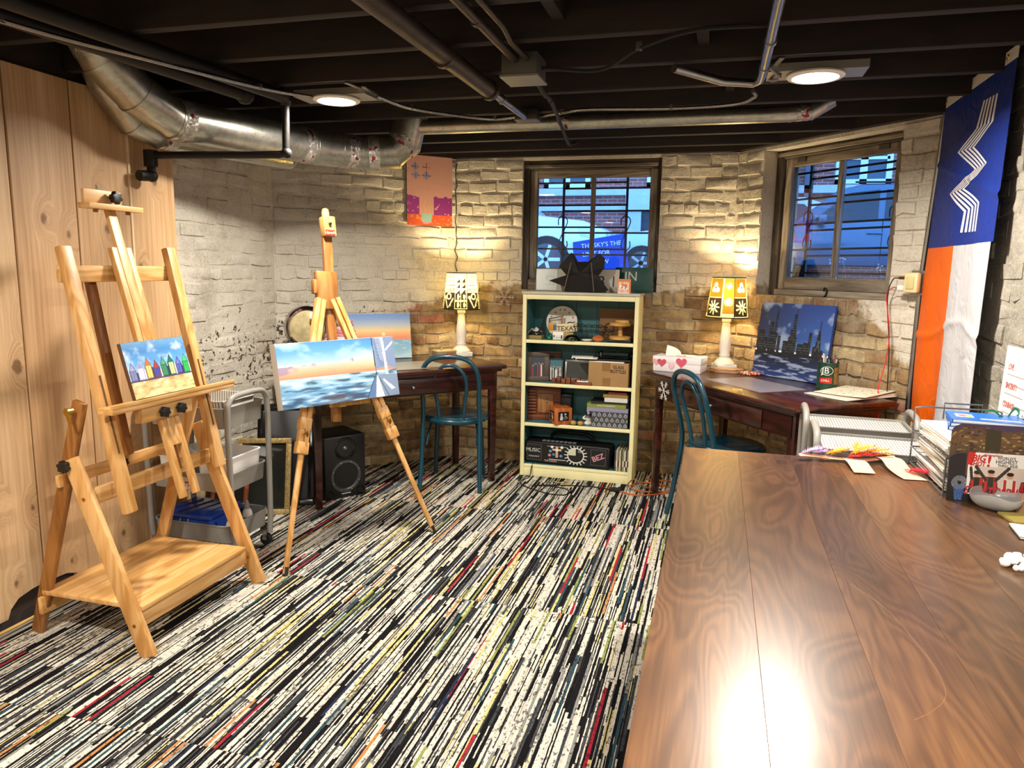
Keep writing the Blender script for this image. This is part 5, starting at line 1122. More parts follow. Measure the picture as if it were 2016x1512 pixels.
cv.rect(.375, .3, .405, .9, '#c8a088'); cv.rect(.335, .66, .445, .76, '#d8b8a0'); cv.disc(.39, .71, .02, '#e8d8c8')
for u, v, c_ in ((.31, .62, '#5a8ab8'), (.35, .45, '#4a7ab0'), (.44, .4, '#5a8ab8'), (.30, .40, '#c87a7a'), (.33, .85, '#e0dcd8'), (.45, .86, '#e0dcd8')): cv.disc(u, v, .018, c_)
for u0 in (.02, .80): cv.rect(u0, .08, u0+.18, .92, '#56565a'); cv.rect(u0+.006, .1, u0+.174, .9, '#121214')
cv.lines([(.04+.012*q, .24+.06*(q % 2)) for q in range(12)], .003, '#a8a8a4')
cv.obj('painted_front', lambda u, v: W_ @ Vector(((u-.5)*.565, -.0858, .015+v*.128)), M_PRINT, bo)
letters('MUSIC', .036, plain('#c8c8c4', .5), W_ @ frame((-.228, -.0868, .092), (1, 0, 0), (0, 0, 1)), bo); letters('THE RADIO', .017, plain('#d8a8a8', .5), W_ @ frame((-.105, -.0868, .026), (1, 0, 0), (0, 0, 1)), bo); letters('CD', .02, plain('#d8d8d4', .5), W_ @ frame((.098, -.0868, .108), (1, 0, 0), (0, 0, 1)), bo)
letters('BEZ', .05, plain('#c88a96', .5), W_ @ frame((.22, -.0868, .078), (1, 0, .45), (-.45, 0, 1)), bo, weight=.001)
for i in range(8): lb(bo, 'key', plain('#6a6a6c', .4), MB().bx(-.17+i*.03, -.148+i*.03, -.07, -.04, .155, .160))
for i in range(9):
    col = ('#2c3a4a', '#b9b4a4', '#8a7c4a', '#c8c2b0', '#4a5048', '#9a8a5a', '#d8d4c8', '#3a3c40', '#c2bca8')[i]
    s_ = on('record_sleeve', f'{("dark blue", "off-white", "olive", "cream", "grey-green", "tan", "white", "charcoal", "pale beige")[i]} record sleeve standing beside the painted stereo', 'record', .262+i*.0105, .115, z, 0, 'record sleeves on the bottom shelf')
    lb(s_, 'sleeve', plain(col, .6), MB().bx(-.004, .004, -.1, .1, 0, .135+.004*(i % 3))); lb(s_, 'spine_band', plain('#d8d0b8' if i % 2 else '#5a4a3a', .5), MB().bx(-.0042, .0042, -.1004, -.099, .03, .07))
# ------------------------------------------------------------------ things on the right desk
D = lambda x, y, z=.79: on_desk(x, y, z, **DR)
p = Vector((-.20, 4.60, .79)); t = thing('tissue_box', 'white box printed with pink hearts on the right desk', 'box', p, R(-12))
lb(t, 'box_body', plain('#e4dfe0', .5), MB().bx(-.145, .145, -.085, .085, 0, .062), bev=.002); ld_ = lb(t, 'box_lid', plain('#e9e4e6', .5), MB().bx(-.148, .148, -.088, .088, .052, .092), bev=.002)
def heart(r): return [(r*.062*16*math.sin(q)**3/1.0, r*.062*(13*math.cos(q)-5*math.cos(2*q)-2*math.cos(3*q)-math.cos(4*q))) for q in [k*2*math.pi/28 for k in range(28)]]
for x, zz, r_, c_ in ((-.09, .055, .028, '#c84a5c'), (-.125, .058, .024, '#e09aa6'), (.03, .062, .034, '#d2546a'), (-.03, .035, .02, '#eab4bc')): MB().prism(heart(r_), .0016, frame((x, -.0886, zz), (1, 0, 0), (0, 0, 1))).build('heart', plain(c_, .5), ld_, world=False)
for x, y, r_, c_ in ((.0, .0, .034, '#d2546a'), (.1, .04, .024, '#e09aa6'), (-.1, .03, .024, '#e8a8b2')): MB().prism(heart(r_), .0016, frame((x, y, .0925), (1, 0, 0), (0, 1, 0))).build('heart', plain(c_, .5), ld_, world=False)
lb(t, 'tissue', M_PAPER, MB().grid(lambda u, v: Vector((-.09+.12*u+.03*v*math.sin(4*u), .0+.02*math.sin(6*u)*v+.03*(v-.5), .09+.055*v*(1-u)*abs(math.cos(2.2*u))+.008*v)), 14, 6), smooth=True, solid=.0008)
t = thing('ornate_tray', 'scalloped carved wooden tray in front of the right lamp', 'tray', (.075, 4.645, .79), R(-6)); M_TW = wood('pale_tray', '#b08a68', '#8a6448', '#c4a080', 'X', .4)
def scal(sx, sy, k=1.0): return [(sx*(1+.10*math.cos(6*q))*math.cos(q)*k, sy*(1+.12*math.cos(6*q))*math.sin(q)*k) for q in [i*2*math.pi/48 for i in range(48)]]
lb(t, 'tray_base', M_TW, MB().prism(scal(.105, .06), .012, Matrix.Translation((0, 0, .006))), bev=.002); lb(t, 'tray_tier', M_TW, MB().prism(scal(.105, .06, .9), .012, Matrix.Translation((0, 0, .018))), bev=.002)
t = thing('bead_pile', 'pile of red and white beads on the right desk', 'beads', (.215, 4.57, .79)); rs = random.Random(4)
for i in range(46):
    a = rs.random()*6.28; r_ = .05*math.sqrt(rs.random()); b = MB().ball((r_*math.cos(a)*1.2, r_*math.sin(a), .007+.012*rs.random()*(1-r_/.06)), .0072, 8); lb(t, 'bead', plain(('#a83a3a', '#d8b49a', '#c8705a')[i % 3], .3), b, smooth=True)
def cv_sky():
    w_, h_ = 150, 130; c = Canvas(w_, h_); n = vnoise(h_, w_, 5, 5, 31, 4); st = vnoise(h_, w_, 26, 6, 32, 3)
    c.vgrad(.36, 1, [(0, '#4a6fa8'), (.3, '#2f56a0'), (1, '#22408a')]); c.mask((1-c.U*1.4)*(c.V > .36), '#2a2f3e', .95); c.mask((c.V > .36)*np.clip((n-.53)*6, 0, 1), '#9fb2cc', .65)
    bl = [(.02, .10, .62), (.10, .16, .52), (.17, .22, .74), (.20, .29, .60), (.24, .27, .86), (.30, .34, .56), (.38, .45, .5), (.45, .56, .56), (.47, .55, .66), (.495, .535, .86), (.58, .66, .48), (.66, .72, .5), (.72, .76, .64), (.79, .87, .46), (.87, .93, .42)]
    for a, b, v in bl:
        c.rect(a, .33, b, v, '#191b20')
        for q in range(int((v-.36)*30)): c.line((a+.006, .36+q*.033), (b-.008, .363+q*.033), .0025, '#70787e', .55)
    c.poly([(.80, .36), (.90, .36), (.865, .68), (.845, .68)], '#15171c'); c.line((.85, .68), (.848, .80), .003, '#15171c'); c.line((.862, .68), (.866, .80), .003, '#15171c'); c.line((.82, .4), (.875, .55), .004, '#5a646e'); c.line((.88, .4), (.84, .55), .004, '#5a646e')
    for a, b in ((.25, .27), (.50, .525)): c.line((a, .86), (a, .96), .003, '#15171c'); c.line((b, .86), (b, .95), .003, '#15171c')
    c.vgrad(0, .34, [(0, '#1f3a78'), (.5, '#16264a'), (1, '#12141a')]); c.mask((c.V < .3)*np.clip((st-.52)*7, 0, 1), '#9fb0d0', .75); c.shade(n, .1); return c
a_, b_ = Vector((.222, 4.632, .792)), Vector((.592, 4.300, .792)); Mk = frame((a_+b_)/2, b_-a_, Vector((.045, .04, .46)))
stretched('skyline_painting', 'dark blue city skyline painting propped on the right desk', Mk, .49, .435, .02, cv_sky(), plain('#1f3f86', .6))
p = Vector((.588, 4.17, .79)); t = thing('paint_can', 'dark green can with red label holding pens on the right desk', 'can', p)
MB().lathe([(.053, 0), (.054, .003), (.053, .006), (.053, .138), (.055, .142), (.053, .145), (.050, .143), (.050, .02)], p, 32, cap=False).build('can_wall', plain('#0f3a2a', .3), t, smooth=True); MB().lathe([(0, .004), (.052, .004)], p, 24, cap=False).build('can_floor', M_STEEL, t)
dv = (Vector((0, 0, 0))-Vector((p.x, p.y, 0))).normalized(); sdv = Vector((-dv.y, dv.x, 0))
def around(u0, v0, u1, v1, r_=.0535): return MB().grid(lambda u, v: p + (dv*math.cos(u0+(u1-u0)*u) + sdv*math.sin(u0+(u1-u0)*u))*r_ + Vector((0, 0, v0+(v1-v0)*v)), 10, 1)
around(-.75, .035, .45, .065).build('red_label', plain('#b8281e', .4), t); around(.62, .03, 1.3, .12).build('photo_label', plain('#7a5a2a', .5, var=.5, bscale=60, name='photo_label'), t)
xd = sdv
letters('JB', .045, plain('#e8e6dc', .4), frame(p + dv*.0545 - sdv*.012 + Vector((0, 0, .102)), xd, (0, 0, 1)), t); letters('CHILL', .016, plain('#f0e8d8', .4), frame(p + dv*.0550 + Vector((0, 0, .05)) - sdv*.01, xd, (0, 0, 1)), t)
MB().tube([p + dv*.054 + sdv*(.03*math.cos(q*.262)-.005) + Vector((0, 0, .102+.022*math.sin(q*.262))) for q in range(24)], .0012, 4, closed=True).build('oval_outline', M_WHITE, t)
rs = random.Random(8)
for i in range(9):
    c_ = ('#2a2c30', '#8a4a5c', '#5a6a7a', '#c8c4bc', '#3a3040', '#6a3a2a', '#9a9aa0', '#22303a', '#b0a8a0')[i]; a = i*.7; q0 = p + Vector((.028*math.cos(a), .028*math.sin(a), .02)); q1 = p + Vector((.044*math.cos(a), .044*math.sin(a), .15+.022*rs.random()+(.02 if i == 3 else 0)))
    s_ = thing('pen', f'{("black", "mauve", "slate", "white", "purple-black", "brown", "silver", "navy", "beige")[i]} pen standing in the green can', 'pen', q0, group='pens in the can'); MB().cyl(q0, q1, .0045, n=8).build('barrel', plain(c_, .4), s_); MB().cyl(q1, q1+(q1-q0).normalized()*.008, .0045, .002, 8).build('tip', plain('#1c1c1e', .4), s_)
p = Vector((.22, 4.18, .7915)); tag(MB().box(p, (.46, .30, .003), R(-53)).build('desk_mat', plain('#8d8790', .25)), 'smooth grey writing mat on the right desk', 'mat')
rs = random.Random(5)
def paper(name, label, cx, cy, zz, w_, d, rz, cv, curl=.0, th=.0022, group=None, cat='paper'):
    t = thing(name, label, cat, (cx, cy, zz), rz, group); W_ = wm(t)
    fn = lambda u, v: Vector(((u-.5)*w_, (v-.5)*d, th+curl*(max(0, u-.5)**2*2 + (1-v)**3*.3)))
    cv.obj('printed_sheet', lambda u, v: W_ @ (fn(u, v)+Vector((0, 0, .0006))), M_PRINT, t)
    MB().grid(fn, 8, 8).build('sheet_body', M_PAPER, t, world=False, solid=th); return t
for i, (lbp, base) in enumerate((('bottom drawing sheet of the paper pile on the right desk', '#d8d0c2'), ('second drawing sheet in the paper pile on the right desk', '#cfc8b0'), ('brown craft sheet in the paper pile on the right desk', '#a88a6a'), ('top sheet with green leaf drawings on the right desk pile', '#e2dfc8'))):
    cv = Canvas(40, 56, base)
    if i == 3:
        for q in range(70): u, v = rs.random(), rs.random(); cv.line((u, v), (u+.04*rs.uniform(-1, 1), v+.05), .008, rs.choice(['#8a9a4a', '#6a7a3a', '#b0b070', '#4a5030']), .8)
    paper('drawing_sheet', lbp, .675+.010*i, 3.985+.012*i, .7905+.0036*i, .26, .36, R(-48+5*i), cv, .012 if i == 3 else .004, group='drawing sheets on the right desk')
t = thing('snowflake_ornament', 'white snowflake hung on the front of the right desk', 'ornament', D(.19, -.055, .70), R(-53)); 
def snowflake(t, M, r, mat):
    for q in range(6):
        a = q*math.pi/3; d = Vector((math.cos(a), math.sin(a), 0)); e = Vector((-math.sin(a), math.cos(a), 0)); mb = MB().beam(M @ Vector((0, 0, 0)), M @ (d*r), r*.05, r*.05)
        for f in (.45, .7):
            for s in (-1, 1): mb.beam(M @ (d*r*f), M @ (d*r*(f+.2)+e*(s*r*.2)), r*.045, r*.045)
        mb.build('snowflake_arm', mat, t)
snowflake(t, frame(D(.19, -.055, .70), (math.cos(R(-53)), math.sin(R(-53)), 0), (0, 0, 1)), .06, plain('#d8d8d4', .4))
t = thing('snowflake_ornament', 'silver snowflake hung on the brick wall left of the bookcase', 'ornament', (-1.447, 4.985, 1.197)); snowflake(t, frame((-1.447, 4.985, 1.197), (1, 0, 0), (0, 0, 1)), .075, plain('#b8ada0', .3, .5))
# ------------------------------------------------------------------ the big table
TZ = .74
t = thing('work_table', 'large glossy walnut table in the right foreground', 'table', (.45, 1.65, .012))
xs = [-.087, .105, .285, .44, .62, .80, .985]
for a, b in zip(xs, xs[1:]): MB().bx(a+.0001, b-.0001, .52, 2.785, TZ-.034, TZ).build('top_plank', M_WALNUT, t, bev=.0005, seg=1)
MB().bx(-.02, .92, .60, 2.70, TZ-.115, TZ-.034).build('apron', M_WALNUT, t)
for x in (.02, .88):
    for y in (.64, 2.66): MB().beam((x, y, .012), (x, y, TZ-.034), .075, .075, (0, 1, 0), .085).build('leg', M_WALNUT, t, bev=.005)
MB().tube(bez([(.311, 1.632, TZ), (.357, 1.533, TZ), (.382, 1.403, TZ), (.393, 1.299, TZ), (.385, 1.219, TZ), (.353, 1.167, TZ), (.32, 1.133, TZ)], 8), .0004, 4).build('scratch', plain('#8f6a48', .5), t)
# feathered paper crown
t = thing('feather_crown', 'peach paper crown band stuck with purple, orange and red feathers', 'craft', (.47, 2.74, TZ)); M_PEACH = plain('#f0b898', .8)
def band(P, w_, name):
    c = bez(P, 6); n = len(c)-1
    MB().grid(lambda u, v: c[round(u*n)] + Vector((0, (v-.5)*w_, .0)) if name == 'band' else c[round(u*n)] + Vector(((v-.5)*w_, (v-.5)*w_*.1, 0)), n, 2).build(name, M_PEACH, t, solid=.0012, smooth=True)
band([(.312, 2.722, TZ+.02), (.36, 2.735, TZ+.018), (.44, 2.745, TZ+.012), (.53, 2.752, TZ+.012), (.60, 2.775, TZ+.02), (.635, 2.785, TZ+.024)], .035, 'band')
band([(.492, 2.745, TZ+.014), (.498, 2.69, TZ+.016), (.502, 2.63, TZ+.01), (.505, 2.59, TZ+.006)], .066, 'hanging_tab')
band([(.605, 2.78, TZ+.022), (.612, 2.72, TZ+.028), (.622, 2.66, TZ+.014), (.636, 2.60, TZ+.008), (.652, 2.562, TZ+.004)], .07, 'hanging_tab')
rs = random.Random(12)
def feather(p, d, L, col, wd=.028):
    p = Vector(p); d = Vector(d).normalized(); mb = MB(); sd = d.cross(Vector((0, 0, 1))).normalized(); up = sd.cross(d)
    mb.tube([p, p+d*L*.5+up*.004, p+d*L], .0007, 4)
    for i in range(26):
        f = .08+.92*i/26; w_ = wd*math.sin(math.pi*min(1, f*.85+.1)); q = p+d*L*f+up*.004*math.sin(math.pi*f)
        for s in (-1, 1):
            e = q + sd*(s*w_) + d*(w_*.7) + up*rs.uniform(-.002, .012); h = d*(L*.022); mb.add([q-h, q+h, e+up*.0004], [(0, 1, 2)])
    mb.build('feather', plain(col, .9), t)
for p_, d_, L_, c_ in (((.315, 2.735, TZ+.022), (1, .12, .12), .10, '#c79ad8'), ((.33, 2.74, TZ+.024), (1, .35, .25), .07, '#d8b4e4'), ((.40, 2.75, TZ+.02), (1, .2, .25), .09, '#e8981e'), ((.42, 2.75, TZ+.02), (.9, .5, .3), .06, '#f0b03a'), ((.47, 2.74, TZ+.018), (1, .1, .15), .10, '#c8202c'), ((.48, 2.755, TZ+.025), (1, .35, .35), .10, '#e8921a'), ((.50, 2.76, TZ+.025), (1, .2, .2), .12, '#eaa42c'), ((.53, 2.76, TZ+.025), (1, .5, .3), .07, '#d84a2a'), ((.50, 2.75, TZ+.028), (.2, .5, .6), .05, '#f0a830'), ((.55, 2.77, TZ+.02), (1, .1, .2), .08, '#f0b860'), ((.63, 2.64, TZ+.014), (1, -.55, .02), .075, '#d8243c'), ((.64, 2.62, TZ+.014), (1, -.2, .06), .06, '#c81e34')): feather(p_, d_, L_, c_)
# wire letter tray with papers
X0, X1, Y0, Y1 = .688, .955, 2.405, 2.805
t = thing('letter_tray', 'three-tier silver wire letter tray at the right of the table', 'letter tray', (.82, 2.6, TZ)); M_WIRE = plain('#8a8a8c', .3, .8)
for i, z in enumerate((TZ+.006, TZ+.062, TZ+.118)):
    fr_ = MB().tube([(X0, Y0, z), (X1, Y0, z), (X1, Y1, z), (X0, Y1, z)], .003, 6, closed=True).build('tier_frame', M_WIRE, t)
    for k in range(7): MB().cyl((X0, Y0+.03+k*.056, z), (X1, Y0+.03+k*.056, z), .0012, n=5).build('tier_wire', M_WIRE, fr_)
for x, y in ((X0, Y0), (X1, Y0), (X0, Y1), (X1, Y1)): MB().cyl((x, y, TZ+.001), (x, y, TZ+(.122 if y == Y0 else .20)), .003, n=6).build('corner_post', M_WIRE, t)
MB().tube(bez([(X0, Y1, TZ+.20), (X0+.03, Y1, TZ+.205), (X0+.08, Y1, TZ+.205), (X1-.03, Y1, TZ+.205), (X1, Y1, TZ+.20)], 4), .003, 6).build('top_rail', M_WIRE, t)
MB().tube([(X0+.085, Y1-.02, TZ+.17), (X0+.085, Y1-.02, TZ+.225), (X0+.20, Y1-.02, TZ+.225), (X0+.20, Y1-.02, TZ+.17)], .003, 6).build('top_loop', M_WIRE, t)
rs = random.Random(9); kd = ('white', 'cream', 'pale green', 'grey', 'ivory', 'off-white', 'kraft', 'pearl')
for tier in range(3):
    zz = TZ+.010+.056*tier
    for i in range(5 if tier else 4):
        col = [('#2c2e38', '#1c1c22', '#3a3c46', '#d8d6d0'), ('#c8c8b0', '#8a8a5a', '#d8d4c8', '#3c3c30', '#d2d0c8'), ('#e8e6e0', '#dcdad2', '#e6e4dc', '#cfd2c8', '#ecebe6')][tier][i]; h_ = .0075 if tier == 0 else .0085
        nm = ('bottom', 'middle', 'top')[tier]; o = ('lowest', 'second', 'third', 'fourth', 'fifth')[i]
        s_ = thing('booklet', f'{o} booklet in the {nm} tier of the wire letter tray', 'booklet', (.815, 2.60, zz), R(rs.uniform(-3, 3)), 'booklets in the letter tray')
        MB().bx(-.115, .115, -.165, .165, 0, h_-.0006).build('pages', plain('#d9d6cc', .8), s_, world=False); MB().bx(-.116, .117, -.166, .166, h_-.0006, h_).build('cover', plain(col, .45), s_, world=False); zz += h_+.0004
zt = TZ+.118+.048
for i, (lb_, c_) in enumerate((('lower bright blue book on the letter tray', '#1f5fb0'), ('middle bright blue book on the letter tray', '#1a56a4'), ('top bright blue book with a small pink picture on the letter tray', '#2268bc'))):
    s_ = thing('blue_book', lb_, 'book', (.86, 2.66, zt), R(-14+3*i), 'blue books on the letter tray'); MB().bx(-.10, .10, -.075, .075, .0015, .0115).build('pages', plain('#d8e0e8', .7), s_, world=False); MB().bx(-.104, .104, -.079, .079, 0, .0016).bx(-.104, .104, -.079, .079, .0115, .013).bx(-.104, -.1025, -.079, .079, .0016, .0115).build('cover', plain(c_, .35), s_, world=False)
    if i == 2:
        cv = Canvas(20, 16, '#d8c8d0'); cv.disc(.4, .5, .25, '#c86a7a'); cv.rect(.6, .1, .9, .9, '#e0c060'); W_ = wm(s_); cv.obj('cover_picture', lambda u, v: W_ @ Vector((-.085+.05*u, -.03+.06*v, .0133)), M_PRINT, s_); MB().bx(-.02, .09, -.05, -.035, .013, .0134).build('title_bar', plain('#e8e4d8', .5), s_, world=False)
    zt += .0135
# ride photo card
t = thing('ride_photo_card', 'souvenir ride photo folder standing beside the letter tray', 'photo', (.80, 2.372, TZ)); Mc = frame((.80, 2.372, TZ), (1, .03, 0), (0, .06, 1))
W2_, H2_ = .225, .232
cv = Canvas(180, 186, '#5a4434'); n = vnoise(186, 180, 18, 16, 41, 3)
cv.vgrad(.6, 1, [(0, '#4a3a30'), (.5, '#6a5030'), (.85, '#5a4038'), (1, '#3c3048')])
rs = random.Random(6)
for q in range(170): u, v = rs.random(), .62+.34*rs.random(); a = .01+.05*rs.random(); cv.rect(u, v, u+a, v+.012+.02*rs.random(), rs.choice(['#7a6038', '#3a2c28', '#9a7a48', '#564038', '#2c2430', '#b09058']), .8)
cv.rect(.40, .68, .58, .93, '#3c3424'); cv.mask((cv.V > .955+.03*np.sin(cv.U*7)), '#4a3a58')
cv.rect(0, 0, 1, .34, '#1c1a1e'); cv.rect(0, .3, .2, .62, '#241f22')
for q in range(6): cv.ring(.14, .24, .03+.012*q, .0035, '#8a8c98')
for q in range(7): cv.line((.08+.02*q, .2), (.1+.012*q, .02), .005, '#4a6aa8')
cv.rect(.22, .10, 1, .64, '#e9e6e2'); cv.poly([(.22, .64), (.30, .64), (.27, .48), (.21, .48)], '#c8281e'); cv.rect(.30, .12, 1, .47, '#cfc0b4')
for q, (u, v) in enumerate(((.34, .36), (.50, .38), (.72, .36), (.92, .34))):
    cv.poly([(u-.1, .12), (u+.1, .12), (u+.07, v-.04), (u-.07, v-.04)], ('#2c2826', '#34302c', '#d8d0c4', '#241f22')[q]); cv.disc(u, v, .04, '#c89a80'); cv.disc(u, v+.025, .042, '#2a1c18', rv=.025); cv.rect(u-.07, .16, u-.035, v-.05, '#b8302a'); cv.rect(u+.035, .16, u+.07, v-.05, '#b8302a')
cv.line((.44, .3), (.32, .46), .02, '#34302c'); cv.line((.56, .3), (.70, .46), .02, '#34302c'); cv.line((.28, .3), (.26, .44), .018, '#34302c')
top = lambda u: H2_*(1 - .06*max(0, .12-u)/.12) * (1 if u > .0 else 1)
cv.obj('printed_card', lambda u, v: Mc @ Vector(((u-.5)*W2_, v*H2_*(1-.10*max(0., (.14-u)/.14)**2), .0016)), M_PRINT, t)
MB().prism([(-W2_/2, 0), (W2_/2, 0), (W2_/2, H2_-.001), (-W2_/2+.03, H2_-.001), (-W2_/2+.008, H2_*.96), (-W2_/2, H2_*.9)], .003, Mc).build('card_back', plain('#2c2420', .7), t)
MB().add([Mc @ Vector(q) for q in ((-.04, 0, -.0015), (.04, 0, -.0015), (.04, .12, -.0015), (-.04, .12, -.0015), (.04, 0, -.026), (-.04, 0, -.026))], [(0, 1, 2, 3), (0, 3, 5), (1, 4, 2)]).build('stand_flap', M_PAPER, t)
Lr = plain('#c01e1e', .5); Lk = plain('#4a4644', .5); P = lambda x, y: Mc @ Matrix.Translation((x, y, .0024))
letters('BIG', .027, Lr, P(-.036, .131), t, shear=.2, weight=.0006, sx=.85); letters('SHOT', .018, Lr, P(-.038, .1145), t, shear=.2, weight=.0004, sx=.85); letters('!', .045, Lr, P(-.010, .123), t, shear=.1, weight=.001)
letters("WORLD'S", .0115, Lk, P(.036, .1355), t, sx=.95); letters('HIGHEST', .0155, Lk, P(.037, .1245), t, sx=.92); letters('THRILL RIDE', .011, Lk, P(.040, .1135), t, sx=.85); letters('Stratosphere', .009, Lr, P(.0, .1425), t, shear=.3); letters('STRATOSPHERE', .034, plain('#b8323c', .4), P(.020, .034), t, shear=.35, sx=.74, weight=.0008)
# glass dish, slab, slatted coaster, notebooks, crochet
p = Vector((.80, 2.315, TZ)); t = thing('glass_bowl', 'small frosted glass bowl in front of the ride photo', 'bowl', p)
def bowl(u, v): a = 2*math.pi*u; r_ = .022+.042*math.sin(v*math.pi/2); return p + Vector((r_*math.cos(a)*1.05, r_*math.sin(a), .003+.042*v**1.6+.006*v*math.cos(3*a)))
MB().grid(bowl, 40, 8).build('bowl_wall', plain('#e6e8e8', .3, trans=.75, name='frosted_glass'), t, smooth=True, solid=.003); MB().cyl(p+Vector((0, 0, .001)), p+Vector((0, 0, .005)), .024, n=24).build('bowl_foot', M_CLEAR, t)
t = thing('stone_slab', 'rough pink-tan stone slab standing at the table edge', 'stone', (.905, 2.31, TZ)); mb = MB().prism([(-.06, 0), (.05, 0), (.05, .13), (.02, .14), (-.02, .10), (-.045, .05)], .03, frame((.905, 2.31, TZ), (.7, .3, 0), (0, 0, 1))); mb.build('slab', plain('#a8805c', .8, bump=.6, var=.2, bscale=40), t, bev=.004)
t = thing('slatted_coaster', 'gold bamboo slatted coaster on the table', 'coaster', (.845, 2.225, TZ), R(8))
for i in range(9): MB().bx(-.05, .05, -.045+i*.0102, -.0365+i*.0102, .003, .009).build('slat', plain('#9a8a44', .4), t, world=False)
MB().bx(-.052, .052, -.047, .048, 0, .003).build('coaster_base', plain('#4a3a1c', .6), t, world=False)
t = thing('notebook', 'white covered notebook at the right edge of the table', 'notebook', (.85, 2.10, TZ), R(-6)); MB().bx(-.07, .07, -.05, .05, .002, .008).build('pages', plain('#e6e4de', .8), t, world=False); MB().bx(-.073, .073, -.053, .053, 0, .002).build('back_cover', M_BLACK, t, world=False); MB().bx(-.073, .073, -.053, .053, .008, .010).build('front_cover', M_PAPER, t, world=False)
t = thing('crochet_doily', 'white bobbly crochet piece at the right edge of the table', 'doily', (.735, 1.845, TZ)); rs = random.Random(2); M_WOOL = plain('#e9e8e0', .9, bump=.4, bscale=200)
for i in range(110):
    a = rs.random()*6.28; r_ = .062*math.sqrt(rs.random()); MB().ball((.735+r_*math.cos(a)*1.1, 1.845+r_*math.sin(a), TZ+.010+.012*(1-(r_/.062)**2)), .0070+.002*rs.random(), 8).build('bobble', M_WOOL, t, smooth=True)
t = thing('ribbon_bow', 'curled green ribbon bow on top of the letter tray', 'ribbon', (.93, 2.70, TZ+.175)); M_GRN = plain('#1f8a60', .3)
for a, b, c_ in ((.05, .03, .04), (-.05, .03, .03), (.03, -.02, .045), (-.03, -.03, .02), (.06, -.01, .01)):
    o = Vector((.93, 2.70, TZ+.19)); P_ = bez([o, o+Vector((a*.6, b*.5, c_)), o+Vector((a, b, c_*.6)), o+Vector((a*.5, b*1.2, -.004)), o+Vector((0, 0, .002))], 6); mb = MB(); n = len(P_)-1
    MB().grid(lambda u, v: P_[round(u*n)] + Vector((0, 0, (v-.5)*.008)), n, 1).build('ribbon_loop', M_GRN, t, solid=.0006, smooth=True)
MB().lathe([(.03, 0), (.034, .004), (.03, .016), (.012, .018)], (.93, 2.70, TZ+.172), 20).build('gift_lid', plain('#b8ccc0', .3), t, smooth=True)
t = thing('lettered_plaque', 'white poster with red lettering leaning on the right wall', 'poster', (.995, 2.80, .78)); Mq = frame((.985, 2.80, .80), (0, -1, 0), (.03, 0, 1))
MB().prism([(-.14, 0), (.14, 0), (.14, .36), (-.14, .36)], .006, Mq).build('poster_board', plain('#e6e2dc', .5), t, bev=.001); MB().prism([(-.115, .03), (.115, .03), (.115, .33), (-.115, .33)], .001, Mq @ Matrix.Translation((0, 0, .0035))).build('poster_panel', plain('#efe6e2', .6), t)
for i, tx in enumerate(('LOVE', 'SINCERITY', 'COURAGE', 'HONESTY')): letters(tx, .03, plain('#b8584c', .6), Mq @ Matrix.Translation((-.10, .29-.065*i, .0045)), t, align='LEFT', sx=.7)
for i in range(8): MB().prism([(-.10, 0), (.06+.03*(i % 2), 0), (.06+.03*(i % 2), .004), (-.10, .004)], .0006, Mq @ Matrix.Translation((0, .262-.033*i, .0044))).build('text_line', plain('#a89a94', .6), t)
# ------------------------------------------------------------------ flag
FX = .985
t = thing('hanging_flag', 'blue, orange and white flag with white zigzag stripes on the right wall', 'flag', (FX, 3.55, .70))
def fl(y, z, off=0.0):
    k = (2.2-z)/1.5
    x = FX - .012 - .020*k*(.5+.5*math.sin(9*y+3*z)) - .010*math.sin(17*y-2.2*z)*k - .014*math.exp(-((z-1.79-.25*(y-3.5))/.012)**2)*.5 - .012*math.exp(-((z-1.16-.05*math.sin(6*y))/.015)**2)*.6 - .02*max(0, 3.35-y)*k
    return Vector((x-off, y, z))
def satin(h):
    a = NT('satin_'+h.strip('#')); n = a.noise(a.obj(), 9, 3, .5, 1.2); a.set(col=h, rough=.5, spec=.25); a.bump(n, .5, .02); return a.m
fy0, fy1, fz = 3.115, 3.985, 1.525
MB().grid(lambda u, v: fl(fy0+(fy1-fy0)*u, fz+(2.165-fz)*v), 60, 60).build('blue_field', satin('#142a78'), t, smooth=True, solid=.0012)
MB().grid(lambda u, v: fl(3.60+(fy1-3.60)*u, .68+(fz-.68)*v), 30, 70).build('orange_field', satin('#dc5f0e'), t, smooth=True, solid=.0012)
MB().grid(lambda u, v: fl(fy0+.02+(3.60-fy0-.02)*u, .70+(fz-.70)*v), 40, 70).build('white_field', satin('#b2b1b5'), t, smooth=True, solid=.0012)
MB().grid(lambda u, v: fl(fy0-.01+(fy1-fy0+.01)*u, 2.165+.045*v), 40, 3).build('header_band', plain('#d0cbc0', .7), t, smooth=True, solid=.003)
for y in (3.96, 3.20): MB().tube([fl(y+.008*math.cos(q*.52), 2.188+.008*math.sin(q*.52), .004) for q in range(12)], .0025, 5, closed=True).build('grommet', M_BRASS, t)
ZL = [(3.429, 2.085), (3.487, 1.989), (3.685, 1.925), (3.452, 1.825), (3.737, 1.755), (3.527, 1.663), (3.543, 1.578)]; ZR = [(3.251, 2.078), (3.262, 1.98), (3.471, 1.917), (3.281, 1.831), (3.535, 1.76), (3.313, 1.687), (3.314, 1.573)]
M_ZIG = plain('#dcd8d2', .5)
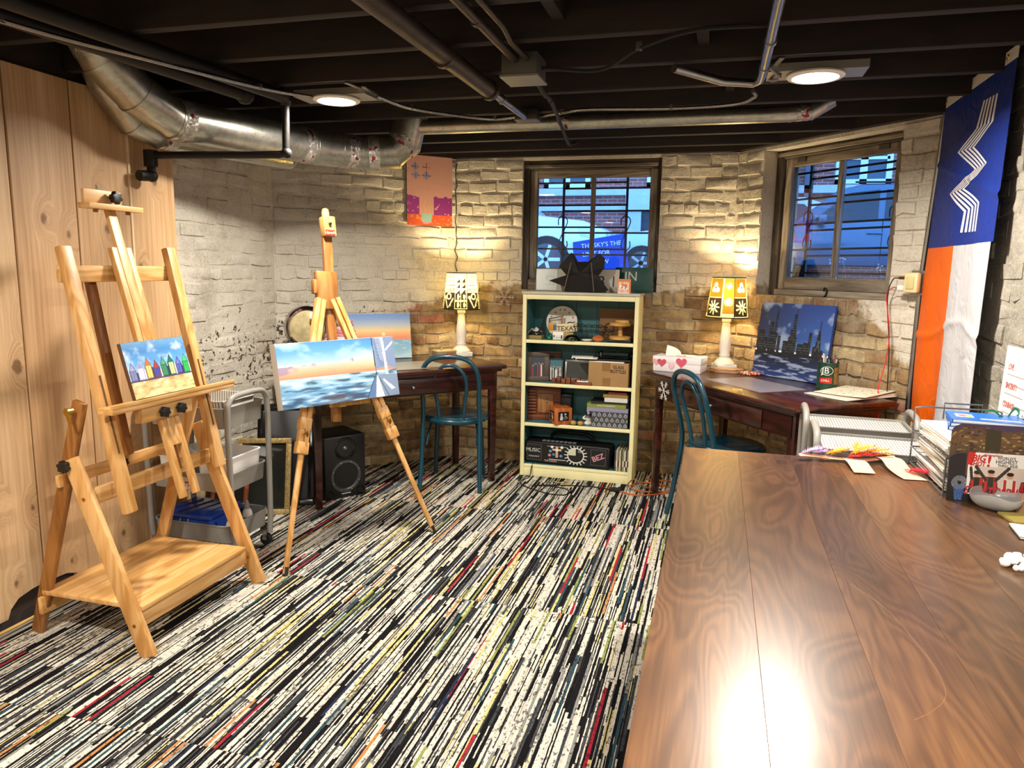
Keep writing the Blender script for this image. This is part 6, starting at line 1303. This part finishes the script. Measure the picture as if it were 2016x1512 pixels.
for i in range(5):
    a, b = i/5+.0, i/5+.115
    def pt(seg, s, f): l0, l1, r0, r1 = ZL[seg], ZL[seg+1], ZR[seg], ZR[seg+1]; yl, zl = l0[0]+(l1[0]-l0[0])*s, l0[1]+(l1[1]-l0[1])*s; yr, zr = r0[0]+(r1[0]-r0[0])*s, r0[1]+(r1[1]-r0[1])*s; return fl(yl+(yr-yl)*f, zl+(zr-zl)*f, .0022)
    vs = []; NN = 10
    for sg_ in range(6):
        for q in range(NN + (1 if sg_ == 5 else 0)): vs += [pt(sg_, q/NN, a), pt(sg_, q/NN, b)]
    MB().add(vs, [(2*k, 2*k+1, 2*k+3, 2*k+2) for k in range(len(vs)//2-1)]).build('zigzag_stripe', M_ZIG, t, smooth=True)
# ------------------------------------------------------------------ wall drawing, outlet, charger
Md = frame(Vector((-1.975, 4.875, 1.683)) + Vector((.0155, -.0155, 0)), (.707, .707, 0), (0, 0, 1)); t = thing('crayon_drawing', 'pink crayon drawing of a steaming cup taped on the angled brick wall', 'drawing', (-1.975, 4.875, 1.683))
cv = Canvas(120, 176, '#cf9c90'); n = vnoise(176, 120, 30, 12, 51, 3); rs = random.Random(31)
for q in range(44): u, v = rs.random(), .40+.55*rs.random(); cv.line((u, v), (u+rs.uniform(-.06, .06), v+rs.uniform(-.05, .05)), .0028, '#a8787a', .6)
for u, v, c_ in ((.18, .78, '#2f5a98'), (.42, .78, '#7a2430'), (.19, .67, '#2f6a98'), (.42, .67, '#2c2a78')): 
    if c_ != '#7a2430': cv.disc(u, v, .07, '#8a8ca8', .7)
    cv.line((u-.09, v), (u+.09, v-.005), .006, c_); cv.line((u, v-.05), (u+.005, v+.05), .006, c_)
cv.mask((cv.V > .13)*(cv.V < .385+.03*(n-.5)*3)*((cv.U < .27) | (cv.U > .58))*(n > .27), '#8e2a86'); cv.mask((cv.V < .15)*(n > .2), '#d8562c'); cv.mask((cv.V < .15)*(n > .62), '#e88a3a')
cv.poly([(.30, .16), (.56, .16), (.52, .05), (.47, .03), (.38, .03), (.32, .06)], '#8fb8b0'); cv.poly([(.33, .055), (.51, .055), (.46, .02), (.36, .02)], '#f08ab0'); cv.mask((cv.U > .27)*(cv.U < .58)*(cv.V < .02), '#d8562c')
for u in (.34, .44, .52): cv.lines([(u+.025*math.sin(q*.9), .17+.018*q) for q in range(11)], .007, '#c09a48')
cv.obj('crayon_picture', lambda u, v: Md @ Vector(((u-.5)*.338, v*.503, .0012)), M_CRAYON, t); MB().prism([(-.169, 0), (.169, 0), (.169, .503), (-.169, .503)], .002, Md).build('paper_sheet', plain('#d49a8c', .8), t)
for x in (-.155, .155): MB().ball(Md @ Vector((x, .49, .004)), .005, 8).build('push_pin', M_WHITE, t, smooth=True)
nd = Vector((-.743, -.669, 0)); wx = Vector((.669, -.743, 0)); oc = Vector((.955, 4.03, 1.36))
t = thing('outlet_box', 'metal outlet box on the conduit beside the flag', 'outlet', oc); MB().prism([(-.03, -.055), (.03, -.055), (.03, .055), (-.03, .055)], .045, frame(oc, wx, (0, 0, 1))).build('metal_box', plain('#7a4a3c', .5, .3), t, bev=.003); MB().prism([(-.034, -.06), (.034, -.06), (.034, .06), (-.034, .06)], .003, frame(oc+nd*.024, wx, (0, 0, 1))).build('cover_plate', M_STEEL, t)
for s in (-1, 1): MB().cyl(oc+nd*.024+Vector((0, 0, s*.045)), oc+nd*.028+Vector((0, 0, s*.045)), .004, n=8).build('screw', M_CHROME, t)
pa = oc + nd*.045 - wx*.012
t = thing('plug_adapter', 'cream plug-in adapter on the outlet box', 'adapter', pa); MB().prism([(-.038, -.05), (.038, -.05), (.038, .05), (-.038, .05)], .034, frame(pa, wx, (0, 0, 1))).build('adapter_body', plain('#d8cc9a', .45), t, bev=.012); MB().prism([(-.02, -.03), (.02, -.03), (.02, .03), (-.02, .03)], .006, frame(pa+nd*.019, wx, (0, 0, 1))).build('socket_face', plain('#c8bc88', .5), t, bev=.002)
q0 = pa - wx*.05 + Vector((0, 0, -.025)) + nd*.01
t = thing('charger', 'small white charger with red cable beside the adapter', 'charger', q0); MB().prism([(-.016, -.012), (.016, -.012), (.016, .012), (-.016, .012)], .024, frame(q0, wx, (0, 0, 1))).build('charger_body', M_WHITE, t, bev=.003)
rc = bez([q0-wx*.016, q0-wx*.05+Vector((0, 0, -.004)), q0-wx*.075+Vector((0, 0, -.05)), (.845, 4.06, 1.10), (.835, 4.05, .95), (.81, 4.02, .84), (.80, 3.96, .795), (.79, 3.86, .70), (.80, 3.78, .45), (.83, 3.8, .05)], 8); MB().tube(rc, .0026, 6).build('red_cable', plain('#c8242c', .5), t, smooth=True)
q1 = pa - wx*.05 + Vector((0, 0, .022)) + nd*.01
t = thing('lamp_cord', 'dark cord plugged into the top of the adapter', 'cord', q1); MB().tube([q1+wx*.012, q1-wx*.015], .007, 8).build('plug', M_BRASS, t); MB().tube(bez([q1-wx*.015, q1-wx*.05+Vector((0, 0, -.01)), q1-wx*.07+Vector((0, 0, -.10)), (.85, 4.075, 1.05), (.86, 4.07, .85), (.87, 4.06, .4), (.86, 4.0, .02)], 8), .003, 6).build('wire', plain('#241a16', .6), t, smooth=True)
# ------------------------------------------------------------------ ducts
def duct(label, path, r, bands, name='air_duct', elbow=()):
    t = thing(name, label, 'duct', path[0], group='galvanised air ducts'); P = [Vector(p) for p in path]
    for i, (a, b) in enumerate(zip(P, P[1:])):
        d = (b-a).normalized()
        if i: m_ = (d + (a-P[i-1]).normalized()).normalized(); MB().tube([a-m_*.005, a+m_*.005], r*1.03, 28).build('seam_ring', M_GALV, t, smooth=True)
    MB().tube(P, r, 28).build('duct_body', M_GALV, t, smooth=True)
    for i, f in bands:
        a, b = P[i], P[i+1]; d = (b-a).normalized(); c_ = a.lerp(b, f); MB().tube([c_-d*.028, c_+d*.028], r*1.022, 28).build('foil_tape', M_FOIL, t, smooth=True)
    return t
duct('large galvanised duct elbowing down from the joists at the left', [(-2.38, 2.38, 2.32), (-2.345, 2.46, 2.17), (-2.315, 2.58, 2.075), (-2.295, 2.76, 2.01), (-2.06, 3.48, 2.0), (-1.98, 3.62, 2.0), (-1.90, 3.72, 2.0), (-1.74, 3.80, 2.01), (-1.68, 3.82, 2.07), (-1.64, 3.83, 2.25)], .088, [(0, .6), (4, .07) if False else (3, .05), (3, .93), (5, .5), (6, .4), (7, .9)])
duct('second galvanised duct tucked under the large one', [(-2.487, 2.50, 2.32), (-2.485, 2.60, 2.13), (-2.475, 2.73, 2.0), (-2.455, 2.86, 1.972), (-2.235, 3.52, 1.965), (-2.225, 3.6, 2.1)], .068, [(3, .06)])
duct('slim silver duct crossing above the bookcase window', [(-1.60, 3.82, 2.14), (-.5, 3.83, 2.14), (.28, 3.83, 2.14), (.37, 3.83, 2.145), (.46, 3.84, 2.2)], .037, [(0, .72), (2, .6)])
# ------------------------------------------------------------------ pipes, conduits, cables on the ceiling
def pipe(name, label, pts, r, mat, cat='pipe', fit=(), n=14, clips=()):
    t = thing(name, label, cat, pts[0]); MB().tube([Vector(p) for p in pts], r, n).build('pipe_run', mat, t, smooth=True)
    for p in fit: MB().ball(p, r*1.45, 12).build('fitting', mat, t, smooth=True)
    for (p, d) in clips: p = Vector(p); d = Vector(d).normalized(); MB().tube([p-d*.012, p+d*.012], r*1.22, n).build('coupling', mat, t, smooth=True)
    return t
M_OLDPIPE = plain('#4a4036', .45, .6, bump=.2, var=.25, bscale=18, name='old_pipe')
pipe('water_pipe', 'thick old steel pipe running under the joists to the junction box', [(-.95, .2, 2.105), (-.93, 2.95, 2.105)], .034, M_OLDPIPE, clips=(((-.94, 2.45, 2.105), (0, 1, 0)), ((-.93, 2.94, 2.105), (0, 1, 0))))
pipe('conduit', 'thin bright conduit continuing the thick old pipe', [(-.93, 2.95, 2.105), (-.935, 3.52, 2.115)], .016, M_STEEL, 'conduit', clips=(((-.932, 3.12, 2.107), (0, 1, 0)),))
pipe('conduit', 'paired dark conduit left of the grey junction box', [(-.745, .2, 2.125), (-.735, 2.62, 2.125)], .014, M_OLDPIPE, 'conduit', clips=(((-.74, 2.2, 2.125), (0, 1, 0)),))
pipe('conduit', 'thinner conduit entering the grey junction box', [(-.69, .2, 2.135), (-.685, 2.30, 2.135), (-.70, 2.45, 2.13), (-.69, 2.62, 2.125)], .009, M_OLDPIPE, 'conduit')
pipe('conduit', 'silver conduit bending by the right ceiling light', [(.115, .2, 2.115), (.112, 2.95, 2.115), (.108, 3.04, 2.115), (.085, 3.09, 2.115), (-.03, 3.05, 2.118), (-.2, 2.86, 2.128)], .016, M_STEEL, 'conduit', clips=(((.114, 2.55, 2.115), (0, 1, 0)), ((.113, 2.86, 2.115), (0, 1, 0))))
t = thing('junction_box', 'grey metal junction box under the joists', 'electrical box', (-.72, 2.70, 2.09)); MB().bx(-.785, -.655, 2.62, 2.76, 2.075, 2.15).build('box_body', plain('#5a5a54', .5, .4), t, bev=.003); MB().bx(-.79, -.65, 2.615, 2.765, 2.068, 2.075).build('box_cover', plain('#8f8f86', .45, .4), t)
t = thing('junction_box', 'small dark junction box at the end of the thin bright conduit', 'electrical box', (-.93, 3.58, 2.12)); MB().bx(-.985, -.875, 3.52, 3.62, 2.105, 2.15).build('box_body', plain('#3a3632', .5, .4), t, bev=.003); MB().bx(-.987, -.873, 3.518, 3.622, 2.10, 2.105).build('box_cover', plain('#77756c', .4, .5), t)
pipe('iron_pipe', 'upper dark iron pipe crossing the joists at the left', [(-2.05, .6, 2.118), (-1.855, 2.93, 2.118)], .028, M_IRON)
pipe('iron_pipe', 'lower dark iron pipe running beside the flexible cable', [(-2.17, .6, 2.112), (-1.99, 2.84, 2.112)], .028, M_IRON, fit=((-1.99, 2.84, 2.112),))
t = pipe('gas_pipe', 'black threaded pipe dropping below the duct to the cedar wall', [(-1.862, 2.95, 2.16), (-1.868, 2.95, 1.90), (-1.875, 2.945, 1.882), (-1.90, 2.94, 1.878), (-2.49, 2.84, 1.875)], .0165, M_IRON, fit=((-1.866, 2.95, 1.886), (-2.49, 2.84, 1.872), (-1.862, 2.95, 2.1)))
MB().tube([(-2.49, 2.84, 1.897), (-2.49, 2.84, 1.825)], .03, 14).build('tee', M_IRON, t, smooth=True); MB().tube([(-2.49, 2.84, 1.86), (-2.49, 2.84, 1.79)], .019, 12).build('drop_leg', M_IRON, t, smooth=True); MB().ball((-2.49, 2.84, 1.785), .028, 12).build('elbow', M_IRON, t, smooth=True); MB().tube([(-2.49, 2.84, 1.785), (-2.50, 2.775, 1.78)], .024, 12).build('elbow_arm', M_IRON, t, smooth=True)
def flex(label, pts, r=.0085):
    P = bez(pts, 24); out = []; L = 0; pr = []
    Q = [P[0]]
    for a, b in zip(P, P[1:]):
        n_ = max(1, int((b-a).length/.004)); Q += [a.lerp(b, (k+1)/n_) for k in range(n_)]
    t = thing('armoured_cable', label, 'cable', pts[0], group='armoured ceiling cables'); MB().tube(Q, [r*(1.0 if (k//1) % 2 else .82) for k in range(len(Q))], 8).build('cable_sheath', M_STEEL, t)
    for p in pts[1:-1:2]: MB().box(Vector(p)+Vector((0, 0, .004)), (.014, .014, 2.5*r)).build('cable_clip', M_STEEL, t)
flex('ribbed metal cable along the dark pipes at the upper left', [(-2.10, .8, 2.075), (-2.03, 1.76, 2.08), (-1.92, 2.22, 2.085), (-1.82, 2.70, 2.10), (-1.74, 2.98, 2.12)])
flex('ribbed metal cable sagging from the left light to the small junction box', [(-1.46, 3.02, 2.12), (-1.40, 3.25, 2.115), (-1.22, 3.5, 2.12), (-1.10, 3.58, 2.12), (-.98, 3.57, 2.125)])
flex('ribbed metal cable from the small junction box to the right conduit', [(-.88, 3.58, 2.125), (-.75, 3.50, 2.12), (-.62, 3.45, 2.12), (-.25, 3.50, 2.12), (.02, 3.47, 2.12), (.10, 3.34, 2.12), (.09, 3.24, 2.12)])
flex('ribbed metal cable coiled at the right ceiling light', [(.13, 2.92, 2.13), (.17, 2.97, 2.105), (.155, 3.04, 2.11), (.14, 3.08, 2.125)], .007)
t = thing('black_cable', 'black cable hanging from the grey junction box to the window beam', 'cable', (-.70, 2.76, 2.1)); MB().tube(bez([(-.70, 2.75, 2.10), (-.715, 3.0, 2.09), (-.725, 3.15, 2.10), (-.77, 3.55, 2.09), (-.82, 3.95, 2.085), (-.86, 4.25, 2.10), (-.84, 4.35, 2.13)], 8), .009, 8).build('cable_run', M_RUBBER, t, smooth=True); MB().ball((-.725, 3.15, 2.10), .013, 8).build('cable_knot', M_RUBBER, t, smooth=True)
t = thing('black_cable', 'black cable drooping between joists right of the junction box', 'cable', (-.65, 2.70, 2.11)); MB().tube(bez([(-.655, 2.69, 2.11), (-.45, 2.72, 2.10), (-.3, 2.6, 2.13), (-.12, 2.5, 2.145), (.1, 2.48, 2.14)], 8), .007, 6).build('cable_run', M_RUBBER, t, smooth=True); MB().bx(-.31, -.29, 2.59, 2.61, 2.125, 2.15).build('cable_staple', M_STEEL, t)
pipe('wall_conduit', 'grey conduit running down the corner and along the wall top above the flag', [(.992, .3, 2.225), (.992, 3.90, 2.225), (.985, 3.97, 2.215), (.982, 3.99, 2.18), (.955, 4.02, 1.42)], .013, M_STEEL, 'conduit', clips=(((.992, 3.3, 2.225), (0, 1, 0)),))
pipe('wall_conduit', 'lower grey conduit dropping from the outlet box', [(.955, 4.02, 1.30), (.955, 4.02, .06)], .015, M_STEEL, 'conduit')
# ------------------------------------------------------------------ cords on the floor
def cord(label, pts, r, col, plug=None):
    t = thing('power_cord', label, 'cord', pts[0], group='cords on the carpet'); MB().tube(bez(pts, 8), r, 6).build('cord_run', plain(col, .5), t, smooth=True)
    if plug: MB().box(plug, (.05, .028, .024), R(20)).build('plug_head', M_RUBBER, t, bev=.006)
Zc = .0165
cord('black cord looping on the carpet in front of the bookcase', [(-1.14, 4.675, .095), (-1.145, 4.652, .07), (-1.15, 4.62, Zc), (-1.18, 4.50, Zc), (-1.12, 4.40, Zc), (-.95, 4.30, Zc), (-.84, 4.31, Zc), (-.85, 4.42, Zc), (-.98, 4.46, Zc), (-1.06, 4.43, Zc+.005), (-.9, 4.50, Zc), (-.7, 4.53, Zc), (-.58, 4.50, Zc)], .004, '#14120f', (-.57, 4.495, .024))
cord('orange extension cord coiled beside the bookcase', [(-.53, 4.485, Zc), (-.42, 4.44, Zc), (-.30, 4.50, Zc), (-.2, 4.60, Zc), (-.28, 4.72, Zc), (-.42, 4.70, Zc+.006), (-.47, 4.58, Zc+.01), (-.40, 4.50, Zc+.01), (-.25, 4.55, Zc+.006), (-.15, 4.68, Zc), (-.2, 4.8, Zc), (-.4, 4.82, Zc)], .0055, '#b05a2a', (-.545, 4.485, .026))
cord('tan cord standing in loops against the bookcase side', [(-.50, 4.61, Zc), (-.47, 4.60, .06), (-.44, 4.60, .07), (-.36, 4.58, Zc+.012), (-.27, 4.64, Zc+.012), (-.30, 4.80, .10), (-.40, 4.86, .17), (-.45, 4.88, .16)], .0045, '#8a5c34')
cord('thin yellow tie string on the carpet by the bookcase', [(-.98, 4.58, Zc), (-.93, 4.55, Zc), (-.88, 4.57, Zc+.012), (-.85, 4.54, Zc), (-.9, 4.52, Zc)], .0025, '#b8a850')
t = tag(MB().tube(bez([(-2.515, 1.2, .012), (-2.52, 1.9, .013), (-2.525, 2.2, .012), (-2.53, 2.6, .012), (-2.54, 3.0, .012)], 8), .007, 8).build('yellow_cable', plain('#c09a52', .5), smooth=True), 'tan cable lying along the foot of the cedar wall', 'cable')
# ------------------------------------------------------------------ LED ceiling lights
M_LED = emis('#fff2dc', 14.0, 'led_diffuser')
M_ZINC = plain('#a9a79f', .4, .8, name='zinc_plate')
for i, (x, y) in enumerate(LED_SPOTS):
    nm = {0: 'round white LED downlight over the left side by the duct', 1: 'round white LED downlight over the right side by the conduit'}.get(i, 'round white LED downlight out of view behind the viewer')
    t = thing('ceiling_light', nm, 'light', (x, y, 2.11), group='LED ceiling lights')
    MB().lathe([(.0, .012), (.10, .012), (.102, .006), (.094, 0), (.082, 0), (.082, .006)], (x, y, 2.108), 32, cap=False).build('trim_ring', M_WHITE, t, smooth=True)
    MB().lathe([(.0, .004), (.05, .001), (.082, .004)], (x, y, 2.106), 32, cap=False).build('diffuser', M_LED, t, smooth=True)
    sg = -1 if i % 2 else 1
    MB().bx(x-.17, x+.17, y-.07, y+.07, 2.122, 2.15).build('junction_plate', M_ZINC, t)
    for s in (-1, 1): MB().beam((x+sg*.13, y+s*.16, 2.145), (x+sg*.19, y+s*.16-s*.28, 2.135), .018, .004).build('hanger_bar', M_ZINC, t)
    ld = bpy.data.lights.new('led_light', 'AREA'); ld.shape = 'DISK'; ld.size = .17; ld.energy = LED_WATTS; ld.color = (1.0, .92, .81); ld.spread = R(165)
    lo = bpy.data.objects.new('led_light', ld); COL.objects.link(lo); lo.location = (0, 0, -.008); lo.parent = t
